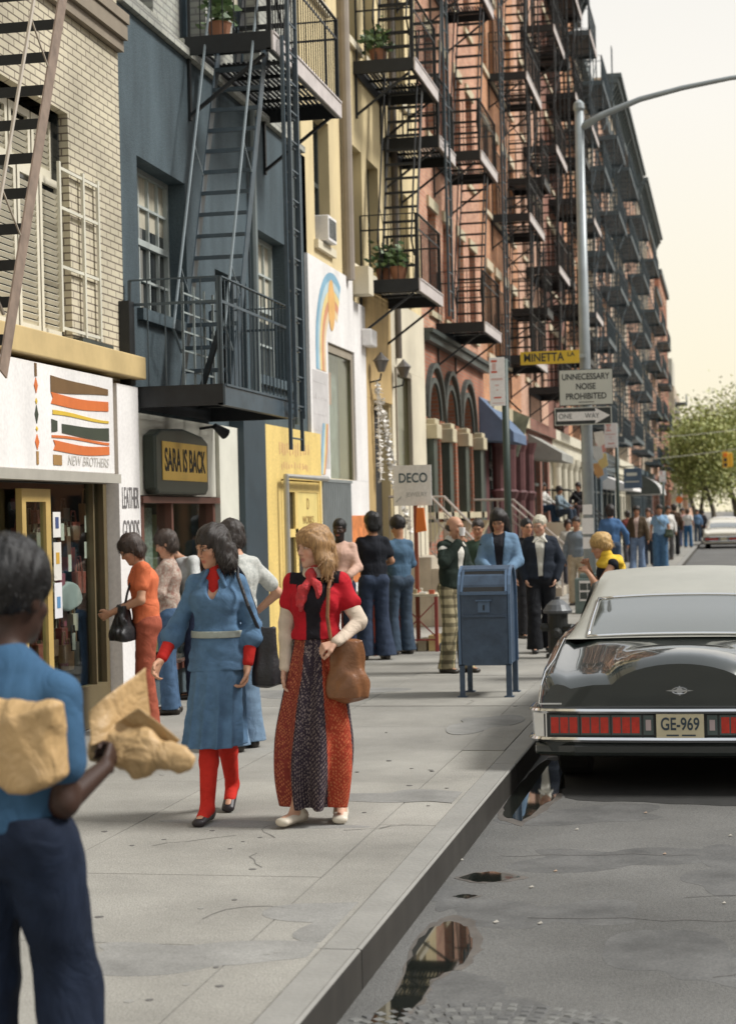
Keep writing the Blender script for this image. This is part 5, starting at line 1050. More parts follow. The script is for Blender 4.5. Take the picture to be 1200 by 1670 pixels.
    # wheels
    for y in (.95, 4.45):
        for s_ in (-1, 1):
            B = MB(); x0 = s_*.66; x1 = s_*.885; B.tube([T((x0, y, .34)), T((x0+s_*.015, y, .34)), T((x1-s_*.02, y, .34)), T((x1, y, .34))], [.32, .345, .345, .31], 28); wt = B.build('wheel', m_tyre, c)
            B = MB(); B.tube([T((x1-s_*.005, y, .34)), T((x1+s_*.012, y, .34))], [.2, .17], 24); B.build('hubcap', m_chrome, wt)
    MB().box(*(L0[0]+np.array([-.62, .62])), L0[1]+.5, L0[1]+5.2, L0[2]+.17, L0[2]+.5).build('underbody', m_tyre, c)
    # bumper
    B = MB()
    def sweep(zc, hh, dd, m=None):
        pts = [(-.985, .34), (-.985, .12), (-.96, .03), (-.9, -.015), (-.6, -.045), (0, -.06), (.6, -.045), (.9, -.015), (.96, .03), (.985, .12), (.985, .34)]
        V_ = []; 
        for i, (x, y) in enumerate(pts):
            a = Vector(pts[min(i+1, len(pts)-1)])-Vector(pts[max(i-1, 0)]); nrm = Vector((a.y, -a.x)).normalized()
            for j in range(8): t = 2*math.pi*j/8; V_.append(T((x+nrm.x*dd*math.cos(t), y+nrm.y*dd*math.cos(t), zc+hh*math.sin(t))))
        k = len(pts); B.add(V_, [(i*8+j, i*8+(j+1) % 8, (i+1)*8+(j+1) % 8, (i+1)*8+j) for i in range(k-1) for j in range(8)]+[tuple(range(8)), tuple(range((k-1)*8, k*8))])
    sweep(.555, .021, .028); sweep(.365, .022, .032)
    for s_ in (-1, 1):
        B.prism([(L0[0]+s_*.88, L0[1]-.035), (L0[0]+s_*.965, L0[1]+.01), (L0[0]+s_*.99, L0[1]+.1), (L0[0]+s_*.99, L0[1]+.34), (L0[0]+s_*.95, L0[1]+.34), (L0[0]+s_*.88, L0[1]+.1)], 'z', L0[2]+.36, L0[2]+.555)
    o = B.build('bumper', m_chrome, c); smooth_by_angle(o, 40)
    B = MB(); B.prism([(L0[0]-.97, L0[1]+.03), (L0[0]-.7, L0[1]-.02), (L0[0]+.7, L0[1]-.02), (L0[0]+.97, L0[1]+.03), (L0[0]+.97, L0[1]+.4), (L0[0]-.97, L0[1]+.4)], 'z', L0[2]+.245, L0[2]+.345)
    B.build('valance', paint, c, bevel=.03)
    # rear panel with lamps
    MB().box(L0[0]-.9, L0[0]+.9, L0[1]-.03, L0[1]+.02, L0[2]+.385, L0[2]+.535).build('rear_panel', m_blk, c)
    z0, z1 = L0[2]+.395, L0[2]+.525
    for s_ in (-1, 1):
        tlm = MB(); rd = MB()
        for g_ in range(3):
            xa = .86-g_*.205
            B0 = (xa-.195, xa); tlm.box(L0[0]+s_*B0[0], L0[0]+s_*B0[1], L0[1]-.037, L0[1]-.031, z0, z1)
            for k in range(3): a_ = xa-.008-k*.062; rd.box(L0[0]+s_*(a_-.052), L0[0]+s_*a_, L0[1]-.043, L0[1]-.0375, z0+.012, z1-.012)
        o1 = tlm.build('tail_light', mat('lamp_bezel', (.1, .13, .13), rough=.3, metal=.5), c); rd.build('lens', m_lens, o1)
        o2 = MB().box(L0[0]+s_*.175, L0[0]+s_*.24, L0[1]-.037, L0[1]-.031, z0, z1).build('reversing_light', MATS['lamp_bezel'], c); MB().box(L0[0]+s_*.19, L0[0]+s_*.225, L0[1]-.043, L0[1]-.0375, z0+.03, z1-.03).build('lens', mat('lens_pale', (.5, .4, .4), rough=.3), o2)
    pl_ = MB().box(L0[0]-.155, L0[0]+.155, L0[1]-.075, L0[1]-.065, L0[2]+.378, L0[2]+.537).build('number_plate', m_plate, c, bevel=.003)
    if detail:
        text('lettering', plate, .115, (L0[0], L0[1]-.077, L0[2]+.468), 'cam', mat('plate_navy', (.05, .07, .09)), pl_, width=.25, bold=.002)
        MB().box(L0[0]-.09, L0[0]-.01, L0[1]-.078, L0[1]-.0755, L0[2]+.392, L0[2]+.402).box(L0[0]+.01, L0[0]+.1, L0[1]-.078, L0[1]-.0755, L0[2]+.392, L0[2]+.402).build('small_print', mat('plate_navy', (.05, .07, .09)), pl_)
        # emblem: long four-point star with a ring
        B = MB(); zc = L0[2]+.685; yy = L0[1]-.02
        B.prism([(L0[0]-.09, zc), (L0[0]-.02, zc+.008), (L0[0], zc+.034), (L0[0]+.02, zc+.008), (L0[0]+.09, zc), (L0[0]+.02, zc-.008), (L0[0], zc-.034), (L0[0]-.02, zc-.008)], 'y', yy, yy+.012)
        ring = [(L0[0]+.05*math.cos(t*math.pi/10), yy-.002, zc+.022*math.sin(t*math.pi/10)) for t in range(21)]; B.tube(ring, .004, 6, cap=False); B.build('emblem', m_chrome, c)
        for s_ in (-1, 1):
            B = MB(); B.tube([T((s_*.93, .0, .6)), T((s_*.915, .01, .72)), T((s_*.895, .12, .808)), T((s_*.87, .5, .856)), T((s_*.87, 1.3, .945))], .006, 6); B.build('fender_trim', m_chrome, c)
            B = MB(); B.box(L0[0]+s_*.78, L0[0]+s_*.93, L0[1]-.012, L0[1]+.03, L0[2]+.595, L0[2]+.606); B.build('corner_trim', m_chrome, c)
    return c
m_black = mat('car_black', (.014, .020, .018), rough=.2, spec=.7, var=.25, vscale=3, coat=1.0)
m_vinyl = mat('vinyl_grey', (.36, .36, .32), rough=.4, spec=.5, var=.08, bump=.15, bscale=300)
sedan('large black car with grey vinyl roof and red tail lights, plate GE-969', (-.345, 11.95, -.16), m_black, m_vinyl, hump=.13)
m_crmc = mat('car_cream', (.62, .58, .48), rough=.25, coat=.5, var=.05)
sedan('pale cream car parked far down the kerb, nearest after the black one', (ony(1180, 893, 86)[0], 86, -.16), m_crmc, m_crmc, group='cars parked far down the kerb', detail=False)
sedan('dull red car parked behind the pale cream one, farther down the kerb', (-.3, 97, -.16), mat('car_red', (.35, .08, .05), rough=.3, coat=.4), m_crmc, group='cars parked far down the kerb', detail=False)
sedan('white car parked farthest down the kerb', (-.25, 107, -.16), m_white, m_white, group='cars parked far down the kerb', detail=False)
# ================================================================ PEOPLE: bodies grown from signed distance fields
def V(*a): return np.array(a, np.float32)
class Field:
    """union of soft primitives sampled on a grid; surface nets turns it into one continuous mesh"""
    def __init__(s): s.P = []
    def cone(s, a, b, ra, rb, k=.02, op='u'):
        a, b = np.array(a, np.float32), np.array(b, np.float32); r = max(ra, rb)
        def f(X):
            d = b-a; L2 = float(d@d)+1e-9; t = np.clip(((X-a)@d)/L2, 0, 1); c = a+t[..., None]*d
            return np.linalg.norm(X-c, axis=-1)-(ra+(rb-ra)*t)
        s.P.append((f, np.minimum(a, b)-r, np.maximum(a, b)+r, k, op)); return s
    def chain(s, pts, rs, k=.02):
        for i in range(len(pts)-1): s.cone(pts[i], pts[i+1], rs[i], rs[i+1], k)
        return s
    def ecap(s, a, b, ua, va, ub, vb, side=(1, 0, 0), k=.03, op='u', flat=1.0):
        a, b, sd = np.array(a, np.float32), np.array(b, np.float32), np.array(side, np.float32)
        d = b-a; L = float(np.linalg.norm(d)); dn = d/L; sd = sd-dn*(sd@dn); sd /= np.linalg.norm(sd); w_ = np.cross(dn, sd); r = max(ua, va, ub, vb)
        def f(X):
            q = X-a; ax = q@dn; t = np.clip(ax/L, 0, 1); ru = ua+(ub-ua)*t; rv = va+(vb-va)*t; m = np.minimum(ru, rv)
            over = np.where(ax < 0, -ax, np.where(ax > L, ax-L, 0))/(m*flat)
            return (np.sqrt(((q@sd)/ru)**2+((q@w_)/rv)**2+over**2)-1)*m
        s.P.append((f, np.minimum(a, b)-r, np.maximum(a, b)+r, k, op)); return s
    def ell(s, c, r, R=None, k=.02, op='u'):
        c, r = np.array(c, np.float32), np.array(r, np.float32); mr = float(r.min()); M = float(r.max())
        def f(X):
            q = X-c
            if R is not None: q = q@np.array(R, np.float32)
            return (np.sqrt(((q/r)**2).sum(-1))-1)*mr
        s.P.append((f, c-M, c+M, k, op)); return s
    def fn(s, f, lo, hi, k=.02, op='u'): s.P.append((f, np.array(lo, np.float32), np.array(hi, np.float32), k, op)); return s
    def plane(s, p, n, k=.004):      # keep the side the normal points away from
        p, n = np.array(p, np.float32), np.array(n, np.float32); n = n/np.linalg.norm(n)
        s.P.append((lambda X: (X-p)@n, None, None, k, 'i')); return s
    def noise(s, amp, freq, seed=0, aniso=(1, 1, 1), lo=None, hi=None):
        R = np.random.RandomState(seed); K = R.normal(size=(5, 3)).astype(np.float32)*freq*np.array(aniso, np.float32); ph = R.uniform(0, 6.28, 5)
        s.P.append((lambda X: amp*sum(np.sin(X@K[i]+ph[i]) for i in range(5))/2.2, lo, hi, 0, 'd')); return s
    def mesh(s, h, name='m', col=None):
        us = [p for p in s.P if p[4] == 'u']; lo = np.min([p[1] for p in us], 0)-3*h-.01; hi = np.max([p[2] for p in us], 0)+3*h+.01
        n = np.ceil((hi-lo)/h).astype(int)+1; F = np.full(n, 9.0, np.float32)
        ax = [lo[i]+h*np.arange(n[i], dtype=np.float32) for i in range(3)]
        def grid(a, b): return np.stack(np.meshgrid(ax[0][a[0]:b[0]], ax[1][a[1]:b[1]], ax[2][a[2]:b[2]], indexing='ij'), -1)
        for f, l, u, k, op in s.P:
            if l is None: a = np.zeros(3, int); b = n
            else:
                m = k+2.5*h+.008; a = np.maximum(np.floor((l-m-lo)/h).astype(int), 0); b = np.minimum(np.ceil((u+m-lo)/h).astype(int)+1, n)
                if (b <= a).any(): continue
            sl_ = tuple(slice(a[i], b[i]) for i in range(3)); g = F[sl_]; v = f(grid(a, b)).astype(np.float32)
            if op == 'd': F[sl_] = g+v; continue
            if op == 's': v = -v
            if op in ('s', 'i'):
                if k > 0: hh = np.clip(.5-.5*(g-v)/k, 0, 1); F[sl_] = g+(v-g)*hh+k*hh*(1-hh)
                else: F[sl_] = np.maximum(g, v)
            else:
                if k > 0: hh = np.clip(.5+.5*(g-v)/k, 0, 1); F[sl_] = g+(v-g)*hh-k*hh*(1-hh)
                else: F[sl_] = np.minimum(g, v)
        return nets(F, lo, h, name, col)
def nets(F, lo, h, name, col):
    s = F < 0; c = np.zeros(tuple(np.array(F.shape)-1), np.int8); OF = [(i, j, k) for i in (0, 1) for j in (0, 1) for k in (0, 1)]
    N = F.shape
    def sub(A, o): return A[o[0]:N[0]-1+o[0], o[1]:N[1]-1+o[1], o[2]:N[2]-1+o[2]]
    for o in OF: c += sub(s, o)
    act = (c > 0) & (c < 8); idx = np.argwhere(act)
    vals = np.stack([F[idx[:, 0]+o[0], idx[:, 1]+o[1], idx[:, 2]+o[2]] for o in OF], 1)
    acc = np.zeros((len(idx), 3), np.float32); cnt = np.zeros(len(idx), np.float32)
    for a in range(8):
        for b in range(a+1, 8):
            oa, ob = np.array(OF[a]), np.array(OF[b])
            if np.abs(oa-ob).sum() != 1: continue
            va, vb = vals[:, a], vals[:, b]; cr = (va < 0) != (vb < 0); t = np.where(cr, va/np.where(cr, va-vb, 1), 0)
            acc += np.where(cr[:, None], oa+t[:, None]*(ob-oa), 0); cnt += cr
    vert = lo+h*(idx+acc/np.maximum(cnt, 1)[:, None]); ID = np.full(act.shape, -1, np.int64); ID[act] = np.arange(len(idx))
    faces = []
    for ax_ in range(3):
        o = [0, 0, 0]; o[ax_] = 1; A = s[:N[0]-o[0], :N[1]-o[1], :N[2]-o[2]]; B = s[o[0]:, o[1]:, o[2]:]
        e = np.argwhere(A != B); u, w_ = (ax_+1) % 3, (ax_+2) % 3
        ok = (e[:, u] > 0) & (e[:, w_] > 0) & (e[:, u] < N[u]-1) & (e[:, w_] < N[w_]-1) & (e[:, ax_] < N[ax_]-1); e = e[ok]
        q = []
        for du, dw in ((1, 1), (0, 1), (0, 0), (1, 0)):
            c_ = e.copy(); c_[:, u] -= du; c_[:, w_] -= dw; q.append(ID[c_[:, 0], c_[:, 1], c_[:, 2]])
        q = np.stack(q, 1); ins = A[e[:, 0], e[:, 1], e[:, 2]]; q[~ins] = q[~ins][:, ::-1]; q = q[(q >= 0).all(1)]; faces.append(q)
    faces = np.concatenate(faces)
    me = bpy.data.meshes.new(name); me.vertices.add(len(vert)); me.vertices.foreach_set('co', vert.astype(np.float32).ravel())
    me.loops.add(len(faces)*4); me.loops.foreach_set('vertex_index', faces.ravel().astype(np.int32)); me.polygons.add(len(faces))
    me.polygons.foreach_set('loop_start', np.arange(0, len(faces)*4, 4, dtype=np.int32)); me.polygons.foreach_set('use_smooth', np.ones(len(faces), bool)); me.update(calc_edges=True)
    if col is not None:
        C_ = col(vert.astype(np.float32)); at = me.color_attributes.new('Col', 'FLOAT_COLOR', 'POINT'); at.data.foreach_set('color', np.concatenate([C_, np.ones((len(C_), 1))], 1).astype(np.float32).ravel())
    return me
def RZ(a): c, s_ = math.cos(a), math.sin(a); return np.array([[c, -s_, 0], [s_, c, 0], [0, 0, 1]], np.float32)
def RX(a): c, s_ = math.cos(a), math.sin(a); return np.array([[1, 0, 0], [0, c, -s_], [0, s_, c]], np.float32)
def RY(a): c, s_ = math.cos(a), math.sin(a); return np.array([[c, 0, s_], [0, 1, 0], [-s_, 0, c]], np.float32)
def nrm(v): v = np.array(v, np.float32); return v/max(np.linalg.norm(v), 1e-6)
SKIN = {'light': (.50, .27, .17), 'tan': (.42, .22, .13), 'dark': (.04, .018, .011), 'pale': (.56, .33, .23)}
m_skin = mat('skin', (.5, .3, .2), rough=.55, spec=.4, var=.06, vscale=20, attr='Col')
def cloth(name, c, rough=.85, var=.12, vscale=14, bump=.25, bscale=350, **k): k.setdefault('wr', .42); return mat(name, c, rough=rough, spec=.2, var=var, vscale=vscale, bump=bump, bscale=bscale, **k)
J0 = dict(pelvis=(0, 0, .95), waist=(0, .005, 1.09), chest=(0, 0, 1.30), neck=(0, -.015, 1.46), head=(0, .01, 1.60),
          shR=(.146, -.01, 1.385), elR=(.225, -.03, 1.14), wrR=(.235, .05, .89), shL=(-.146, -.01, 1.385), elL=(-.225, -.03, 1.14), wrL=(-.235, .05, .89),
          hiR=(.088, 0, .93), knR=(.10, .025, .50), anR=(.105, -.02, .085), hiL=(-.088, 0, .93), knL=(-.10, .025, .50), anL=(-.105, -.02, .085), toeR=0, toeL=0)
def hand(F, wr, el, palm_n, curl=.5, thumb=None, s=1.0, dir_=None):
    wr = np.array(wr, np.float32); d = nrm(wr-np.array(el, np.float32)) if dir_ is None else nrm(dir_); pn = nrm(palm_n); pn = nrm(pn-d*(pn@d)); sd = np.cross(d, pn)
    if thumb is not None and sd@np.array(thumb, np.float32) < 0: sd = -sd
    kn = wr+d*.088*s; F.ecap(wr+d*.012, kn-d*.012, .026*s, .015*s, .038*s, .0135*s, side=sd, k=.012)
    for i, (o, L) in enumerate(((.029, .066), (.010, .078), (-.009, .073), (-.027, .056))):
        L *= s; b = kn+sd*o*s-d*.008; c1 = curl*(.75+.12*i); d1 = d*math.cos(c1)+pn*math.sin(c1); d2 = d*math.cos(c1*2.1)+pn*math.sin(c1*2.1); d3 = d*math.cos(c1*2.9)+pn*math.sin(c1*2.9); sp = sd*(o*.10)
        p1 = b+d1*L*.48+sp; p2 = p1+d2*L*.32; p3 = p2+d3*L*.24; F.chain([b, p1, p2, p3], [.0088*s, .0082*s, .0075*s, .0065*s], k=.004)
    t0 = wr+d*.025+sd*.02; t1 = wr+d*.055+sd*.045*s+pn*.012; t2 = t1+(d*.8+sd*.25+pn*.5*curl)*.034*s; t3 = t2+(d*.8-sd*.1+pn*.7*curl)*.024*s; F.chain([t0, t1, t2, t3], [.014*s, .0115*s, .0095*s, .008*s], k=.008)
def face_cols(base, HM, hc, lips=(.42, .12, .09), brow=(.05, .03, .02), beard=None, eyes=True):
    base = np.array(base)
    def f(P):
        C_ = np.tile(base, (len(P), 1)); q = (P-hc)@HM      # head-local
        def blend(m, c, a=1.0):
            m = (np.clip(m, 0, 1)*a)[:, None]; C_[:] = C_*(1-m)+np.array(c)*m
        fr = (q[:, 1] > .03)
        blend(fr*np.exp(-((np.abs(q[:, 0])-.038)**2/.0006+(q[:, 2]+.035)**2/.0008)), base*np.array([1.05, .72, .68]), .55)
        if beard is not None: blend(((q[:, 1] > .0) & (q[:, 2] < -.035))*1.0, beard, .92); 
        blend(fr*np.exp(-((q[:, 0]/.024)**4+((q[:, 2]+.064)/.011)**4)), lips, .85)
        for sx_ in (-1, 1):
            blend(fr*np.exp(-(((q[:, 0]-sx_*.031)/.019)**4+((q[:, 2]-.027)/.0055)**4)), brow, .8)
            if eyes:
                blend(fr*np.exp(-(((q[:, 0]-sx_*.031)/.019)**4+((q[:, 2]-.005)/.010)**4)), base*.6, .3)
                blend(fr*np.exp(-(((q[:, 0]-sx_*.031)/.013)**4+((q[:, 2]-.004)/.0055)**4)), (.5, .44, .40), .55)
                blend(fr*np.exp(-(((q[:, 0]-sx_*.031)**2+(q[:, 2]-.004)**2)/.0055**2)), (.03, .02, .015), 1)
                blend(fr*np.exp(-(((q[:, 0]-sx_*.031)/.017)**4+((q[:, 2]-.0115)/.003)**4)), brow, .85)
        return C_
    return f
def body_field(J, B=1.0, fem=False, HM=None, hands=(.5, .5), hscale=1.0, palms=None, handdir=(None, None), feet=True, detail=True):
    F = Field(); g = lambda n: np.array(J[n], np.float32)
    hw, ww, cw = (.138, .10, .115) if fem else (.132, .115, .14)
    F.ecap(g('pelvis')-V(0, 0, .02), g('waist'), hw*B, .09*B, ww*B, .072*B, k=.04); F.ecap(g('waist'), g('chest'), ww*B, .072*B, cw*B, .092*B, k=.04)
    F.ecap(g('chest'), g('neck')-V(0, 0, .05), cw*B, .09*B, .08*B, .05*B, k=.04)
    if fem:
        for s_ in (-1, 1): F.ell(g('chest')+V(s_*.062, .06, -.01), (.05, .045, .05), k=.04)
    nk = g('neck'); hc = g('head'); up = nrm(HM@V(0, 0, 1)) if HM is not None else V(0, 0, 1); HM = np.eye(3, dtype=np.float32) if HM is None else HM
    for a in ('R', 'L'):
        F.cone(nk-V(0, 0, .03), g('sh'+a), .036, .038*B, k=.03); F.cone(g('sh'+a), g('el'+a), .039*B, .036*B, k=.03); F.cone(g('el'+a), g('wr'+a), .037*B, .023*B, k=.02)
        F.cone(g('hi'+a), g('kn'+a), .070*B, .05*B, k=.03); mid = g('kn'+a)*.65+g('an'+a)*.35+V(0, -.015, 0); F.chain([g('kn'+a), mid, g('an'+a)], [.052*B, .052*B, .034*B], k=.02)
        if feet:
            t = J.get('toe'+a, 0); tv = V(math.sin(t)*.8, math.cos(t), 0) if not isinstance(t, tuple) else nrm(t); an = g('an'+a)
            F.cone(an-tv*.035-V(0, 0, .045), an+tv*.14-V(0, 0, .055), .034, .027, k=.025); F.cone(an, an+tv*.03-V(0, 0, .035), .034, .034, k=.02)
        i = 0 if a == 'R' else 1
        if hands[i] is not None:
            d = nrm(g('wr'+a)-g('el'+a)); pn = palms[i] if palms and palms[i] is not None else (np.array([-1 if a == 'R' else 1, .25, 0])); hand(F, g('wr'+a), g('el'+a), pn, hands[i], thumb=(0, 1, .3), dir_=handdir[i])
    F.cone(nk-V(0, 0, .03), hc-up*.07, .055 if not fem else .047, .05 if not fem else .044, k=.025)
    def H(x, y, z): return hc+(HM@V(x, y, z))*hscale
    def E(c, r, k=.02, op='u'): F.ell(H(*c), np.array(r)*hscale, R=HM, k=k, op=op)
    E((0, -.012, .035), (.074, .094, .085)); E((0, .018, -.03), (.060, .074, .078), k=.03); E((0, .050, -.072), (.040, .038, .034), k=.03); E((0, .072, -.096), (.02, .017, .016), k=.02)
    if detail:
        for s_ in (-1, 1):
            E((s_*.031, .100, .004), (.019, .016, .013), k=.012, op='s'); E((s_*.031, .079, .004), (.0125, .0125, .0125), k=.002); F.cone(H(s_*.012, .088, .026), H(s_*.048, .076, .024), .010*hscale, .008*hscale, k=.012)
            E((s_*.042, .058, -.028), (.022, .022, .02), k=.02); E((s_*.074, -.008, -.005), (.010, .020, .032), k=.008); E((s_*.010, .097, -.030), (.009, .009, .007), k=.006)
        F.cone(H(0, .088, .014), H(0, .107, -.022), .0072*hscale, .0100*hscale, k=.009)
        F.cone(H(-.016, .085, -.058), H(.016, .085, -.058), .0062*hscale, .0062*hscale, k=.006); F.cone(H(-.014, .084, -.070), H(.014, .084, -.070), .0072*hscale, .0072*hscale, k=.006); E((0, .078, -.098), (.017, .015, .014), k=.012); E((0, .1, -.065), (.022, .012, .0015), k=.003, op='s')
    return F, H, hc, HM
def hair_field(style, H, hc, HM, s=1.0, seed=0):
    F = Field(); E = lambda c, r, k=.02, op='u': F.ell(H(*c), np.array(r)*s, R=HM, k=k, op=op)
    if style == 'bald':
        E((0, -.035, .0), (.082, .082, .05)); E((0, .02, .06), (.07, .085, .06), k=.02, op='s'); E((0, .11, -.02), (.09, .10, .12), op='s', k=.01)
    elif style == 'short':
        E((0, -.018, .045), (.084, .104, .092)); E((0, .115, -.025), (.075, .075, .088), op='s', k=.012); E((0, .03, -.115), (.12, .12, .06), op='s', k=.01)
    elif style == 'afro':
        E((0, -.02, .06), (.105, .118, .112)); E((0, .12, -.035), (.078, .078, .088), op='s', k=.012); E((0, .03, -.12), (.12, .12, .06), op='s', k=.01)
    elif style == 'mop':
        E((0, -.018, .045), (.094, .112, .10)); E((0, -.045, -.03), (.088, .07, .08), k=.03); E((0, .122, -.035), (.068, .08, .082), op='s', k=.012)
    elif style == 'bob':
        E((0, -.015, .045), (.090, .108, .096)); 
        for q in (-1, 1): E((q*.078, -.02, -.04), (.042, .065, .085), k=.03); E((q*.08, -.025, -.11), (.045, .055, .06), k=.03)
        E((0, -.08, -.06), (.085, .05, .10), k=.03); E((0, .118, -.035), (.058, .07, .092), op='s', k=.012)
    elif style == 'long':
        E((0, -.015, .045), (.090, .108, .096))
        for q in (-1, 1): E((q*.075, -.03, -.08), (.045, .06, .13), k=.03)
        E((0, -.08, -.10), (.09, .05, .15), k=.03); E((0, .118, -.035), (.056, .07, .092), op='s', k=.012)
    elif style == 'shag':
        E((0, -.01, .045), (.086, .106, .092)); E((0, .055, .068), (.062, .05, .038), k=.03)
        for q in (-1, 1): E((q*.074, .02, .02), (.030, .055, .06), k=.03); E((q*.082, -.0, -.05), (.034, .05, .06), k=.03); E((q*.096, -.015, -.11), (.034, .042, .045), k=.03); E((q*.105, .0, -.15), (.022, .03, .03), k=.03)
        E((0, -.075, -.06), (.082, .052, .11), k=.03); E((0, .13, -.052), (.052, .075, .078), op='s', k=.012)
    elif style == 'bouffant':
        E((0, -.02, .06), (.108, .12, .10)); E((0, -.05, .0), (.1, .08, .07), k=.03); E((0, .125, -.035), (.066, .075, .082), op='s', k=.012)
    F.noise(.003*s, 48, seed); F.noise(.0022*s, 150, seed+1, (1, 1, .3))
    return F
def strands(me, n, L, seed, root, m, curl=.5, w=.0022):
    R = random.Random(seed); nv = len(me.vertices); B = MB(); c = Vector((0, 0, 0)); vs = me.vertices
    for i in R.sample(range(nv), min(200, nv)): c += vs[i].co
    c /= min(200, nv)
    for k in range(n):
        v = vs[R.randrange(nv)]; p = v.co.copy(); nr = v.normal.copy()
        d = Vector((R.gauss(0, .35), R.gauss(0, .35), -1)); d = (d-nr*d.dot(nr)+nr*R.uniform(.0, .16)).normalized(); sd = d.cross(nr).normalized()*w; pts = []; l = L*R.uniform(.5, 1.2)
        q = p-nr*.003
        for s_ in range(5):
            pts.append(q.copy()); d = (d+Vector((R.gauss(0, 1), R.gauss(0, 1), R.gauss(-.2, 1)))*.25*curl-nr*.06).normalized(); q = q+d*l/4
        vv = []; 
        for s_, q in enumerate(pts): t = 1-s_/5.5; vv += [q-sd*t, q+sd*t]
        if v.co.z-c.z > .05 and L > .05: continue
        B.add(vv, [(2*s_, 2*s_+1, 2*s_+3, 2*s_+2) for s_ in range(4)])
    m2 = bpy.data.meshes.new('hair_strands'); m2.from_pydata(B.v, [], B.f); m2.materials.append(m); o = bpy.data.objects.new('hair_strands', m2); COL.objects.link(o); o.parent = root; return o
def tops(J, F, B=1.0, off=.014, hem=.92, sleeve=1.0, slw=(.062, .055), fem=False, neck=.075, drop=0.0, k=.035, chestw=1.0):
    g = lambda n: np.array(J[n], np.float32); hw, ww, cw = (.158, .12, .13) if fem else (.150, .138, .155)
    F.ecap(g('pelvis')-V(0, 0, drop), g('waist'), hw*B+off, .11*B+off, ww*B+off, .092*B+off, k=.05, flat=.5); F.ecap(g('waist'), g('chest'), ww*B+off, .092*B+off, cw*B*chestw+off, .112*B+off, k=.05)
    F.ecap(g('chest'), g('neck')-V(0, 0, .06), cw*B+off, .105*B+off, .09*B+off, .065*B+off, k=.04)
    if fem:
        for s_ in (-1, 1): F.ell(g('chest')+V(s_*.062, .06, -.015), (.052+off, .045+off, .052+off), k=.05)
    if hem is not None: F.plane((0, 0, hem), (0, 0, -1))
    for a in ('R', 'L'):
        F.cone(g('neck')-V(0, 0, .05), g('sh'+a), .04+off*.8, .044*B+off*.7, k=.03)
        sl = sleeve if not isinstance(sleeve, tuple) else sleeve[0 if a == 'R' else 1]
        if sl > 0:
            t = min(sl, 1.0); e = g('sh'+a)+(g('el'+a)-g('sh'+a))*t; F.cone(g('sh'+a), e, .045*B+off*.7, slw[0] if sl <= 1 else slw[0]*.95, k=.03)
            if sl > 1: t = sl-1; e2 = g('el'+a)+(g('wr'+a)-g('el'+a))*t; F.cone(g('el'+a), e2, slw[0]*.95, slw[1], k=.02)
    # open neck and cut hem
    nk = g('neck'); F.cone(nk+V(0, .02, .015), nk+V(0, .02, .15), neck*.72, neck*1.3, k=.008, op='s')
    return F
def trousers(J, B=1.0, rs=(.10, .073, .085), top=1.02, hem=.05, off=.0, seed=1, wr=.003):
    F = Field(); g = lambda n: np.array(J[n], np.float32)
    F.ecap(g('pelvis')-V(0, 0, .03), g('waist')-V(0, 0, .03), .165*B+off, .122*B+off, .142*B+off, .105*B+off, k=.05)
    for a in ('R', 'L'):
        an = g('an'+a)+V(0, .01, -.045); F.chain([g('hi'+a)-V(0, 0, .02), g('kn'+a), an], [rs[0]*B+off, rs[1]*B+off, rs[2]*B], k=.02)
        F.ell(g('hi'+a)+V(0, -.05, -.0), (.08*B, .075*B, .085*B), k=.04)
    F.noise(wr, 16, seed, (1.3, 1.3, .7)); F.noise(wr*.5, 40, seed+1, (1, 1, .8)); F.plane((0, 0, top), (0, 0, 1)); F.plane((0, 0, hem), (0, 0, -1)); return F
def shoes(J, col, name, h, heel=0.0, w=1.0, sides=('R', 'L')):
    F = Field(); g = lambda n: np.array(J[n], np.float32)
    for a in sides:
        t = J.get('toe'+a, 0); tv = V(math.sin(t)*.8, math.cos(t), 0) if not isinstance(t, tuple) else nrm(t); sd = np.cross(tv, V(0, 0, 1)); an = g('an'+a)
        F.ecap(an-tv*.05-V(0, 0, .048), an+tv*.155-V(0, 0, .06), .038*w, .036, .043*w, .026, side=sd, k=.02); F.cone(an-tv*.015-V(0, 0, .04), an-tv*.0-V(0, 0, .005), .04*w, .04*w, k=.02)
        F.cone(an-tv*.05-V(0, 0, .055), an-tv*.05-V(0, 0, .07), .032*w, .03*w, k=.01)
    F.plane((0, 0, min(g('an'+a_)[2]+(min(0, float(nrm(J['toe'+a_])[2])*.16) if isinstance(J.get('toe'+a_), tuple) else 0) for a_ in sides)-.085), (0, 0, -1))
    return F
HT = dict(bald=1.712, short=1.735, afro=1.772, mop=1.745, bob=1.742, long=1.742, shag=1.748, bouffant=1.76); LS = [1.0]
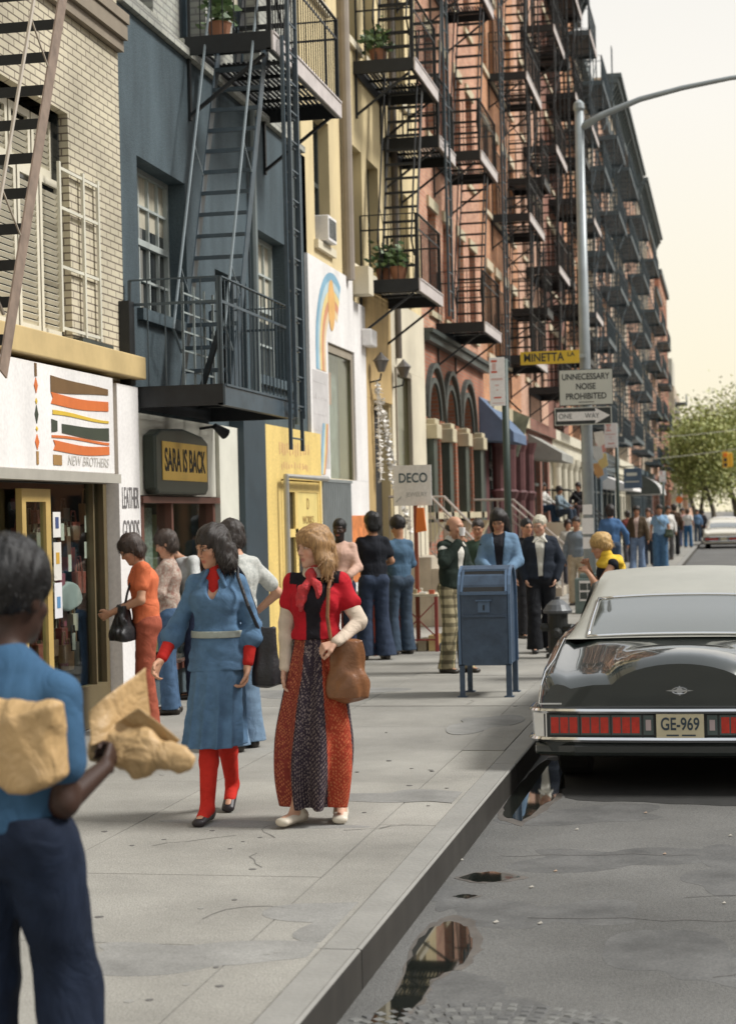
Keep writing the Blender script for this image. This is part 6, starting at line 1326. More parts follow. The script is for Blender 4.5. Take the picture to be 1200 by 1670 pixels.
def person(label, pos, heading, height, J=None, skin='light', hair='short', hairc=(.03, .02, .015), headrot=(0, 0, 0), garments=(), h=.009, hands=(.5, .5), palms=None, fem=False, B=1.0, group=None, beard=None, seed=0, detail=True, handdir=(None, None), lips=(.36, .12, .09), shoe=(.03, .025, .02), shoew=1.0, hair_h=None, name='person', hs=1.0):
    JJ = dict(J0); JJ.update(J or {}); root = thing(name, label, 'person', tuple(pos), rz=heading, group=group, scale=height/HT.get(hair, 1.72)); BASE[root.name] = None; LS[0] = height/HT.get(hair, 1.72)
    HM = RZ(headrot[0])@RX(-headrot[1])@RY(headrot[2])
    F, H, hc, HM = body_field(JJ, B, fem, HM, hands, hs, palms, handdir, detail=detail)
    def add(name_, me, m): o = bpy.data.objects.new(name_, me); COL.objects.link(o); me.materials.append(m); o.parent = root; return o
    br = tuple(np.array(hairc)*.6) if beard is None else beard
    add('body', F.mesh(h, 'body', face_cols(SKIN[skin], HM, hc, lips=lips, brow=(br[0], br[1], br[2]), beard=beard)), m_skin)
    if hair:
        hk = 'hair_%.2f_%.2f_%.2f' % tuple(hairc); hm_ = mat(hk, hairc, rough=.5, spec=.45, var=.55, vscale=130, streak=.12, bump=.25, bscale=260); ho = add('hair', hair_field(hair, H, hc, HM, hs, seed).mesh(hair_h or h, 'hair'), hm_)
        if h < .0115: o_ = strands(ho.data, {'afro': 2600, 'short': 700, 'bald': 200}.get(hair, 1700), {'afro': .022, 'short': .03, 'bald': .015}.get(hair, .06), seed, ho, hm_, curl=1.6 if hair == 'afro' else .7)
    for sd_ in 'RL': add('shoe', shoes(JJ, shoe, 'shoe', h, w=shoew, sides=(sd_,)).mesh(h, 'shoe'), mat('shoe_%.2f_%.2f' % shoe[:2], shoe, rough=.45, var=.1))
    for (n_, fld, m_, hh) in garments:
        F_ = fld(JJ, H) if callable(fld) else fld
        add(n_, F_.mesh(hh or h, n_), m_)
    return root
def G(name, fn, m, hh=None): return (name, fn, m, hh)
def ground(px, py, py_top, z=0.0):
    p = onz(px, py, z); q = ony(px, py_top, p[1]); return p, q[2]-z
def at_depth(px, py_top, Y, z=0.0): q = ony(px, py_top, Y); return np.array([q[0], Y, z]), q[2]-z
PI = math.pi

def skirt(F, z1, z0, r1, r0, v1=None, v0=None, n=9, amp=.012, shift=(0, 0), k=.01, cy=0.0, ph=0.0, belly=0.0, sharp=False):
    v1 = v1 or r1*.75; v0 = v0 or r0*.8
    def f(X):
        t = np.clip((z1-X[..., 2])/(z1-z0), 0, 1); cx = shift[0]*t; cyy = cy+shift[1]*t; b = belly*np.sin(3.1*t**1.5); ru = r1+(r0-r1)*t+b; rv = v1+(v0-v1)*t+b
        x = (X[..., 0]-cx); y = (X[..., 1]-cyy); th = np.arctan2(x/ru, y/rv); rho = np.sqrt((x/ru)**2+(y/rv)**2)
        d = (rho-1)*np.minimum(ru, rv)+amp*(t+.15)*((np.abs(np.cos(.5*n*th+ph))*2-1.2) if sharp else np.cos(n*th+ph+1.5*np.sin(th*2)))
        return np.maximum(np.maximum(d, X[..., 2]-z1), z0-X[..., 2])
    R_ = max(r0, r1)+amp+.03+abs(belly); F.fn(f, (-R_-abs(shift[0]), -R_-abs(shift[1])+min(cy, 0), z0), (R_+abs(shift[0]), R_+abs(shift[1])+max(cy, 0), z1), k); return F
def ring(z, ru, rv, h=.02, cy=0.005): F = Field(); return skirt(F, z+h, z-h, ru, ru, rv, rv, amp=0, cy=cy)
def gj(J, n): return np.array(J[n], np.float32)
def sh(J, names, d): return {n: tuple(np.array(J0[n] if n not in J else J[n])+np.array(d)) for n in names}
UP = ['waist', 'chest', 'neck', 'head', 'shR', 'shL', 'elR', 'elL', 'wrR', 'wrL']
# ---------------------------------------------------------------- woman in the blue denim dress
m_denimdress = cloth('denim_dress', (.10, .185, .30), var=.25, vscale=9, bump=.4, bscale=500)
m_red = cloth('knit_red', (.50, .025, .02)); m_redtight = cloth('tights_red', (.55, .03, .02), bump=.1)
Jb = dict(elR=(.235, .0, 1.14), wrR=(.305, .17, .94), elL=(-.205, -.03, 1.13), wrL=(-.185, .05, .88), shR=(.128, -.01, 1.385), shL=(-.128, -.01, 1.385), knR=(.035, .125, .50), anR=(.035, .21, .10), knL=(-.035, .02, .50), anL=(-.005, -.27, .175), toeL=(0, .8, -.55), toeR=(.1, 1, -.1), head=(.01, .03, 1.60))
def blue_dress(J, H):
    F = Field(); tops(J, F, off=.012, hem=.90, sleeve=0, fem=True, neck=.07); skirt(F, 1.10, .875, .140, .182, .115, .15, n=6, amp=.005, k=.02)
    for a, sl in (('R', .32), ('L', .28)):
        e2 = gj(J, 'el'+a)+(gj(J, 'wr'+a)-gj(J, 'el'+a))*sl; F.cone(gj(J, 'sh'+a), gj(J, 'el'+a), .050, .052, k=.03); F.cone(gj(J, 'el'+a), e2, .053, .074, k=.02)
    F.ell((0, .125, 1.375), (.036, .07, .09), k=.006, op='s')
    for s_ in (-1, 1): F.cone((s_*.035, .075, 1.46), (s_*.075, .098, 1.37), .014, .012, k=.006)
    F.noise(.0035, 26, 3, (1, 1, .6)); F.noise(.002, 60, 4); return F
def blue_skirt(J, H): F = Field(); skirt(F, .93, .43, .152, .18, .145, .225, n=13, amp=.012, shift=(.025, .03), sharp=True, ph=.6); F.noise(.002, 30, 5); return F
p, hgt = ground(362, 1332, 852)
person('woman in a blue denim dress with red turtleneck and red tights, walking', p, PI+.05, hgt, Jb, 'light', 'bob', (.022, .016, .013), (-.75, .28, .05), fem=True, h=.0055, lips=(.4, .08, .06), hands=(.55, .7), shoe=(.02, .015, .018), shoew=.92, palms=((-.6, .2, 0), (.6, .3, 0)), garments=[
    G('dress_top', blue_dress, m_denimdress), G('skirt', blue_skirt, m_denimdress), G('belt', lambda J, H: ring(1.085, .157, .134), cloth('belt_pale', (.35, .38, .34))),
    G('turtleneck', lambda J, H: Field().cone((0, -.005, 1.43), (0, .005, 1.52), .066, .055, k=.02).ecap((0, .045, 1.30), (0, .035, 1.45), .05, .055, .05, .04, k=.03), m_red), G('undersleeve', lambda J, H: Field().cone(gj(J, 'elR'), gj(J, 'wrR')*.9+gj(J, 'elR')*.1, .046, .034), m_red), G('undersleeve', lambda J, H: Field().cone(gj(J, 'elL'), gj(J, 'wrL')*.85+gj(J, 'elL')*.15, .046, .034), m_red),
    G('tights', lambda J, H: Field().chain([gj(J, 'hiR'), gj(J, 'knR'), gj(J, 'knR')*.62+gj(J, 'anR')*.38+V(0, -.015, 0), gj(J, 'anR')+V(0, 0, -.02), gj(J, 'anR')+nrm(J['toeR'])*.09+V(0, 0, -.05)], [.08, .060, .056, .041, .036]).chain([gj(J, 'hiL'), gj(J, 'knL'), gj(J, 'knL')*.62+gj(J, 'anL')*.38+V(0, -.015, 0), gj(J, 'anL')+V(0, 0, -.02), gj(J, 'anL')+nrm(J['toeL'])*.09+V(0, 0, -.05)], [.08, .060, .056, .041, .036]).plane((0, 0, .7), (0, 0, 1)), m_redtight)], seed=11)
def rel(p, hgt, heading, loc):
    s_ = LS[0]; c, q = math.cos(heading), math.sin(heading); x, y, z = loc; return Vector((p[0]+(x*c-y*q)*s_, p[1]+(x*q+y*c)*s_, p[2]+z*s_))
def bag(label, p, hgt, heading, c, size, col, strap, name='shoulder_bag', thick=.05, soft=True, rough=.5, seed=0, cat='bag', flap=True):
    """soft bag centred at local c, strap: list of local points"""
    C0 = rel(p, hgt, heading, c); t = thing(name, label, cat, tuple(C0), rz=heading); BASE[t.name] = None; s_ = LS[0]
    F = Field(); w_, h_ = size[0]*s_, size[1]*s_
    F.fn(lambda X: np.maximum((np.sqrt((X[..., 0]/(w_/2*(1.0-.18*(X[..., 2]/h_+.0))))**2+(X[..., 1]/(thick*(1-.7*(X[..., 2]/h_+.2))))**2)-1)*thick*.6, np.abs(X[..., 2])-h_/2), (-w_*.7, -thick*1.6, -h_/2), (w_*.7, thick*1.6, h_/2), .03)
    F.ell((0, 0, -h_*.32), (w_*.52, thick*1.1, h_*.26), k=.04); F.noise(.004, 38, seed, (1, 1, .5))
    mt = mat('bag_%.2f_%.2f_%.2f' % col, col, rough=rough, var=.2, vscale=14, bump=.2, bscale=60)
    o = bpy.data.objects.new('pouch', F.mesh(.007, 'pouch')); COL.objects.link(o); o.data.materials.append(mt); o.parent = t
    B = MB(); inv = Matrix.Rotation(-heading, 3, 'Z'); pts = [inv@(rel(p, hgt, heading, q)-C0) for q in strap]; B.tube(pts, .011, 6)
    n = len(B.v); me = bpy.data.meshes.new('strap'); me.from_pydata(B.v, [], B.f); o2 = bpy.data.objects.new('strap', me); COL.objects.link(o2); me.materials.append(mt); o2.parent = t
    return t
bag('black shoulder bag hanging at the hip of the woman in the blue dress', p, hgt, PI+.05, (-.285, -.03, .95), (.15, .34), (.015, .015, .018), [(-.25, .0, 1.1), (-.21, .10, 1.25), (-.15, .085, 1.42), (-.13, .0, 1.475), (-.15, -.07, 1.42), (-.25, -.07, 1.12)], seed=3)
# ---------------------------------------------------------------- woman in the red vest and patchwork skirt
def skirt_cols(P):
    th = np.arctan2(P[:, 0], P[:, 1]+.02); t = (1.1-P[:, 2]); u = th+ .55*np.clip(t-.25, 0, 1)*np.sign(P[:, 0]-.02)*-.25
    C_ = np.zeros((len(P), 3)); k = np.floor((u+math.pi)/(2*math.pi)*9).astype(int) % 9
    pal = np.array([(.035, .025, .03), (.30, .04, .025), (.03, .02, .03), (.36, .05, .025), (.035, .025, .035), (.22, .04, .03), (.03, .02, .025), (.42, .065, .025), (.38, .06, .025)])
    C_[:] = pal[k]
    yy = P[:, 2]*1.0; a = u*.2
    dots = (np.sin(P[:, 2]*260+np.round(a*150)*2.0) > .35) & (np.sin(a*900) > .3)
    light = np.where((k % 2 == 0)[:, None], np.array([.38, .30, .27]), np.array([.70, .28, .12])); C_ = np.where(dots[:, None], C_*.35+light*.65, C_); return C_
m_patch = cloth('patchwork', (.4, .1, .05), attr='Col', var=.18, vscale=40, bump=.3)
def vest_cols(P):
    C_ = np.tile((.45, .012, .022), (len(P), 1)); blk = ((np.abs(P[:, 0]+.005) < .042+np.clip(P[:, 2]-1.22, 0, .3)*.42) & (P[:, 1] > .02)) | ((P[:, 2] > 1.385) & (np.abs(P[:, 0]) < .15) & (P[:, 2]+np.abs(P[:, 0])*.35 > 1.42)); C_[blk] = (.014, .012, .016); return C_
m_vest = cloth('vest', (.5, .02, .03), attr='Col', rough=.8)
Jr = dict(elR=(.19, -.02, 1.15), wrR=(.185, .05, .90), elL=(-.245, -.02, 1.16), wrL=(-.155, .17, 1.055), shR=(.14, -.01, 1.395), shL=(-.14, -.01, 1.395), knR=(.07, .10, .50), anR=(.115, .12, .10), knL=(-.07, .02, .50), anL=(-.10, -.06, .09), toeR=(.3, .9, 0), toeL=(-.2, 1, 0))
p, hgt = ground(525, 1340, 850)
def vest(J, H): F = Field(); tops(J, F, off=.011, hem=1.065, sleeve=.5, slw=(.062, .05), fem=True, neck=.08); F.noise(.003, 28, 8); return F
def beige(J, H):
    F = Field()
    for a in ('R', 'L'): F.chain([gj(J, 'sh'+a), gj(J, 'el'+a), gj(J, 'wr'+a)*.97+gj(J, 'el'+a)*.03], [.046, .047, .034])
    F.noise(.004, 40, 9); F.ecap((0, -.01, 1.40), (0, .0, 1.47), .10, .075, .075, .07, k=.02); F.cone((0, .0, 1.45), (0, 0, 1.6), .056, .09, k=.008, op='s'); return F
def scarf(J, H):
    F = Field(); F.ecap((0, -.005, 1.455), (0, .0, 1.485), .075, .07, .066, .062, k=.02); F.cone((0, .0, 1.46), (0, 0, 1.6), .05, .06, k=.006, op='s'); F.ell((.01, .085, 1.445), (.03, .025, .028))
    F.chain([(.01, .095, 1.43), (.04, .125, 1.36), (.06, .14, 1.24)], [.014, .026, .016]); F.chain([(.065, .125, 1.36), (.085, .135, 1.27)], [.016, .008]); F.chain([(.005, .095, 1.43), (-.035, .12, 1.38), (-.045, .13, 1.31)], [.014, .022, .013]); F.noise(.004, 90, 2, (1.4, 1, .4)); return F
root = person('woman in a red vest and long patchwork skirt with a brown bag, walking', p, PI-.02, hgt, Jr, 'pale', 'shag', (.30, .17, .07), (-.8, .10, 0), fem=True, h=.0055, hands=(.45, .95), handdir=((.0, .1, -1), (.75, .35, -.25)), palms=((-.7, .2, 0), (0, -.5, -.8)), shoe=(.62, .56, .46), shoew=1.05, lips=(.42, .13, .1), garments=[
    G('vest', lambda J, H: None, m_vest), G('sleeves', beige, cloth('beige_knit', (.62, .52, .42))), G('scarf', scarf, cloth('scarf_red', (.58, .05, .05)))] if False else [G('blouse', beige, cloth('beige_knit', (.60, .50, .40))), G('scarf', scarf, cloth('scarf_red', (.60, .05, .05), col2=(.42, .06, .07), vscale=40, bump=.5, bscale=90))], seed=21)
for nm_, fl, m_, cf in (('vest', vest(dict(J0, **Jr), None), m_vest, vest_cols), ('skirt', (lambda F: (skirt(F, 1.10, .10, .130, .172, .105, .16, n=7, amp=.032, shift=(.03, .03), belly=.06), F.noise(.004, 22, 6, (1, 1, .4)))[0])(Field()), m_patch, skirt_cols)):
    o = bpy.data.objects.new(nm_, fl.mesh(.0055, nm_, cf)); COL.objects.link(o); o.data.materials.append(m_); o.parent = root
bag('brown leather shoulder bag of the woman in the red vest', p, hgt, PI-.02, (-.205, .12, .90), (.20, .33), (.20, .085, .035), [(-.12, .16, 1.05), (-.10, .155, 1.2), (-.10, .115, 1.36), (-.105, .0, 1.475), (-.13, -.08, 1.4)], thick=.06, rough=.38, seed=6)
# ---------------------------------------------------------------- man in the foreground seen from behind
Yn = 4.56; base, hgt = at_depth(6, 878, Yn); base = np.array([base[0], Yn, 0.0])
m_tee = cloth('tee_blue', (.045, .11, .20), var=.2, vscale=4); m_jean = cloth('jeans_navy', (.012, .019, .038), var=.3, vscale=7, bump=.35)
Jm = dict(shR=(.168, -.01, 1.325), shL=(-.165, -.01, 1.325), elR=(.182, -.03, 1.02), wrR=(.215, .19, 1.09), elL=(-.24, -.03, 1.12), wrL=(-.19, .12, 1.02), hiR=(.095, 0, .92), knR=(.15, .05, .50), anR=(.19, -.05, .10), knL=(-.10, .03, .5), anL=(-.12, .0, .09), head=(.01, .03, 1.595))
person('man in a blue T-shirt and navy jeans seen from behind, close at left', base, -.05, hgt, Jm, 'dark', 'afro', (.006, .0055, .0055), (-.15, .05, 0), B=1.08, h=.0062, hands=(1.15, .9), palms=((-.9, .3, .1), None), handdir=((-.05, .9, .45), None), garments=[
    G('t_shirt', lambda J, H: (lambda F: F.noise(.0035, 20, 3))(tops(J, Field(), B=1.08, off=.012, hem=.94, sleeve=.62, slw=(.070, .06), neck=.07)), m_tee),
    G('jeans', lambda J, H: trousers(J, B=1.12, rs=(.102, .08, .098), top=.985, hem=.04, seed=5, wr=.005), m_jean), G('belt', lambda J, H: ring(.965, .165, .128, .014), mat('belt_dark', (.01, .01, .01), rough=.4))], seed=31, hs=1.13)
m_paper = mat('paper_brown', (.47, .31, .145), rough=.5, spec=.4, var=.2, vscale=6, bump=.2, bscale=50, wr=.5, wrs=8)
def facet_noise(P, seed=1, f=11):     # crumpled: sum of folded sines
    R = np.random.RandomState(seed); o = 0
    for i in range(6): k = R.normal(size=3)*f*(1+.45*i); o = o+np.abs(np.sin(P@k+R.uniform(0, 6)))/(1+.5*i)
    return o-2.1
def px_local(px, py, Y, org): q = ony(px, py, Y); return np.array([q[0]-org[0], Y-org[1], q[2]-org[2]])
org = ony(40, 1225, 4.40); t = thing('paper_bag', 'crumpled brown paper bag clasped under the left arm of the man in front', 'paper bag', tuple(org))
F = Field(); a = px_local(30, 1175, 4.36, org); b = px_local(62, 1272, 4.36, org); F.ecap(a, b, .15, .07, .075, .055, side=(1, 0, .1), k=.03, flat=.5)
F.ecap(px_local(-40, 1190, 4.42, org), px_local(20, 1200, 4.36, org), .08, .05, .1, .06, side=(0, 0, 1), k=.04)
F.fn(lambda X: np.full(X.shape[:-1], 9, np.float32), (0, 0, 0), (.01, .01, .01), 0); F.P.append((lambda X: .010*facet_noise(X, 4, 11), None, None, 0, 'd'))
o = bpy.data.objects.new('bag', F.mesh(.0055, 'bag')); COL.objects.link(o); o.data.materials.append(m_paper); o.parent = t; o.name = 'sack'
# the flapping open bag in his right hand
org = ony(225, 1190, 4.95); t = thing('paper_bag', 'open brown paper bag flapping in the right hand of the man in front', 'paper bag', tuple(org))
def sheet(quad, Y0s, seed, amp, nm, N=26, M=18):
    P0 = [px_local(q[0], q[1], y, org) for q, y in zip(quad, Y0s)]; vs = []
    for i in range(M+1):
        for j in range(N+1):
            u, v = j/N, i/M; q = (P0[0]*(1-u)*(1-v)+P0[1]*u*(1-v)+P0[2]*u*v+P0[3]*(1-u)*v); e = 4*u*(1-u)*.5+4*v*(1-v)*.5
            d = amp*(float(facet_noise(q[None], seed, 10)[0])); vs.append((q[0]+d*.15, q[1]+d+.03*math.sin(u*5+seed), q[2]+d*.25))
    me = bpy.data.meshes.new(nm); me.from_pydata([tuple(map(float, v)) for v in vs], [], [(i*(N+1)+j, i*(N+1)+j+1, (i+1)*(N+1)+j+1, (i+1)*(N+1)+j) for i in range(M) for j in range(N)])
    me.polygons.foreach_set('use_smooth', [True]*len(me.polygons)); me.materials.append(m_paper); o = bpy.data.objects.new(nm, me); COL.objects.link(o); o.parent = t; sm = o.modifiers.new('thick', 'SOLIDIFY'); sm.thickness = .002; return o
sheet([(148, 1160), (232, 1090), (240, 1185), (150, 1215)], (4.85, 5.00, 5.00, 4.80), 3, .010, 'bag_flap')
sheet([(150, 1200), (236, 1150), (300, 1205), (230, 1252)], (4.82, 4.90, 4.90, 4.85), 6, .012, 'bag_side')
F = Field(); F.ecap(px_local(158, 1212, 4.85, org), px_local(232, 1228, 4.85, org), .05, .022, .065, .028, side=(0, .3, 1), k=.03); F.ecap(px_local(232, 1228, 4.85, org), px_local(308, 1243, 4.85, org), .062, .026, .03, .016, side=(0, .3, 1), k=.03, flat=1.2)
F.P.append((lambda X: .005*facet_noise(X, 8, 16), None, None, 0, 'd')); o = bpy.data.objects.new('crumpled_side', F.mesh(.006, 'crumpled_side')); COL.objects.link(o); o.data.materials.append(m_paper); o.parent = t
# ---------------------------------------------------------------- the rest of the crowd
NAVY = (.022, .03, .06); JEAN = (.06, .11, .19); LJEAN = (.16, .24, .34)
def simple(label, p, hgt, heading, J=None, skin='light', hair='short', hairc=(.03, .02, .015), hr=(0, .1, 0), top=(.5, .5, .5), sleeve=.55, bottom=NAVY, hem=.9, fem=False, h=.012, jacket=None, collar=None, leg=(.10, .072, .085), B=1.0, extra=(), topcol=None, botcol=None, group=None, **k):
    gs = []
    kt = 'top_%.2f_%.2f_%.2f' % tuple(top); kb = 'bot_%.2f_%.2f_%.2f' % tuple(bottom)
    gs.append(G('shirt', lambda J, H: (lambda F: F.noise(.004, 24, 3))(tops(J, Field(), B=B, off=.012, hem=hem, sleeve=sleeve if jacket is None else .3, slw=(.062, .045), fem=fem)), cloth(kt, top) if topcol is None else topcol))
    gs.append(G('trousers', lambda J, H: trousers(J, B=B, rs=leg, top=1.0, seed=4), cloth(kb, bottom, var=.2) if botcol is None else botcol))
    if jacket is not None:
        def jk(J, H):
            F = tops(J, Field(), B=B, off=.026, hem=hem-.06, sleeve=2.0 if not isinstance(sleeve, tuple) else sleeve, slw=(.066, .052), fem=fem, neck=.085); F.noise(.005, 20, 7)
            F.fn(lambda X: np.maximum(np.abs(X[..., 0])-(.028+.10*np.clip(X[..., 2]-1.05, 0, .5)), .02-X[..., 1]), (-.12, .02, .7), (.12, .3, 1.6), .006, op='s'); return F
        gs.append(G('jacket', jk, cloth('jk_%.2f_%.2f_%.2f' % tuple(jacket), jacket)))
    if collar is not None:
        gs.append(G('collar', lambda J, H: (lambda F: F.cone((0, 0, 1.44), (0, 0, 1.6), .052, .075, k=.004, op='s'))(Field().ecap((0, -.01, 1.445), (0, .0, 1.49), .085, .075, .068, .064, k=.02).ecap((.03, .09, 1.445), (.085, .115, 1.385), .03, .012, .012, .01, k=.01).ecap((-.03, .09, 1.445), (-.085, .115, 1.385), .03, .012, .012, .01, k=.01)), cloth('col_%.2f' % collar[0], collar)))
    gs += list(extra)
    return person(label, p, heading, hgt, J, skin, hair, hairc, hr, gs, h, fem=fem, B=B, group=group, **k)
LEAN = dict(sh({}, UP, (0, .05, 0))); 
def front_arms(z=1.05, y=.27, x=.10): return dict(elR=(.21, .05, 1.14), elL=(-.21, .05, 1.14), wrR=(x, y, z), wrL=(-x, y, z))
# orange woman at the leather shop window
p, hgt = at_depth(236, 862, 13.95); J = dict(front_arms(1.03, .30, .07)); J.update(neck=(0, .04, 1.45), head=(0, .115, 1.57), chest=(0, .02, 1.30), shR=(.16, .02, 1.405), shL=(-.16, .02, 1.405))
simple('woman in an orange top and rust-red trousers stooping over her bag', p, hgt, PI/2+.35, J, 'light', 'mop', (.045, .03, .022), (0, .6, 0), (.62, .16, .07), .55, (.33, .085, .05), fem=True, h=.0085, seed=41, leg=(.10, .075, .09))
bag('big black bag held open by the woman in the orange top', p, hgt, PI/2+.35, (.0, .2, .95), (.44, .29), (.012, .012, .014), [(-.12, .2, 1.02), (-.1, .16, 1.2), (-.07, .1, 1.38)], thick=.09, seed=8)
m_flor = cloth('floral', (.5, .45, .38), col2=(.26, .12, .09), vscale=30)
p, hgt = at_depth(272, 862, 15.3)
simple('woman in a floral blouse and blue jeans behind the woman in the orange top', p, hgt, PI/2+.2, front_arms(1.1, .25), 'light', 'mop', (.035, .025, .02), (0, .4, 0), (.5, .45, .38), 1.9, JEAN, fem=True, h=.01, topcol=m_flor, seed=42)
p, hgt = at_depth(312, 862, 16.6); J = dict(neck=(0, .10, 1.42), head=(0, .22, 1.50), chest=(0, .05, 1.28))
simple('dark-haired man bending towards the jewellery window, behind the blue dress', p, hgt+.02, PI/2+.25, J, 'tan', 'short', (.012, .01, .01), (0, .7, 0), (.55, .56, .55), 1.9, NAVY, h=.011, seed=43)
m_pshirt = cloth('pattern_shirt', (.60, .60, .56), col2=(.36, .38, .36), vscale=45)
p, hgt = ground(392, 1222, 842); J = dict(elR=(.33, -.06, 1.16), wrR=(.20, .07, 1.0), elL=(-.3, -.05, 1.16), wrL=(-.19, .05, 1.0), head=(0, .07, 1.585), anR=(.13, .05, .085), anL=(-.1, -.1, .09))
simple('man in a white patterned shirt, hand on hip, behind the blue dress', p, hgt, .85, J, 'light', 'mop', (.03, .022, .018), (.3, .35, 0), (.6, .6, .56), .7, LJEAN, h=.0095, topcol=m_pshirt, seed=44, leg=(.10, .08, .12))
# bearded man
p, hgt = at_depth(553, 845, 20.6)
simple('bearded dark-haired man in a pink shirt behind the woman in the red vest', p, hgt, PI+.15, front_arms(1.05), 'dark', 'short', (.012, .01, .01), (-.2, .05, 0), (.58, .38, .30), 1.9, NAVY, h=.011, beard=(.015, .012, .012), seed=45)
p, hgt = ground(612, 1076, 833); J = dict(elR=(.23, .03, 1.15), wrR=(.17, .20, 1.10), elL=(-.25, .06, 1.16), wrL=(-.24, .30, 1.12), anR=(.13, -.02, .085), anL=(-.12, .03, .085))
simple('man in a black T-shirt and flared navy trousers with his back to us', p, hgt, .45, J, 'tan', 'mop', (.015, .012, .012), (.2, .25, 0), (.014, .016, .022), .62, (.035, .05, .085), h=.0095, leg=(.10, .08, .125), seed=46)
p, hgt = ground(654, 1067, 838)
simple('man in a blue denim jacket and jeans beside the black T-shirt', p, hgt, .7, front_arms(1.08), 'tan', 'afro', (.018, .015, .014), (.2, .35, 0), (.07, .13, .20), 2.0, (.05, .075, .11), h=.0095, leg=(.10, .075, .10), seed=47, hs=.95)
# balding man with cup
p, hgt = ground(742, 1097, 842); J = dict(elR=(.26, .10, 1.22), wrR=(.10, .17, 1.42), elL=(-.22, .02, 1.15), wrL=(-.15, .2, 1.08), head=(0, .05, 1.59), anR=(.10, -.05, .085), anL=(-.10, .08, .085))
def plaid(P):
    a = P[:, 0]+P[:, 1]*.9; b = P[:, 2]; C_ = np.tile((.42, .36, .22), (len(P), 1)); s1 = np.sin(a*75) > .3; s2 = np.sin(b*62) > .3; C_[s1] *= .45; C_[s2] *= .45; C_[(np.abs(np.sin(a*37.5)) < .12)] = (.05, .08, .05); return C_
rt = simple('balding man in a dark jacket and plaid trousers raising a cup to his mouth', p, hgt, -PI/2-.55, J, 'light', 'bald', (.05, .04, .03), (.1, .0, 0), (.62, .6, .54), 1.9, (.4, .35, .2), h=.009, jacket=(.018, .028, .022), collar=(.7, .68, .6), seed=48, hands=(1.2, .9), leg=(.10, .08, .095), handdir=((-.5, .3, .6), None), palms=((-.3, -.6, .2), None))
for ch in list(rt.children):
    if ch.name.startswith('trousers'):
        me_ = trousers(dict(J0, **J), rs=(.10, .08, .095), top=1.0, seed=4).mesh(.009, 'trousers', plaid); me_.materials.append(cloth('plaid', (.4, .3, .2), attr='Col')); ch.data = me_
C0 = rel(p, hgt, -PI/2-.55, (.065, .20, 1.50)); tag(MB().lathe([(.028, 0), (.038, .09), (.034, .088)], tuple(C0), 14).build('paper_cup', m_white, None, loc=tuple(C0)), 'white paper cup held at the mouth of the balding man', 'cup')
p, hgt = at_depth(779, 846, 22.8)
simple('person in a dark green jacket between the balding man and the sign post', p, hgt, PI-.3, None, 'tan', 'short', (.03, .02, .018), (.3, .2, 0), (.04, .07, .05), 1.9, NAVY, h=.013, seed=49)
p, hgt = at_depth(812, 828, 20.6)
simple('person with long dark hair and a pale denim jacket behind the green sign post', p, hgt, PI+.1, front_arms(1.05), 'light', 'long', (.022, .018, .016), (-.2, .55, 0), (.02, .02, .025), 1.0, NAVY, h=.010, jacket=(.14, .23, .34), seed=50)
p, hgt = at_depth(857, 845, 24.5)
simple('man in black standing behind the white-haired man', p, hgt, PI+.6, None, 'tan', 'short', (.015, .012, .012), (0, .1, 0), (.015, .015, .018), 1.9, (.02, .02, .022), h=.013, seed=51)
p, hgt = ground(884, 1064, 838); J = dict(elR=(.25, -.03, 1.14), wrR=(.19, .05, .93), elL=(-.25, -.03, 1.14), wrL=(-.19, .05, .93), head=(0, .045, 1.59), anR=(.09, .1, .085), anL=(-.08, -.12, .10), knR=(.09, .1, .5), knL=(-.09, .0, .5))
simple('white-haired man in a dark jacket over a white shirt, walking', p, hgt, PI+.12, J, 'pale', 'short', (.52, .48, .38), (-.45, .25, 0), (.66, .64, .56), 1.9, (.014, .015, .018), h=.0088, jacket=(.022, .028, .04), collar=(.72, .7, .62), seed=52, B=1.05, leg=(.10, .078, .10), hem=.96, shoe=(.015, .015, .015))
# blond woman in the road beyond the car
p, hgt = at_depth(992, 862, 18.6); zr = -.16 if p[0] > KX else 0; p[2] = zr; hgt -= zr; J = dict(elR=(.24, .12, 1.14), wrR=(.09, .22, 1.37), elL=(-.2, .16, 1.14), wrL=(-.07, .25, 1.30), neck=(0, .02, 1.45), head=(0, .09, 1.57))
simple('blond woman in a black dress and yellow scarf beyond the black car', p, hgt, PI/2+.25, J, 'light', 'bouffant', (.50, .32, .12), (0, .3, 0), (.015, .018, .018), .0, (.015, .018, .018), fem=True, h=.0095, hands=(.9, .9), seed=53, B=1.08, extra=[G('scarf', lambda J, H: Field().ecap((0, .02, 1.40), (0, .03, 1.475), .17, .12, .085, .075, k=.03).ell((0, -.10, 1.34), (.16, .06, .12), k=.05).noise(.008, 35, 4), cloth('scarf_yellow', (.72, .47, .05)))])
p, hgt = at_depth(939, 842, 33)
simple('person in a grey-blue top and tan trousers half behind the lamp post', p, hgt, PI-.2, None, 'tan', 'short', (.03, .02, .02), (0, .2, 0), (.16, .19, .22), 1.9, (.40, .34, .25), h=.015, seed=54)
p, hgt = at_depth(994, 822, 38)
simple('person in a blue denim shirt with back turned, right of the lamp post', p, hgt, .1, dict(elR=(.3, .0, 1.15), wrR=(.33, .1, .95)), 'tan', 'mop', (.02, .018, .016), (0, 0, 0), (.07, .15, .30), 1.9, (.05, .08, .13), h=.015, seed=55, B=1.15)
p, hgt = ground(1040, 937, 824)
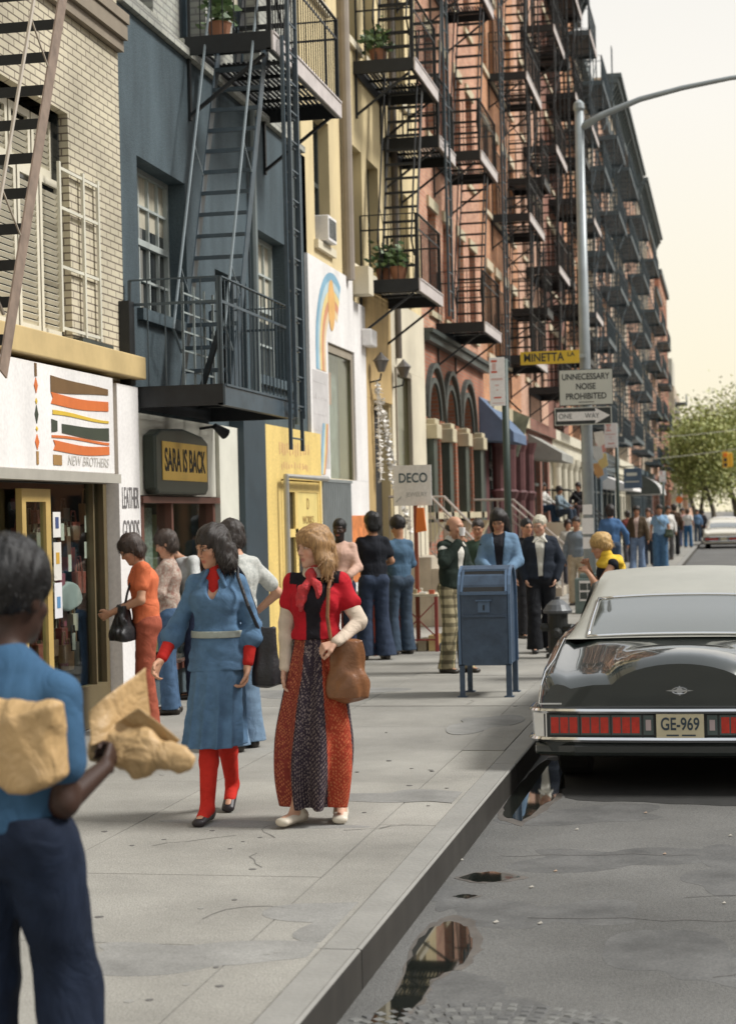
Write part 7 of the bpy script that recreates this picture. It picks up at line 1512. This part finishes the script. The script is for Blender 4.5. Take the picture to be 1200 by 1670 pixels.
simple('person in a long open brown jacket and pale jeans, walking towards us', p, hgt, PI-.1, dict(anR=(.12, .12, .09), elL=(-.24, -.0, 1.12), wrL=(-.28, .05, .88)), 'tan', 'mop', (.025, .02, .015), (.1, .1, 0), (.55, .42, .36), 1.0, (.17, .24, .36), h=.014, jacket=(.09, .065, .04), seed=56, hem=.85, leg=(.10, .075, .11))
p, hgt = ground(1077, 930, 822)
simple('person in a pale blue T-shirt with a dark green bag, walking towards us', p, hgt, PI+.05, None, 'tan', 'mop', (.03, .02, .015), (-.1, .05, 0), (.22, .36, .52), .55, (.07, .15, .26), h=.014, seed=57, B=1.1, leg=(.11, .085, .10))
bag('small dark green bag on the hip of the person in the pale blue T-shirt', p, hgt, PI+.05, (-.22, .12, .98), (.20, .2), (.04, .06, .03), [(-.18, .13, 1.08), (-.0, .155, 1.25), (.12, .1, 1.42), (.12, .0, 1.47)], thick=.05)
for (px, py, yt, Yd, lb, hd, tp, bt, sl, hc_, jk) in (
    (1100, 906, 821, None, 'person in a dark brown vest with red sleeves, walking away', .1, (.30, .03, .025), (.02, .022, .025), 1.9, (.03, .02, .02), (.07, .045, .03)),
    (1122, 893, 829, None, 'person in a white top and long blue jeans near the kerb', -.2, (.68, .66, .62), (.04, .12, .24), .6, (.08, .05, .03), None),
    (1056, 0, 828, 56, 'person in a white shirt between the brown jacket and the pale blue T-shirt', PI, (.68, .66, .62), (.03, .04, .06), 1.9, (.06, .03, .02), None),
    (1088, 0, 824, 62, 'person in white half hidden behind the pale blue T-shirt', PI+.4, (.7, .68, .64), (.1, .1, .1), 1.9, (.03, .02, .02), None),
    (1112, 0, 828, 84, 'person in a pink top, farther off behind the red sleeves', PI, (.55, .35, .32), (.1, .12, .2), .6, (.03, .02, .02), None),
    (1136, 0, 830, 96, 'distant walker in blue near the kerb', PI, (.12, .2, .32), (.05, .07, .1), 1.9, (.03, .02, .02), None),
    (1145, 0, 832, 110, 'distant walker in black near the first tree', .3, (.03, .03, .035), (.03, .03, .04), 1.9, (.03, .02, .02), None),
    (1022, 0, 832, 60, 'person in dark red close to the dark shop doors', .5, (.18, .05, .04), (.05, .05, .06), 1.9, (.03, .02, .02), None),
    (1062, 0, 834, 75, 'person in a green shirt far down the pavement', PI, (.1, .16, .09), (.05, .05, .06), 1.9, (.03, .02, .02), None),
    (925, 0, 846, 40, 'person in a pale shirt left of the lamp post, beyond the white-haired man', PI+.5, (.5, .48, .42), (.05, .05, .06), 1.9, (.03, .02, .02), None)):
    if Yd: p, hgt = at_depth(px, yt, Yd)
    else: p, hgt = ground(px, py, yt)
    simple(lb, p, hgt, hd, dict(anR=(.1, .1, .09), anL=(-.1, -.1, .1)), 'tan', 'mop', hc_, (0, 0, 0), tp, sl, bt, h=.02, detail=False, jacket=jk, seed=60+px % 7, hands=(.5, .5))
# people sitting on the tall stoop
SIT = dict(sh({}, ['pelvis']+UP, (0, 0, -.46))); SIT.update(hiR=(.09, .02, .47), hiL=(-.09, .02, .47), knR=(.12, .42, .50), knL=(-.12, .42, .50), anR=(.12, .46, .09), anL=(-.12, .44, .09), elR=(.22, .12, .72), elL=(-.22, .12, .72), wrR=(.10, .36, .60), wrL=(-.10, .36, .60))
def sitting(lb, px, py, Y, hd, tp, bt, seed, zf=None):
    q = ony(px, py, Y); p = np.array([q[0], Y, q[2]-1.27*.97])
    def tr(J, H):
        F = Field()
        for a in ('R', 'L'): F.chain([gj(J, 'hi'+a), gj(J, 'kn'+a), gj(J, 'an'+a)], [.10, .078, .08])
        F.ecap((0, 0, .44), (0, 0, .56), .17, .13, .15, .11, k=.04); return F
    person(lb, p, hd, 1.68, SIT, 'tan', 'mop', (.03, .02, .02), (0, .2, 0), [G('shirt', lambda J, H: tops(J, Field(), hem=.46, sleeve=1.9), cloth('top_%.2f_%.2f_%.2f' % tp, tp)), G('trousers', tr, cloth('bot_%.2f_%.2f_%.2f' % bt, bt))], .018, seed=seed, detail=False)
sitting('person in a white shirt sitting highest on the stoop behind the white-haired man', 884, 786, 52.6, -PI/2-.5, (.62, .6, .56), (.05, .1, .18), 70)
sitting('person in grey-blue sitting on the stoop beside the white shirt', 911, 792, 52.2, -PI/2-.4, (.2, .26, .3), (.05, .07, .1), 71)
sitting('person in black sitting on the stoop rail side, just left of the lamp post', 942, 786, 52.9, PI-.3, (.02, .018, .02), (.05, .03, .03), 72)
